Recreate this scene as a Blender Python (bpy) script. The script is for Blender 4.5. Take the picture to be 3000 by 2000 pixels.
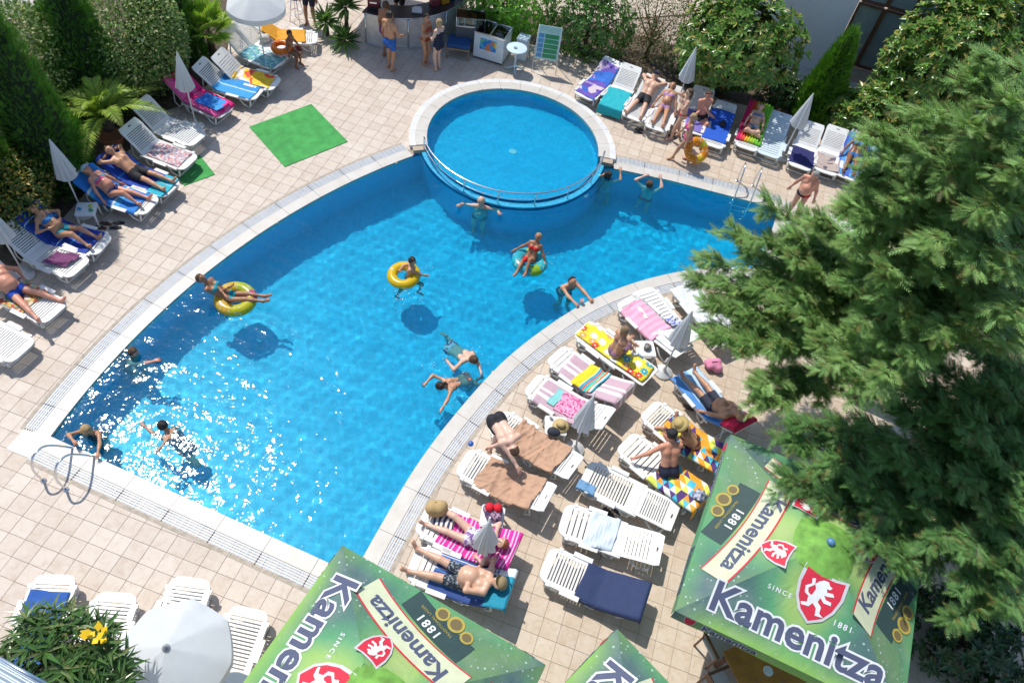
import bpy, bmesh, math, random
import numpy as np
from mathutils import Vector, Matrix
from math import sin, cos, pi, radians, sqrt, atan2, hypot
for o in list(bpy.data.objects): bpy.data.objects.remove(o)
scene = bpy.context.scene
COL = scene.collection
random.seed(7); RNG = np.random.default_rng(7)

# ---------------------------------------------------------------- camera (13.3 m up, on a hotel balcony)
FPX = 2204.31
CAM_H = 13.3
ROW = np.array([[0.9399540667708917, 0.3220175366303745, 0.11309756170389997],
                [0.3229376069564632, -0.7319009212053889, -0.6000269523545889],
                [-0.11044299151188815, 0.6005212299671084, -0.7919448200377956]])   # right, down, forward
cam_data = bpy.data.cameras.new('camera')
cam = bpy.data.objects.new('camera', cam_data); COL.objects.link(cam)
cam_data.sensor_width = 36.0; cam_data.lens = FPX * 36.0 / 3000.0
cam_data.clip_start = 0.05; cam_data.clip_end = 2000
cam.matrix_world = Matrix([[ROW[0][i], -ROW[1][i], -ROW[2][i], (0, 0, CAM_H)[i]] for i in range(3)] + [[0, 0, 0, 1]])
scene.camera = cam

# ---------------------------------------------------------------- sky, sun, exposure
SUN_AZ, SUN_EL = radians(148.5), radians(59)
world = bpy.data.worlds.new('World'); scene.world = world; world.use_nodes = True
wn = world.node_tree; wn.nodes.clear()
w_out = wn.nodes.new('ShaderNodeOutputWorld'); w_bg = wn.nodes.new('ShaderNodeBackground'); w_sky = wn.nodes.new('ShaderNodeTexSky')
w_sky.sky_type = 'NISHITA'; w_sky.sun_disc = False; w_sky.sun_elevation = SUN_EL; w_sky.sun_rotation = pi / 2 - SUN_AZ
w_sky.ozone_density = 3.0; w_sky.air_density = 1.2; w_bg.inputs['Strength'].default_value = 0.135
wn.links.new(w_sky.outputs[0], w_bg.inputs[0]); wn.links.new(w_bg.outputs[0], w_out.inputs[0])
sun_data = bpy.data.lights.new('sun', 'SUN'); sun_data.energy = 4.0; sun_data.angle = radians(0.53); sun_data.color = (1.0, 0.955, 0.88)
sun = bpy.data.objects.new('sun', sun_data); COL.objects.link(sun)
sun_dir = Vector((cos(SUN_EL) * cos(SUN_AZ), cos(SUN_EL) * sin(SUN_AZ), sin(SUN_EL)))
sun.rotation_euler = sun_dir.to_track_quat('Z', 'Y').to_euler(); sun.location = (-10, 6, 30)
scene.view_settings.view_transform = 'Standard'; scene.view_settings.look = 'None'
scene.view_settings.exposure = 0.06; scene.view_settings.gamma = 1.0; scene.view_settings.use_curve_mapping = False
scene.render.engine = 'CYCLES'
cy = scene.cycles
cy.max_bounces = 8; cy.diffuse_bounces = 3; cy.glossy_bounces = 4; cy.transmission_bounces = 6; cy.transparent_max_bounces = 16
cy.caustics_reflective = True; cy.caustics_refractive = True; cy.blur_glossy = 0.2
cy.sample_clamp_indirect = 0.0; cy.use_denoising = True; cy.use_adaptive_sampling = True; cy.adaptive_threshold = 0.02

# ---------------------------------------------------------------- helpers
def P(px, py, z=0.0):
    """The place at height z that the photograph shows at pixel (px, py)."""
    d = ROW.T @ np.array([(px - 1500) / FPX, (py - 1000) / FPX, 1.0])
    t = (z - CAM_H) / d[2]
    return Vector((d[0] * t, d[1] * t, z))
def D(px, py, z=0.0): return P(px / 0.784, py / 0.784, z)
def lerp(a, b, t): return a + (b - a) * t
def nrm(v): return v / max(1e-9, v.length)

class MB:
    """Collects vertices and faces; build() links them as one mesh object."""
    def __init__(s): s.v = []; s.f = []; s.m = []; s.uv = None
    def add(s, verts, faces, mi=0):
        n = len(s.v); s.v += [tuple(v) for v in verts]; s.f += [tuple(i + n for i in f) for f in faces]; s.m += [mi] * len(faces); return s
    def box(s, c, size, rot=None, mi=0):
        hx, hy, hz = size[0] / 2, size[1] / 2, size[2] / 2
        vs = [Vector((x, y, z)) for x in (-hx, hx) for y in (-hy, hy) for z in (-hz, hz)]
        if rot is not None: vs = [rot @ v for v in vs]
        c = Vector(c)
        return s.add([v + c for v in vs], [(0, 1, 3, 2), (4, 6, 7, 5), (0, 4, 5, 1), (2, 3, 7, 6), (0, 2, 6, 4), (1, 5, 7, 3)], mi)
    def bbox(s, c, size, b=0.01, rot=None, mi=0):
        """box with chamfered vertical edges and top"""
        hx, hy, hz = size[0] / 2, size[1] / 2, size[2] / 2
        def ring(x, y, z): return [(-x + b, -y, z), (x - b, -y, z), (x, -y + b, z), (x, y - b, z), (x - b, y, z), (-x + b, y, z), (-x, y - b, z), (-x, -y + b, z)]
        vs = ring(hx - b, hy - b, -hz) + ring(hx, hy, -hz + b) + ring(hx, hy, hz - b) + ring(hx - b, hy - b, hz)
        vs = [Vector(v) for v in vs]
        if rot is not None: vs = [rot @ v for v in vs]
        c = Vector(c); fs = [tuple(range(7, -1, -1)), tuple(range(24, 32))]
        for k in range(3):
            for i in range(8): j = (i + 1) % 8; fs.append((k * 8 + i, k * 8 + j, k * 8 + 8 + j, k * 8 + 8 + i))
        return s.add([v + c for v in vs], fs, mi)
    def tube(s, pts, r, n=8, mi=0, caps=True, closed=False):
        pts = [Vector(p) for p in pts]; N = len(pts); rs = r if isinstance(r, (list, tuple)) else [r] * N
        vs = []; up = None
        for i, p in enumerate(pts):
            a = pts[i - 1] if i > 0 else (pts[-1] if closed else p); b = pts[i + 1] if i < N - 1 else (pts[0] if closed else p)
            t = nrm(b - a)
            if up is None:
                up = Vector((0, 0, 1)) if abs(t.z) < 0.9 else Vector((1, 0, 0))
            x = nrm(t.cross(up)); up = nrm(x.cross(t))
            for k in range(n):
                w = 2 * pi * k / n; vs.append(p + (x * cos(w) + up * sin(w)) * rs[i])
        fs = []
        for i in range(N if closed else N - 1):
            j = (i + 1) % N
            for k in range(n):
                l = (k + 1) % n; fs.append((i * n + k, i * n + l, j * n + l, j * n + k))
        if caps and not closed: fs += [tuple(range(n - 1, -1, -1)), tuple((N - 1) * n + k for k in range(n))]
        return s.add(vs, fs, mi)
    def lathe(s, c, prof, n=16, mi=0, axis=None):
        c = Vector(c); vs = []; q = axis.to_track_quat('Z', 'Y') if axis is not None else None
        for (r, z) in prof:
            for k in range(n):
                v = Vector((r * cos(2 * pi * k / n), r * sin(2 * pi * k / n), z))
                vs.append(c + (q @ v if q else v))
        fs = []
        for i in range(len(prof) - 1):
            for k in range(n):
                l = (k + 1) % n; fs.append((i * n + k, i * n + l, i * n + n + l, i * n + n + k))
        fs += [tuple(range(n - 1, -1, -1)), tuple((len(prof) - 1) * n + k for k in range(n))]
        return s.add(vs, fs, mi)
    def prism(s, poly, z0, z1, mi=0):
        n = len(poly); vs = [(p[0], p[1], z0) for p in poly] + [(p[0], p[1], z1) for p in poly]
        return s.add(vs, [tuple(range(n - 1, -1, -1)), tuple(range(n, 2 * n))] + [(i, (i + 1) % n, n + (i + 1) % n, n + i) for i in range(n)], mi)
    def mesh(s, name, mats, smooth=False):
        me = bpy.data.meshes.new(name); me.from_pydata(s.v, [], s.f)
        for m in (mats if isinstance(mats, (list, tuple)) else [mats]): me.materials.append(m)
        if any(s.m): me.polygons.foreach_set('material_index', s.m)
        if smooth: me.polygons.foreach_set('use_smooth', [True] * len(me.polygons))
        me.update(); return me
    def build(s, name, mats, parent=None, smooth=False, loc=None, **props):
        return link(name, s.mesh(name, mats, smooth), parent, loc, **props)
def link(name, me, parent=None, loc=None, **props):
    o = bpy.data.objects.new(name, me); COL.objects.link(o)
    if parent is not None: o.parent = parent
    if loc is not None: o.location = loc
    for k, v in props.items(): o[k] = v
    return o
def empty(name, loc, rz=0.0, **props):
    o = bpy.data.objects.new(name, None); COL.objects.link(o); o.location = loc; o.rotation_euler = (0, 0, rz); o.empty_display_size = 0.2
    for k, v in props.items(): o[k] = v
    return o
def copy_tree(o, parent=None):
    c = o.copy(); COL.objects.link(c); c.parent = parent
    for ch in list(o.children): copy_tree(ch, c)
    return c
def np_mesh(name, v, f, mats, smooth=False):
    """mesh from numpy arrays, faces all quads or all triangles"""
    me = bpy.data.meshes.new(name); v = np.asarray(v, np.float32); f = np.asarray(f, np.int32); k = f.shape[1]
    me.vertices.add(len(v)); me.vertices.foreach_set('co', v.ravel())
    me.loops.add(f.size); me.loops.foreach_set('vertex_index', f.ravel())
    me.polygons.add(len(f)); me.polygons.foreach_set('loop_start', np.arange(0, f.size, k, dtype=np.int32)); me.polygons.foreach_set('loop_total', np.full(len(f), k, np.int32))
    me.polygons.foreach_set('use_smooth', np.full(len(f), bool(smooth)))
    for m in (mats if isinstance(mats, (list, tuple)) else [mats]): me.materials.append(m)
    me.update(calc_edges=True); return me
def vcol(me, cols, name='Col'):
    a = me.color_attributes.new(name, 'FLOAT_COLOR', 'POINT'); c = np.ones((len(me.vertices), 4), np.float32); c[:, :3] = cols
    a.data.foreach_set('color', c.ravel())

# ---------------------------------------------------------------- materials
class NT:
    def __init__(s, name):
        s.m = bpy.data.materials.new(name); s.m.use_nodes = True; s.t = s.m.node_tree; s.t.nodes.clear()
        s.out = s.n('OutputMaterial')
    def n(s, kind, **kw):
        nd = s.t.nodes.new('ShaderNode' + kind)
        for k, v in kw.items():
            if k.startswith('_'): setattr(nd, k[1:], v)
            else: s.set(nd, k, v)
        return nd
    def set(s, nd, k, v):
        sock = nd.inputs[k.replace('__', ' ')] if not k.startswith('i') or not k[1:].isdigit() else nd.inputs[int(k[1:])]
        if isinstance(v, bpy.types.NodeSocket): s.t.links.new(v, sock)
        elif isinstance(v, bpy.types.Node): s.t.links.new(v.outputs[0], sock)
        elif isinstance(v, (tuple, list)) and len(v) == 3 and sock.type == 'RGBA': sock.default_value = (*v, 1)
        else: sock.default_value = v
    def math(s, op, a, b=0.0, c=None, clamp=False):
        nd = s.n('Math', _operation=op, _use_clamp=clamp, i0=a, i1=b)
        if c is not None: s.set(nd, 'i2', c)
        return nd.outputs[0]
    def mix(s, f, a, b, blend='MIX'):
        nd = s.n('Mix', _data_type='RGBA', _blend_type=blend); s.set(nd, 'i0', f); s.set(nd, 'i6', a); s.set(nd, 'i7', b); return nd.outputs[2]
    def ramp(s, f, stops, interp='LINEAR'):
        nd = s.n('ValToRGB', Fac=f); cr = nd.color_ramp; cr.interpolation = interp
        while len(cr.elements) < len(stops): cr.elements.new(0.5)
        for e, (p, c) in zip(cr.elements, stops): e.position = p; e.color = (*c, 1) if len(c) == 3 else c
        return nd.outputs[0]
    def noise(s, scale, detail=3, vec=None, rough=0.5, dist=0.0):
        nd = s.n('TexNoise', Scale=scale, Detail=detail, Roughness=rough, Distortion=dist)
        if vec is not None: s.set(nd, 'Vector', vec)
        return nd.outputs[0]
    def vor(s, scale, vec=None, feature='F1', out=0, **kw):
        nd = s.n('TexVoronoi', _feature=feature, Scale=scale, **kw)
        if vec is not None: s.set(nd, 'Vector', vec)
        return nd.outputs[out]
    def coord(s, which='Object'): return s.n('TexCoord').outputs[which]
    def bump(s, h, strength=0.3, dist=0.01): return s.n('Bump', Height=h, Strength=strength, Distance=dist).outputs[0]
    def bsdf(s, color, rough=0.5, normal=None, **kw):
        nd = s.n('BsdfPrincipled'); s.set(nd, 'Base Color', color); s.set(nd, 'Roughness', rough)
        if normal is not None: s.set(nd, 'Normal', normal)
        for k, v in kw.items(): s.set(nd, k.replace('__', ' '), v)
        return nd
    def done(s, shader): s.t.links.new(shader.outputs[0] if isinstance(shader, bpy.types.Node) else shader, s.out.inputs[0]); return s.m
_MC = {}
def plain(name, col, rough=0.5, metal=0.0, var=0.08, scale=6.0, **kw):
    """one colour with a little grain and unevenness"""
    if name in _MC: return _MC[name]
    t = NT(name); n1 = t.noise(scale, 4, t.coord())
    c = t.mix(t.n('MapRange', i0=n1, i1=0.3, i2=0.7).outputs[0], tuple(x * (1 - var) for x in col), tuple(min(1, x * (1 + var)) for x in col))
    _MC[name] = t.done(t.bsdf(c, rough, t.bump(t.noise(scale * 12, 3, t.coord()), 0.08, 0.005), Metallic=metal, **kw)); return _MC[name]
# ---------------------------------------------------------------- pool outline (metres)
def arc(c, r, a0, a1, n): return [(c[0] + r * cos(a0 + (a1 - a0) * i / (n - 1)), c[1] + r * sin(a0 + (a1 - a0) * i / (n - 1))) for i in range(n)]
CC = (-4.06, 16.62)                 # paddling pool centre
R_IN, R_WALL = 2.41, 2.60
def smooth_line(pts, n):
    pts = [np.array(p, float) for p in pts]; pts = [2 * pts[0] - pts[1]] + pts + [2 * pts[-1] - pts[-2]]; out = []
    L = len(pts) - 3
    for k in range(n):
        u = k / (n - 1) * L; i = min(int(u), L - 1); t = u - i; a, b, c, d = pts[i:i + 4]
        out.append(tuple(0.5 * ((2 * b) + (c - a) * t + (2 * a - 5 * b + 4 * c - d) * t * t + (3 * b - a - 3 * c + d) * t ** 3)))
    return out
EDGE_RIGHT = smooth_line([(-2.74, 4.04), (-2.68, 5.1), (-2.56, 6.45), (-2.30, 7.8), (-1.85, 9.4), (-1.22, 10.8), (-0.48, 12.02), (0.5, 13.12), (1.5, 13.95), (2.3, 14.42), (3.22, 14.85)], 40)
A_L0, A_L1 = atan2(15.11 - 5.69, -6.16 - 6.91), atan2(4.38 - 5.69, -9.2 - 6.91) + 2 * pi
EDGE_LEFT = arc((6.91, 5.69), 16.16, A_L0, A_L1, 44)
a_r, a_l = atan2(16.84 - CC[1], -1.55 - CC[0]), atan2(EDGE_LEFT[0][1] - CC[1], EDGE_LEFT[0][0] - CC[0])
EDGE_WEIR = arc(CC, R_WALL, a_r, a_l, 40)
EDGE_TOP = [(3.45, 17.38), (2.1, 17.29), (0.36, 17.16), (-0.9, 16.98)]
POOL = EDGE_RIGHT[:-1] + [EDGE_RIGHT[-1]] + EDGE_TOP + EDGE_WEIR + EDGE_LEFT[1:]
PA = np.array(POOL)
def inside(pts, poly):
    pts = np.asarray(pts, float); x, y = pts[..., 0], pts[..., 1]; r = np.zeros(x.shape, bool); n = len(poly); j = n - 1
    for i in range(n):
        xi, yi = poly[i]; xj, yj = poly[j]
        c = ((yi > y) != (yj > y)) & (x < (xj - xi) * (y - yi) / (yj - yi + 1e-12) + xi); r ^= c; j = i
    return r
def dist_poly(pts, poly, closed=True):
    pts = np.asarray(pts, float); best = np.full(pts.shape[:-1], 1e9); n = len(poly)
    for i in range(n if closed else n - 1):
        a = np.array(poly[i]); b = np.array(poly[(i + 1) % n]); ab = b - a; t = np.clip(((pts - a) @ ab) / (ab @ ab), 0, 1)
        d = np.hypot(*np.moveaxis(pts - (a + t[..., None] * ab), -1, 0)); best = np.minimum(best, d)
    return best
def offset_line(pts, d, closed=False):
    """points moved d to the right of the walking direction (outwards for a counter-clockwise outline)"""
    out = []; n = len(pts)
    for i in range(n):
        a = np.array(pts[i - 1] if (i > 0 or closed) else pts[i]); b = np.array(pts[i]); c = np.array(pts[(i + 1) % n] if (i < n - 1 or closed) else pts[i])
        def nn(u): 
            l = hypot(*u); return np.array((u[1], -u[0])) / l if l > 1e-9 else None
        n1, n2 = nn(b - a), nn(c - b)
        if n1 is None: n1 = n2
        if n2 is None: n2 = n1
        m = n1 + n2; m /= hypot(*m); out.append(tuple(b + m * d / max(0.35, float(m @ n1))))
    return out
DEPTH, DEPTH_S = 1.45, 0.62
WZ = -0.014                          # water level of the big pool
WZ_S = 0.075                         # water level of the paddling pool

# mosaic tile materials
def mosaic(name, c1, c2, scale=1 / 0.025):
    t = NT(name); co = t.coord(); v = t.vor(scale * 0.6, co, out=1); n1 = t.noise(1.3, 3, co)
    sep = t.n('SeparateColor', Color=v).outputs[0]
    c = t.mix(sep, c1, c2); c = t.mix(t.n('MapRange', i0=n1, i1=0.35, i2=0.65, i3=0.0, i4=0.25).outputs[0], c, tuple(x * 0.8 for x in c1))
    return t.done(t.bsdf(c, 0.35))
M_FLOOR = mosaic('pool_floor_mosaic', (0.001, 0.44, 0.69), (0.004, 0.57, 0.84))
M_WALLT = mosaic('pool_wall_mosaic', (0.001, 0.42, 0.69), (0.004, 0.53, 0.82))
M_LINE = plain('waterline_tile', (0.01, 0.05, 0.22), 0.3)
def basin(name, poly, z_top, z_bot, mats, slope=0.0):
    n = len(poly); mb = MB()
    vs = [(x, y, z_top) for x, y in poly] + [(x, y, z_top - 0.10) for x, y in poly] + [(x, y, z_bot + slope * (13.0 - y)) for x, y in poly]
    fs = [((i + 1) % n, i, n + i, n + (i + 1) % n) for i in range(n)]; mb.add(vs, fs, 1)
    mb.f += [(n + (i + 1) % n, n + i, 2 * n + i, 2 * n + (i + 1) % n) for i in range(n)]; mb.m += [2] * n
    me = mb.mesh(name, mats)
    bm = bmesh.new(); bm.from_mesh(me); bm.verts.ensure_lookup_table(); bm.faces.new([bm.verts[2 * n + i] for i in range(n)]).material_index = 0
    bmesh.ops.triangulate(bm, faces=[f for f in bm.faces if len(f.verts) > 4]); bm.to_mesh(me); bm.free()
    return me
pool = link('pool_basin', basin('pool_basin', POOL, 0.0, -DEPTH, [M_FLOOR, M_LINE, M_WALLT], 0.042), kind='structure')
CIRC = [(CC[0] + R_IN * cos(2 * pi * i / 72), CC[1] + R_IN * sin(2 * pi * i / 72)) for i in range(72)]
pool2 = link('paddling_pool_basin', basin('paddling_pool_basin', CIRC, 0.11, WZ_S - DEPTH_S, [M_FLOOR, M_LINE, M_WALLT]), kind='structure')
# weir wall between the pools
WEIR_OUT = EDGE_WEIR
WEIR_IN = arc(CC, R_IN + 0.002, a_r, a_l, 40)
def strip(name, inner, outer, z0, z1, mat, parent=None, **props):
    """slab between two polylines"""
    n = len(inner); mb = MB(); vs = [(x, y, z) for z in (z0, z1) for L in (inner, outer) for x, y in L]; fs = []
    for i in range(n - 1):
        fs += [(2 * n + i, 3 * n + i, 3 * n + i + 1, 2 * n + i + 1), (i, i + 1, n + i + 1, n + i), (i, 2 * n + i, 2 * n + i + 1, i + 1), (n + i, n + i + 1, 3 * n + i + 1, 3 * n + i)]
    fs += [(0, n, 3 * n, 2 * n), (n - 1, 3 * n - 1, 4 * n - 1, 2 * n - 1)]
    mb.add(vs, fs); me = mb.mesh(name, mat)
    bm = bmesh.new(); bm.from_mesh(me); bmesh.ops.recalc_face_normals(bm, faces=bm.faces); bm.to_mesh(me); bm.free()
    return link(name, me, parent, **props)
weir = strip('weir_wall', WEIR_IN, offset_line(WEIR_OUT, 0.004), -DEPTH, 0.045, mosaic('weir_mosaic', (0.02, 0.32, 0.56), (0.05, 0.45, 0.66)), kind='structure')

# water
def wave(x, y, ripples, amp=1.0):
    z = np.zeros_like(x)
    r = np.random.default_rng(3)
    for k in range(26):
        lam = 0.16 * (1.16 ** k) * 0.9; a = r.uniform(0, 2 * pi); ph = r.uniform(0, 2 * pi); w = 2 * pi / lam
        st = 0.016 if lam < 2.0 else 0.006
        z += st / w * np.sin(w * (x * cos(a) + y * sin(a)) + ph + 0.8 * np.sin(1.7 * x * cos(a + 1.3) + 1.7 * y * sin(a + 1.3) + ph * 2)) * amp
    for (cx, cy, s) in ripples:
        d = np.hypot(x - cx, y - cy); z += s * 0.0035 * np.exp(-d / 0.7) * np.sin(2 * pi * d / 0.22) * np.minimum(1, d / 0.15)
    return z
def water(name, poly, z, step, grow, ripples, mat, amp):
    a = np.array(poly); x0, y0 = a.min(0) - 0.2; x1, y1 = a.max(0) + 0.2
    xs = np.arange(x0, x1, step); ys = np.arange(y0, y1, step); X, Y = np.meshgrid(xs, ys, indexing='ij'); pts = np.stack([X, Y], -1)
    cen = pts[:-1, :-1] + step / 2
    keep = inside(cen, poly) | (dist_poly(cen, poly) < grow)
    idx = np.arange(X.size).reshape(X.shape); q = np.stack([idx[:-1, :-1], idx[1:, :-1], idx[1:, 1:], idx[:-1, 1:]], -1)[keep]
    used = np.unique(q); remap = np.full(X.size, -1); remap[used] = np.arange(len(used))
    Z = wave(X, Y, ripples, amp); V = np.stack([X.ravel(), Y.ravel(), Z.ravel()], 1)[used]
    return link(name, np_mesh(name, V, remap[q], mat, True), loc=(0, 0, z), kind='structure')
RIPPLES = []
# ---------------------------------------------------------------- people: one implicit surface per body
def surface_nets(F, origin, h):
    """quads of the zero level of the grid F (negative inside)"""
    S = F < 0; nx, ny, nz = F.shape
    cnt = np.zeros((nx - 1, ny - 1, nz - 1), np.int8)
    for i in (0, 1):
        for j in (0, 1):
            for k in (0, 1): cnt += S[i:nx - 1 + i, j:ny - 1 + j, k:nz - 1 + k]
    act = (cnt > 0) & (cnt < 8); ids = np.full(act.shape, -1, np.int32); cells = np.argwhere(act); ids[act] = np.arange(len(cells))
    acc = np.zeros((len(cells), 3)); num = np.zeros(len(cells)); c = cells
    cor = [(0, 0, 0), (1, 0, 0), (0, 1, 0), (1, 1, 0), (0, 0, 1), (1, 0, 1), (0, 1, 1), (1, 1, 1)]
    for a, b in ((0, 1), (2, 3), (4, 5), (6, 7), (0, 2), (1, 3), (4, 6), (5, 7), (0, 4), (1, 5), (2, 6), (3, 7)):
        A, B = np.array(cor[a]), np.array(cor[b]); fa = F[tuple((c + A).T)]; fb = F[tuple((c + B).T)]
        m = (fa < 0) != (fb < 0); t = np.where(m, fa / np.where(m, fa - fb, 1), 0)
        acc += np.where(m[:, None], A + (B - A) * t[:, None], 0); num += m
    V = (c + acc / num[:, None]) * h + origin; Q = []
    for ax in range(3):
        o1, o2 = [a for a in range(3) if a != ax]
        sl0 = [slice(None)] * 3; sl1 = [slice(None)] * 3; sl0[ax] = slice(0, -1); sl1[ax] = slice(1, None)
        s0, s1 = S[tuple(sl0)], S[tuple(sl1)]; e = np.argwhere(s0 != s1)
        e = e[(e[:, o1] > 0) & (e[:, o2] > 0) & (e[:, o1] < F.shape[o1] - 1) & (e[:, o2] < F.shape[o2] - 1)]
        u = np.zeros(3, int); w = np.zeros(3, int); u[o1] = 1; w[o2] = 1
        q = np.stack([ids[tuple((e - u - w).T)], ids[tuple((e - w).T)], ids[tuple(e.T)], ids[tuple((e - u).T)]], 1)
        flip = s0[tuple(e.T)] ^ (ax == 1); q[~flip] = q[~flip][:, ::-1]; Q.append(q)
    Q = np.concatenate(Q); return V, Q[(Q >= 0).all(1)]
def cap_dist(p, a, b, ra, rb):
    ab = b - a; t = np.clip(((p - a) @ ab) / max(1e-9, ab @ ab), 0, 1); return np.linalg.norm(p - a - t[..., None] * ab, axis=-1) - (ra + (rb - ra) * t), t
def sdf_mesh(caps, h=0.016, k=0.012, cut=None):
    """caps: (a, b, ra, rb); smooth union"""
    A = np.array([c[0] for c in caps]); B = np.array([c[1] for c in caps]); R = np.array([max(c[2], c[3]) for c in caps])
    lo = np.minimum(A, B).min(0) - R.max() - 3 * h; hi = np.maximum(A, B).max(0) + R.max() + 3 * h
    n = np.ceil((hi - lo) / h).astype(int) + 1; S = np.zeros(n)
    ax = [lo[i] + np.arange(n[i]) * h for i in range(3)]
    for a, b, ra, rb in caps:
        m = max(ra, rb) + 0.06; i0 = np.maximum(0, ((np.minimum(a, b) - m - lo) / h).astype(int)); i1 = np.minimum(n, ((np.maximum(a, b) + m - lo) / h).astype(int) + 2)
        g = np.stack(np.meshgrid(*[ax[i][i0[i]:i1[i]] for i in range(3)], indexing='ij'), -1)
        d, _ = cap_dist(g, a, b, ra, rb); S[i0[0]:i1[0], i0[1]:i1[1], i0[2]:i1[2]] += np.exp(-np.clip(d / k, -40, 40))
    F = -k * np.log(np.maximum(S, 1e-9))
    if cut is not None:
        g = np.stack(np.meshgrid(*ax, indexing='ij'), -1); F = np.maximum(F, cut(g))
    return surface_nets(F, lo, h)
def vert_normals(V, Q):
    n = np.cross(V[Q[:, 2]] - V[Q[:, 0]], V[Q[:, 3]] - V[Q[:, 1]]); N = np.zeros_like(V)
    for i in range(4): np.add.at(N, Q[:, i], n)
    return N / np.maximum(1e-9, np.linalg.norm(N, axis=1))[:, None]
def unit(v): v = np.asarray(v, float); return v / max(1e-9, np.linalg.norm(v))
def ik(a, tgt, l1, l2, pole):
    a = np.asarray(a, float); tgt = np.asarray(tgt, float); d = tgt - a; L = np.linalg.norm(d)
    if L > (l1 + l2) * 0.995: d *= (l1 + l2) * 0.995 / L; L = np.linalg.norm(d)
    if L < abs(l1 - l2) + 0.05: d *= (abs(l1 - l2) + 0.05) / max(1e-6, L); L = np.linalg.norm(d)
    u = d / L; x = (l1 * l1 - l2 * l2 + L * L) / (2 * L); y = sqrt(max(0, l1 * l1 - x * x)); p = np.asarray(pole, float); p = p - u * (p @ u)
    if np.linalg.norm(p) < 1e-5: p = np.array((0, 0, 1.0)) - u * u[2]
    return a + u * x + unit(p) * y, a + d

t = NT('skin'); vc = t.n('VertexColor', _layer_name='Col').outputs[0]
nz_ = t.noise(9, 4, t.coord()); cl = t.mix(t.n('MapRange', i0=nz_, i1=0.3, i2=0.7, i3=0.0, i4=0.18).outputs[0], vc, (0.75, 0.72, 0.70), 'MULTIPLY')
M_SKIN = t.done(t.bsdf(cl, 0.42, t.bump(t.noise(120, 2, t.coord()), 0.05, 0.003), Subsurface__Weight=0.08, Subsurface__Radius=(0.02, 0.008, 0.004)))
def hair_mat(name, c):
    if name in _MC: return _MC[name]
    t = NT(name); w = t.n('TexWave', Scale=30.0, Distortion=6.0, Detail=2.0, Vector=t.coord()); 
    _MC[name] = t.done(t.bsdf(t.mix(w.outputs[1], tuple(x * 0.55 for x in c), tuple(min(1, x * 1.35) for x in c)), 0.45, t.bump(w.outputs[1], 0.5, 0.01))); return _MC[name]
HAIR = {'dark': (0.03, 0.018, 0.012), 'brown': (0.10, 0.05, 0.025), 'blond': (0.48, 0.32, 0.14), 'red': (0.30, 0.075, 0.02), 'grey': (0.30, 0.28, 0.26), 'light': (0.26, 0.17, 0.09)}
SKIN = {'pale': (0.72, 0.46, 0.35), 'fair': (0.66, 0.40, 0.28), 'tan': (0.52, 0.27, 0.155), 'brown': (0.36, 0.165, 0.085), 'red': (0.66, 0.30, 0.20), 'dark': (0.25, 0.105, 0.05)}
def fabric(name, build):
    if name in _MC: return _MC[name]
    t = NT(name); _MC[name] = t.done(t.bsdf(build(t), 0.8, t.bump(t.noise(60, 3, t.coord()), 0.25, 0.006))); return _MC[name]
def solid_fabric(name, c): return fabric(name, lambda t: t.mix(t.noise(14, 3, t.coord()), tuple(x * 0.75 for x in c), tuple(min(1, x * 1.15) for x in c)))
PEOPLE = []
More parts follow.
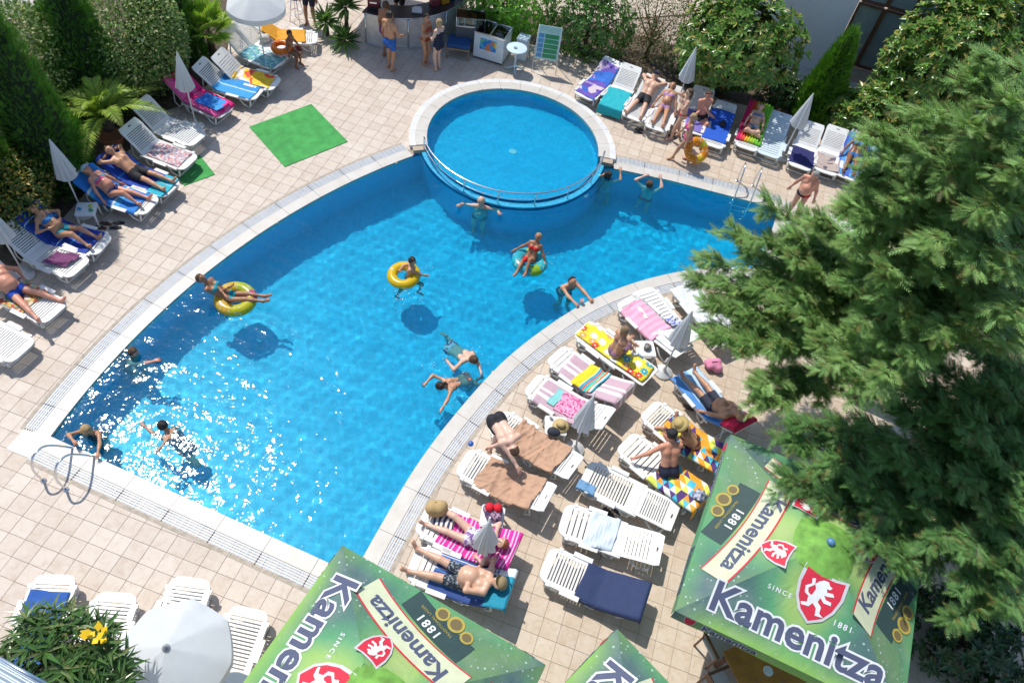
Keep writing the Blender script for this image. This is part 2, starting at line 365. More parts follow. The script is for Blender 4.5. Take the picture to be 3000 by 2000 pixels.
def person(label, pelvis, up, front, lw, rw, la, ra, h=1.72, skin='fair', hair='dark', hair_style='short', wear=(), fat=0.0, female=False, look=None,
           el=None, er=None, kl=None, kr=None, group=None, in_water=False, tilt=None, chest_bend=0.0, beard=False, step=0.019, lfoot=None, rfoot=None, lhand=None, rhand=None, child=False, extra=None):
    """pelvis, wrists (lw, rw) and ankles (la, ra) are places in metres; up runs along the spine, front is where the chest faces;
    el/er/kl/kr point elbows and knees; look is where the face turns"""
    s = h / 1.75; up = unit(up); front = np.asarray(front, float); front = unit(front - up * (front @ up)); right = np.cross(front, up); pelvis = np.asarray(pelvis, float)
    hs = 1.12 if child else 1.0
    up2 = unit(up + front * chest_bend); fr2 = unit(front - up2 * (front @ up2)); 
    wst = pelvis + up * 0.20 * s; chest = wst + up2 * 0.17 * s; neck0 = chest + up2 * 0.145 * s
    sw = (0.155 if female else 0.18) * s; hw = 0.095 * s
    SL, SR = neck0 - right * sw - up2 * 0.035 * s, neck0 + right * sw - up2 * 0.035 * s
    HL, HR = pelvis - right * hw - up * 0.02 * s, pelvis + right * hw - up * 0.02 * s
    ua, fa, th, sh = 0.285 * s, 0.255 * s, 0.43 * s, 0.415 * s
    defp = -front * 0.6 - up * 0.5
    EL, WL = ik(SL, lw, ua, fa, el if el is not None else defp - right * 0.5); ER, WR = ik(SR, rw, ua, fa, er if er is not None else defp + right * 0.5)
    KL, AL = ik(HL, la, th, sh, kl if kl is not None else front); KR, AR = ik(HR, ra, th, sh, kr if kr is not None else front)
    tl = unit(up2 if tilt is None else tilt); lk = unit(fr2 if look is None else look); lk = unit(lk - tl * (lk @ tl)); hr = np.cross(lk, tl)
    hc = neck0 + up2 * 0.06 * s + tl * 0.135 * s * hs + lk * 0.025 * s
    g = 0.85 if female else 1.0; w = 1.0 + fat * 0.35; C = []; ID = []
    def cap(a, b, r0, r1, i): C.append((np.asarray(a, float), np.asarray(b, float), r0 * s, r1 * s)); ID.append(i)
    r_ = right * s
    for sg in (-1, 1):
        cap(pelvis + r_ * sg * 0.075, wst + r_ * sg * 0.06 * w, 0.105 * (1.05 if female else 0.98), 0.088 * w * g, 'pelvis')
        cap(wst + r_ * sg * 0.06 * w, chest + r_ * sg * 0.085, 0.088 * w * g, 0.10 * g * (1 + fat * 0.15), 'waist')
        cap(chest + r_ * sg * 0.085, neck0 + r_ * sg * 0.07 - up2 * 0.06 * s, 0.10 * g, 0.075 * g, 'chest')
        cap(pelvis + r_ * sg * 0.075 - front * 0.045 * s - up * 0.06 * s, pelvis + r_ * sg * 0.075 - front * 0.045 * s - up * 0.06 * s, 0.10, 0.10, 'pelvis')
        if female: b = chest + r_ * sg * 0.075 + fr2 * 0.075 * s - up2 * 0.02 * s; cap(b, b, 0.068, 0.068, 'breast')
        else: b = chest + r_ * sg * 0.075 + fr2 * 0.045 * s + up2 * 0.02 * s; cap(b, b, 0.068, 0.068, 'chest')
    if fat > 0: b = wst + front * (0.05 + 0.05 * fat) * s - up * 0.03 * s; cap(b, b + up * 0.06 * s, 0.12 + 0.05 * fat, 0.11 + 0.04 * fat, 'waist')
    cap(SL, neck0 + up2 * 0.02 * s, 0.058, 0.052, 'chest'); cap(SR, neck0 + up2 * 0.02 * s, 0.058, 0.052, 'chest')
    cap(neck0 - up2 * 0.02 * s, hc - tl * 0.07 * s, 0.056 * g, 0.05 * g, 'neck')
    tw = 1 + fat * 0.12
    for sg, (S_, E_, W_, H_, K_, A_, ft, hd) in ((-1, (SL, EL, WL, HL, KL, AL, lfoot, lhand)), (1, (SR, ER, WR, HR, KR, AR, rfoot, rhand))):
        n = 'l' if sg < 0 else 'r'
        cap(S_, E_, 0.053 * g, 0.041 * g, 'uarm' + n); cap(E_, W_, 0.041 * g, 0.027 * g, 'farm' + n)
        cap(lerp(E_, W_, 0.12), lerp(E_, W_, 0.4), 0.040 * g, 0.036 * g, 'farm' + n)
        cap(H_, K_, 0.086 * tw, 0.056 * tw, 'thigh' + n); cap(K_, A_, 0.053 * tw, 0.034, 'shin' + n)
        sd = unit(A_ - K_); calf_back = unit((K_ - H_) - sd * ((K_ - H_) @ sd)) if np.linalg.norm(np.cross(sd, unit(K_ - H_))) > 0.05 else -front
        cap(lerp(K_, A_, 0.15) - (front if abs(sd @ front) < 0.9 else -up) * 0.012 * s, lerp(K_, A_, 0.45), 0.053 * tw, 0.044, 'shin' + n)
        fd = unit(ft) if ft is not None else unit(front + sd * 0.3) if abs(sd @ up) > 0.6 else unit(front * 0.7 + up * -0.35 if False else np.array((0, 0, 0.75)) + sd * 0.65)
        hl = A_ - fd * 0.03 * s + sd * 0.035 * s; toe = hl + fd * 0.19 * s; sdv = unit(np.cross(fd, sd)) if np.linalg.norm(np.cross(fd, sd)) > 1e-3 else right
        cap(A_, hl, 0.036, 0.034, 'foot'); cap(hl, toe, 0.033, 0.022, 'foot'); cap(hl + fd * 0.1 * s, toe + sdv * 0.028 * s - fd * 0.02 * s, 0.024, 0.017, 'foot'); cap(hl + fd * 0.1 * s, toe - sdv * 0.028 * s - fd * 0.01 * s, 0.024, 0.018, 'foot')
        ad = unit(hd) if hd is not None else unit(W_ - E_); sdw = np.cross(ad, up if abs(ad @ up) < 0.85 else front); sdw = unit(sdw)
        cap(W_, W_ + ad * 0.075 * s + sdw * 0.018 * s, 0.024, 0.021, 'hand'); cap(W_, W_ + ad * 0.075 * s - sdw * 0.022 * s, 0.024, 0.019, 'hand')
    cap(hc - lk * 0.018 * s * hs + tl * 0.02 * s, hc - lk * 0.018 * s * hs - tl * 0.01 * s, 0.093 * hs, 0.088 * hs, 'head')
    cap(hc + lk * 0.012 * s, hc - tl * 0.075 * s * hs + lk * 0.03 * s, 0.078 * hs, 0.045 * hs, 'head')
    cap(hc + lk * 0.085 * s * hs - tl * 0.005 * s, hc + lk * 0.098 * s * hs - tl * 0.035 * s, 0.011, 0.017, 'head')
    for sg in (-1, 1): e = hc + hr * sg * 0.09 * s * hs - tl * 0.012 * s; cap(e + tl * 0.02 * s, e - tl * 0.02 * s, 0.014, 0.011, 'head')
    V, Q = sdf_mesh(C, step); N = vert_normals(V, Q)
    dm = np.stack([cap_dist(V, a, b, r0, r1)[0] for a, b, r0, r1 in C]); near = dm.argmin(0); part = np.array(ID)[near]
    tt = np.stack([cap_dist(V, a, b, r0, r1)[1] for a, b, r0, r1 in C])[near, np.arange(len(V))]
    base = np.array(SKIN[skin]); col = np.tile(base, (len(V), 1)) * RNG.uniform(0.95, 1.05)
    rel = V - hc; hx, hy, hz = rel @ hr, rel @ lk, rel @ tl
    def spot(m, c, f): col[m] = col[m] * (1 - f) + np.array(c) * f
    hd = part == 'head'
    spot(np.isin(part, ('hand', 'foot')), (0.6, 0.25, 0.18), 0.18)
    spot(hd & (hy > 0.05 * s) & (np.abs(np.abs(hx) - 0.034 * s) < 0.016 * s) & (np.abs(hz - 0.008 * s) < 0.011 * s), (0.05, 0.035, 0.03), 0.85)
    spot(hd & (hy > 0.04 * s) & (np.abs(np.abs(hx) - 0.034 * s) < 0.024 * s) & (np.abs(hz - 0.036 * s) < 0.008 * s), HAIR.get(hair, (0.1, 0.06, 0.04)), 0.7)
    spot(hd & (hy > 0.04 * s) & (np.abs(hx) < 0.026 * s) & (np.abs(hz + 0.066 * s) < 0.009 * s), (0.55, 0.16, 0.13), 0.6)
    if beard: spot(hd & (hy > 0.0) & (hz < -0.055 * s), HAIR.get(hair, (0.1, 0.06, 0.04)), 0.75)
    if not female: m_ = np.isin(part, ('chest',)); d_ = np.minimum(np.linalg.norm(V - (chest + r_ * 0.075 + fr2 * 0.11 * s), axis=1), np.linalg.norm(V - (chest - r_ * 0.075 + fr2 * 0.11 * s), axis=1)); spot(m_ & (d_ < 0.022 * s), (0.40, 0.16, 0.11), 0.6)
    # fingers
    fv, ff = [], []
    for sg, (E_, W_, hd) in ((-1, (EL, WL, lhand)), (1, (ER, WR, rhand))):
        ad = unit(hd) if hd is not None else unit(W_ - E_); sdw = unit(np.cross(ad, up if abs(ad @ up) < 0.85 else front)); pn = np.cross(sdw, ad)
        if pn @ front < 0: pn = -pn
        for i, (o, ln) in enumerate(((-0.034, 0.062), (-0.012, 0.078), (0.010, 0.080), (0.031, 0.070))):
            b0 = W_ + ad * 0.072 * s + sdw * o * s; pts = [b0, b0 + (ad + sdw * o * 1.5) * ln * 0.45 * s, b0 + (ad * 0.75 + sdw * o * 1.5) * ln * 0.45 * s + (ad * 0.35 + pn * 0.3) * ln * 0.4 * s, b0 + ad * ln * 0.85 * s + pn * ln * 0.42 * s]
            m = MB().tube([Vector(p) for p in pts], [0.0095 * s, 0.009 * s, 0.008 * s, 0.005 * s], 5); fv.append(m.v); ff.append(m.f)
        b0 = W_ + ad * 0.025 * s + sdw * -0.03 * s * (1 if sg > 0 else 1); pts = [b0, b0 + (ad * 0.6 - sdw * 0.75) * 0.035 * s, b0 + (ad * 0.95 - sdw * 0.75 + pn * 0.2) * 0.06 * s]
        m = MB().tube([Vector(p) for p in pts], [0.0115 * s, 0.0105 * s, 0.006 * s], 5); fv.append(m.v); ff.append(m.f)
    nb = len(V); allf = [tuple(int(i) for i in q) for q in Q]; allv = [tuple(v) for v in V]; 
    for a, b in zip(fv, ff):
        n0 = len(allv); allv += a; allf += [tuple(i + n0 for i in f) for f in b]
    base_pt = np.array((pelvis[0], pelvis[1], min(V[:, 2].min(), pelvis[2])))
    col = np.vstack([col, np.tile(base * np.array((0.97, 0.9, 0.88)), (len(allv) - nb, 1))])
    me = bpy.data.meshes.new('body'); me.from_pydata([tuple(np.array(v) - base_pt) for v in allv], [], allf); me.materials.append(M_SKIN); me.polygons.foreach_set('use_smooth', [True] * len(me.polygons)); vcol(me, col); me.update()
    root = empty('person', base_pt, label=label, category='person')
    if group: root['group'] = group
    bo = link('body', me, root)
    if in_water: bo.cycles.is_caustics_receiver = True
    # clothing: the body's own surface, lifted
    pl = V - pelvis; px_, pf, pu = pl @ right, pl @ front, pl @ up; cl_ = V - chest; cx, cf, cu = cl_ @ right, cl_ @ fr2, cl_ @ up2
    legs = np.char.startswith(part, 'thigh'); torso = np.isin(part, ('pelvis', 'waist', 'chest', 'breast'))
    for kind, mt in wear:
        off = 0.007
        if kind == 'shorts': m = ((part == 'pelvis') & (pu < 0.09 * s)) | (legs & (tt < 0.62)); off = 0.016
        elif kind == 'trunks': m = ((part == 'pelvis') & (pu < 0.06 * s)) | (legs & (tt < 0.28)); off = 0.010
        elif kind == 'briefs': m = (np.isin(part, ('pelvis',)) | legs) & (pu < 0.055 * s) & (pu > -0.14 * s) & (pu > -0.10 * s + np.abs(px_) * (0.55 if pf is None else 0.5) - 0.03 * s)
        elif kind == 'bikini_bottom': m = (np.isin(part, ('pelvis',)) | legs) & (pu < 0.045 * s) & (pu > -0.15 * s) & (pu > -0.13 * s + np.abs(px_) * 0.75)
        elif kind == 'bikini_top': m = np.isin(part, ('breast', 'chest', 'waist')) & (np.abs(cu + 0.015 * s) < np.where(cf > 0.04 * s, 0.055 * s, 0.016 * s)) | (np.isin(part, ('chest',)) & (np.abs(np.abs(cx) - 0.09 * s) < 0.012 * s) & (cu > 0) & (cf > -0.15 * s))
        elif kind == 'one_piece': m = (torso & (cu < 0.05 * s)) & ~legs | (legs & (tt < 0.08)) | (np.isin(part, ('chest',)) & (np.abs(np.abs(cx) - 0.09 * s) < 0.014 * s))
        elif kind == 'shirt': m = torso | (np.char.startswith(part, 'uarm') & (tt < 0.55)); off = 0.014
        else: continue
        f = Q[m[Q].all(1)]
        if len(f) == 0: continue
        us = np.unique(f); rm = np.full(len(V), -1); rm[us] = np.arange(len(us)); cme = np_mesh(kind, V[us] + N[us] * off - base_pt, rm[f], mt, True)
        sol = link({'shorts': 'swim_shorts', 'trunks': 'swim_trunks', 'briefs': 'swim_briefs', 'one_piece': 'swimsuit'}.get(kind, kind), cme, root)
        if in_water: sol.cycles.is_caustics_receiver = True
    # hair
    if hair_style != 'bald':
        big = [(hc - lk * 0.018 * s * hs + tl * 0.024 * s, hc - lk * 0.02 * s * hs - tl * 0.01 * s, 0.104 * s * hs, 0.098 * s * hs)]
        hcap = []
        def cutf(g):
            r = g - hc; a = r @ lk; b = r @ tl
            face = np.minimum(a - 0.015 * s, 0.05 * s + 0.35 * a - b); low = -0.055 * s - b
            if hair_style == 'thin': face = np.maximum(face, np.minimum(a + 0.03 * s, 0.2 - b)) 
            return np.maximum(face, low)
        hv, hq = sdf_mesh(big, 0.014, 0.01, cutf); parts_ = [(hv, hq)]
        bk = hc - lk * 0.08 * s
        if hair_style == 'long': hcap = [(bk + hr * sg * 0.04 * s - tl * 0.01 * s, bk + hr * sg * 0.05 * s - tl * 0.20 * s + lk * 0.005, 0.05 * s, 0.035 * s) for sg in (-1, 0, 1)]
        elif hair_style == 'bob': hcap = [(hc + hr * sg * 0.075 * s - lk * 0.02 * s + tl * 0.0, hc + hr * sg * 0.08 * s - tl * 0.10 * s, 0.04 * s, 0.03 * s) for sg in (-1, 1)] + [(bk, bk - tl * 0.10 * s, 0.05 * s, 0.04 * s)]
        elif hair_style == 'bun': hcap = [(bk - lk * 0.03 * s + tl * 0.05 * s, bk - lk * 0.04 * s + tl * 0.05 * s, 0.042 * s, 0.04 * s)]
        elif hair_style == 'tail': hcap = [(bk + tl * 0.02 * s, bk - lk * 0.05 * s - tl * 0.06 * s, 0.03 * s, 0.028 * s), (bk - lk * 0.05 * s - tl * 0.06 * s, bk - lk * 0.02 * s - tl * 0.22 * s, 0.03 * s, 0.012 * s)]
        if hcap: parts_.append(sdf_mesh(hcap, 0.013, 0.012))
        hV = []; hQ = []; n0 = 0
        for a, b in parts_: hV.append(a - base_pt); hQ.append(b + n0); n0 += len(a)
        link('hair', np_mesh('hair', np.vstack(hV), np.vstack(hQ), hair_mat('hair_' + hair, HAIR[hair]), True), root)
    if extra: extra(root, dict(hc=hc, lk=lk, tl=tl, hr=hr, s=s, base=base_pt, WL=WL, WR=WR))
    PEOPLE.append(root); return root
def hat_on(kind, mat, mat2=None):
    """a hat as clothing on the head"""
    def f(root, q):
        hc, lk, tl, s, b = [q[k] for k in ('hc', 'lk', 'tl', 's', 'base')]; mb = MB(); ax = Vector(tl)
        if kind == 'cap':
            mb.lathe(Vector(hc + tl * 0.03 * s - lk * 0.02 * s - b), [(0.112 * s, 0.0), (0.113 * s, 0.03 * s), (0.098 * s, 0.065 * s), (0.06 * s, 0.092 * s), (0.012 * s, 0.10 * s)], 16, axis=ax)
            r = np.cross(lk, tl); vis = [hc + tl * 0.034 * s + lk * (0.06 + 0.115 * cos(w)) * s + r * 0.09 * sin(w) * s - b for w in np.linspace(-pi / 2, pi / 2, 9)]
            top = [Vector(p) for p in vis]; bot = [Vector(p - tl * 0.006) for p in vis]; n = 9; mb.add(top + bot, [tuple(range(n)), tuple(range(2 * n - 1, n - 1, -1))] + [(i, i + 1, n + i + 1, n + i) for i in range(n - 1)])
        else:
            mb.lathe(Vector(hc + tl * 0.03 * s - lk * 0.01 * s - b), [(0.20 * s, -0.012 * s), (0.205 * s, -0.006 * s), (0.12 * s, 0.008 * s), (0.108 * s, 0.02 * s), (0.10 * s, 0.08 * s), (0.06 * s, 0.11 * s), (0.01 * s, 0.115 * s)], 24, axis=ax)
        mb.build('cap' if kind == 'cap' else 'sun_hat', mat, root, True)
    return f
# ---------------------------------------------------------------- water surfaces
t = NT('water')
tc = t.coord(); bmp = t.bump(t.math('ADD', t.noise(3.2, 2, tc), t.math('MULTIPLY', t.noise(9.0, 2, tc), 0.30)), 1.0, 0.024)
gl = t.n('BsdfGlass', Roughness=0.0, IOR=1.333, Color=(0.52, 0.96, 1.0)); t.set(gl, 'Normal', bmp)
gs = t.n('BsdfGlossy', Roughness=0.075, Color=(1, 1, 1)); t.set(gs, 'Normal', bmp); wm = t.n('MixShader'); t.set(wm, 'i0', 0.012); t.set(wm, 'i1', gl.outputs[0]); t.set(wm, 'i2', gs.outputs[0])
df = t.n('BsdfDiffuse', Color=(0.0, 0.40, 0.80)); wm2 = t.n('MixShader'); t.set(wm2, 'i0', 0.09); t.set(wm2, 'i1', wm.outputs[0]); t.set(wm2, 'i2', df.outputs[0])
M_WATER = t.done(wm2)
sun_data.cycles.is_caustics_light = True
POOL_PEOPLE = {'yellow_ring': (1190, 800), 'float_woman': (690, 875), 'float_girl': (1552, 757), 'man_arms': (1408, 640), 'woman_edge': (1785, 540), 'man_edge': (1900, 575), 'man_drink': (1690, 880), 'swim_a': (1380, 1070), 'swim_b': (1330, 1125), 'left_a': (410, 1050), 'left_b': (480, 1265), 'ladder': (262, 1255)}
RIPPLES = [(P(x, y).x, P(x, y).y, 0.45 if k not in ('man_edge', 'yellow_ring') else 0.6) for k, (x, y) in POOL_PEOPLE.items()]
main_water = water('water', POOL, WZ, 0.05, 0.05, RIPPLES, M_WATER, 0.72)
small_water = water('paddling_water', CIRC, WZ_S, 0.045, 0.03, [], M_WATER, 0.62)
for o in (main_water, small_water): o.cycles.is_caustics_caster = True
for o in (pool, pool2, weir): o.cycles.is_caustics_receiver = True

# ---------------------------------------------------------------- deck: ground sheet with the pools cut out, tiles laid on it
HOLE = EDGE_RIGHT + EDGE_TOP + arc(CC, R_IN + 0.06, a_r, a_l + 2 * pi, 50)[1:-1] + EDGE_LEFT
bm = bmesh.new()
def _loop(pts, z):
    vs = [bm.verts.new((x, y, z)) for x, y in pts]; return [bm.edges.new((vs[i], vs[(i + 1) % len(vs)])) for i in range(len(vs))]
bmesh.ops.triangle_fill(bm, edges=_loop([(-400, -300), (400, -300), (400, 500), (-400, 500)], -0.012) + _loop(HOLE, -0.012), use_beauty=True)
for f in bm.faces:
    if f.normal.z < 0: f.normal_flip()
me = bpy.data.meshes.new('ground'); bm.to_mesh(me); bm.free()
me.materials.append(plain('grout', (0.40, 0.32, 0.25), 0.9, scale=2.0)); ground = link('ground', me, kind='structure')
t = NT('deck_tile'); co = t.n('NewGeometry'); pos = co.outputs['Position']; isl = co.outputs['Random Per Island']; rnd = t.n('ObjectInfo').outputs['Random']
rr = t.math('FRACT', t.math('ADD', isl, t.math('MULTIPLY', rnd, 7.3)))
vec = t.n('VectorMath', _operation='ADD', i0=pos, i1=t.n('CombineXYZ', i2=t.math('MULTIPLY', rr, 40.0)).outputs[0]).outputs[0]
big = t.noise(0.35, 3, pos); veins = t.noise(7, 6, vec, 0.65, 0.6); fine = t.noise(60, 3, vec)
base = t.ramp(rr, [(0.0, (0.50, 0.43, 0.36)), (0.35, (0.55, 0.485, 0.415)), (0.8, (0.58, 0.52, 0.45)), (1.0, (0.52, 0.44, 0.365))])
warm = t.mix(t.n('MapRange', i0=t.n('SeparateXYZ', i0=pos).outputs[0], i1=-5.0, i2=1.0).outputs[0], (1.05, 1.0, 0.97), (1.02, 0.93, 0.81))
base = t.mix(1.0, base, warm, 'MULTIPLY')
base = t.mix(t.n('MapRange', i0=veins, i1=0.45, i2=0.75, i3=0.0, i4=0.55).outputs[0], base, (0.66, 0.61, 0.55))
base = t.mix(t.n('MapRange', i0=veins, i1=0.27, i2=0.45, i3=0.55, i4=0.0).outputs[0], base, (0.40, 0.30, 0.235))
base = t.mix(t.n('MapRange', i0=t.noise(0.8, 5, pos, 0.65), i1=0.48, i2=0.72, i3=0.0, i4=0.42).outputs[0], base, (0.45, 0.345, 0.26))
M_TILE = t.done(t.bsdf(base, 0.62, t.bump(t.math('ADD', veins, t.math('MULTIPLY', fine, 0.3)), 0.12, 0.01)))
TS, TX, TY = 0.3285, -5.609, 2.927
KEEP = EDGE_RIGHT + EDGE_TOP + arc(CC, R_IN, a_r, a_l + 2 * pi, 50)[1:-1] + EDGE_LEFT
xs = TX + TS * np.arange(-34, 46); ys = TY + TS * np.arange(-14, 62); gx, gy = np.meshgrid(xs + TS / 2, ys + TS / 2, indexing='ij'); cen = np.stack([gx, gy], -1).reshape(-1, 2)
din = dist_poly(cen, KEEP); ok = ~(inside(cen, KEEP) | (din < 0.12)); cen = cen[ok]
# the view's own order: what shows largest first
def pix(p):
    q = ROW @ (np.array([p[0], p[1], 0.0]) - np.array([0, 0, CAM_H])); return 1500 + FPX * q[0] / q[2], 1000 + FPX * q[1] / q[2], q[2]
pp = np.array([pix(c) for c in cen]); vis = (pp[:, 0] > -60) & (pp[:, 0] < 3060) & (pp[:, 1] > -60) & (pp[:, 1] < 2060)
cen, pp = cen[vis], pp[vis]
hid = ((pp[:, 0] > 760) & (pp[:, 0] < 1560) & (pp[:, 1] > 1720)) | ((pp[:, 0] > 1990) & (pp[:, 1] > 1050)) | ((pp[:, 0] < 300) & (pp[:, 1] > 1800)) | ((pp[:, 0] < 900) & (pp[:, 1] > 1860))
order = np.argsort(pp[:, 2] + hid * 50 + (din[ok][vis] < 0.55) * 50)
def tile_mesh(sz, bev, h):
    a, b = sz / 2, sz / 2 - bev
    v = [(-a, -a, -h), (a, -a, -h), (a, a, -h), (-a, a, -h), (-a, -a, -bev), (a, -a, -bev), (a, a, -bev), (-a, a, -bev), (-b, -b, 0), (b, -b, 0), (b, b, 0), (-b, b, 0)]
    f = [(8, 9, 10, 11)] + [(i, (i + 1) % 4, 4 + (i + 1) % 4, 4 + i) for i in range(4)] + [(4 + i, 4 + (i + 1) % 4, 8 + (i + 1) % 4, 8 + i) for i in range(4)]; return v, f
tv, tf = tile_mesh(TS - 0.005, 0.003, 0.011); mb = MB(); mb.add(tv, tf); tile_me = mb.mesh('tile', M_TILE)
for k in order[:300]:
    o = link('tile', tile_me, ground, (cen[k][0], cen[k][1], random.uniform(-0.0015, 0.001))); o.rotation_euler = (random.uniform(-.004, .004), random.uniform(-.004, .004), random.choice((0, pi / 2, pi, -pi / 2)))
rest = order[300:]; tvn = np.array(tv); jit = RNG.uniform(-0.0015, 0.001, len(rest))
V = (tvn[None] + np.concatenate([cen[rest], jit[:, None]], 1)[:, None, :]).reshape(-1, 3); Fq = (np.array(tf)[None] + (np.arange(len(rest)) * len(tv))[:, None, None]).reshape(-1, 4)
link('tile_field', np_mesh('tile_field', V, Fq, M_TILE), ground, kind='stuff')

# ---------------------------------------------------------------- coping, overflow grating, border
t = NT('white_stone'); pos = t.n('NewGeometry').outputs['Position']; n1 = t.noise(3, 4, pos); n2 = t.noise(25, 3, pos)
c = t.mix(t.n('MapRange', i0=n1, i1=0.35, i2=0.7).outputs[0], (0.60, 0.575, 0.53), (0.53, 0.49, 0.43)); c = t.mix(t.n('MapRange', i0=n2, i1=0.6, i2=0.8, i3=0, i4=0.3).outputs[0], c, (0.5, 0.44, 0.37))
M_STONE = t.done(t.bsdf(c, 0.45, t.bump(n2, 0.08, 0.01)))
M_GRATE = plain('grating_plastic', (0.52, 0.56, 0.60), 0.5, var=0.06)
M_CHAN = plain('channel_dark', (0.12, 0.13, 0.14), 0.8)
M_BORD = plain('border_stone', (0.42, 0.36, 0.29), 0.8, var=0.2, scale=9)
def resample(pts, step):
    pts = [np.array(p, float) for p in pts]; L = np.r_[0, np.cumsum([np.linalg.norm(b - a) for a, b in zip(pts, pts[1:])])]; n = max(2, int(round(L[-1] / step)) + 1)
    u = np.linspace(0, L[-1], n); a = np.array(pts); return [(float(np.interp(x, L, a[:, 0])), float(np.interp(x, L, a[:, 1]))) for x in u]
def edge_work(name, line, seg=1.0, w1=0.27, w2=0.25, w3=0.07):
    """white coping stones, a grating over its channel and a border strip along one side of the pool"""
    root = empty(name, (line[0][0], line[0][1], 0), kind='structure'); loc = -Vector((line[0][0], line[0][1], 0))
    fine = resample(line, 0.12); off = [offset_line(fine, d) for d in (-0.03, w1, w1 + 0.012, w1 + w2, w1 + w2 + w3)]
    n = len(fine); per = max(2, int(round(seg / 0.12)))
    def part(nm, a, b, z0, z1, m):
        o = strip(nm, a, b, z0, z1, m, root); o.location = loc; return o
    for i in range(0, n - 1, per):
        j = min(n - 1, i + per); 
        if j - i < 1: continue
        def cutl(L, g=0.004):
            q = [np.array(p) for p in L[i:j + 1]]; q[0] = q[0] + unit(q[1] - q[0]) * g; q[-1] = q[-1] + unit(q[-2] - q[-1]) * g; return [tuple(p) for p in q]
        part('coping_stone', cutl(off[0]), cutl(off[1]), -0.16, 0.012 + random.uniform(0, .002), M_STONE)
        part('border_stone', cutl(off[3], 0.003), cutl(off[4], 0.003), -0.05, 0.004, M_BORD)
        nb = 5; bw = (w2 - 0.012) / nb; mb = MB()
        for b in range(nb):
            d0 = w1 + 0.014 + b * bw; inn = cutl(offset_line(fine, d0), 0.006); out = cutl(offset_line(fine, d0 + bw * 0.58), 0.006); m = len(inn)
            mb.add([(x, y, z) for z in (0.001, 0.009) for L in (inn, out) for x, y in L], [f for k in range(m - 1) for f in ((2 * m + k, 3 * m + k, 3 * m + k + 1, 2 * m + k + 1), (k, 2 * m + k, 2 * m + k + 1, k + 1), (m + k, m + k + 1, 3 * m + k + 1, 3 * m + k))])
        a_, b_ = cutl(off[2], 0.0), cutl(off[3], 0.0)
        for k in range(len(a_)):
            A_, B_ = np.array(a_[k]), np.array(b_[k]); tdir = unit(np.array(a_[min(k + 1, len(a_) - 1)]) - np.array(a_[max(k - 1, 0)])) * 0.008
            mb.add([(*(A_ - tdir), 0.0085), (*(A_ + tdir), 0.0085), (*(B_ + tdir), 0.0085), (*(B_ - tdir), 0.0085)], [(0, 1, 2, 3)])
        o = mb.build('grating', M_GRATE, root, loc=loc)
    part('channel', off[2], off[3], -0.06, -0.02, M_CHAN)
    return root
BOTTOM = [EDGE_LEFT[-1], (-7.3, 4.28), (-5.2, 4.17), EDGE_RIGHT[0]]
edge_work('left_pool_edge', EDGE_LEFT[1:]); edge_work('near_pool_edge', BOTTOM); edge_work('right_pool_edge', EDGE_RIGHT)
edge_work('end_pool_edge', [EDGE_RIGHT[-1], EDGE_TOP[0]]); edge_work('far_pool_edge', EDGE_TOP + [(-1.2, 16.92)])
# corner stones
for nm, c, ang in (('corner_stone', (-9.45, 4.15), 0), ('corner_stone', (-2.52, 3.78), 0), ('corner_stone', (3.63, 17.55), 0.05), ('corner_stone', (3.4, 14.72), 0.1)):
    mb = MB().bbox((0, 0, 0), (0.52, 0.52, 0.17), 0.008); o = mb.build(nm, M_STONE, loc=(c[0], c[1], -0.076)); o.rotation_euler.z = ang; o['kind'] = 'structure'
# raised ring round the paddling pool
ring_root = empty('paddling_pool_edge', (CC[0], CC[1], 0), kind='structure'); loc = -Vector((CC[0], CC[1], 0))
aA, aB = a_r + 0.10, a_l + 2 * pi - 0.06; K = 15
for k in range(K):
    u0, u1 = aA + (aB - aA) * k / K + 0.0015, aA + (aB - aA) * (k + 1) / K - 0.0015
    o = strip('coping_stone', arc(CC, R_IN - 0.02, u0, u1, 9), arc(CC, R_IN + 0.30, u0, u1, 9), -0.1, 0.125 + random.uniform(0, .002), M_STONE, ring_root); o.location = loc
    o = strip('outer_stone', arc(CC, R_IN + 0.302, u0, u1, 9), arc(CC, R_IN + 0.47, u0, u1, 9), -0.1, 0.118 + random.uniform(0, .002), plain('ring_stone', (0.66, 0.66, 0.65), 0.5, var=0.1), ring_root); o.location = loc
for u in (aA, aB):
    s_ = 1 if u == aB else -1
    o = strip('end_block', arc(CC, R_IN + 0.05, u + s_ * 0.002, u + s_ * 0.07, 3), arc(CC, R_IN + 0.40, u + s_ * 0.002, u + s_ * 0.07, 3), -0.1, 0.10, plain('end_block_stone', (0.45, 0.36, 0.27), 0.7), ring_root); o.location = loc
# skimmer lids, drain, floor lamps
for (px, py), nm in (((1212, 385), 'skimmer_lid'),):
    pass
for (px, py, z, nm, lab) in ((1494, 445, WZ_S - DEPTH_S + 0.012, 'drain_cover', 'round white drain cover on the floor of the paddling pool'),):
    p_ = Vector((CC[0] + 0.02, CC[1] + 0.05, z)); MB().lathe((0, 0, 0), [(0.11, 0), (0.11, 0.012), (0.09, 0.018), (0.03, 0.02)], 20).build(nm, plain('drain_white', (0.75, 0.8, 0.78), 0.4), loc=p_, label=lab, category='drain')
    bpy.data.objects[nm].cycles.is_caustics_receiver = True
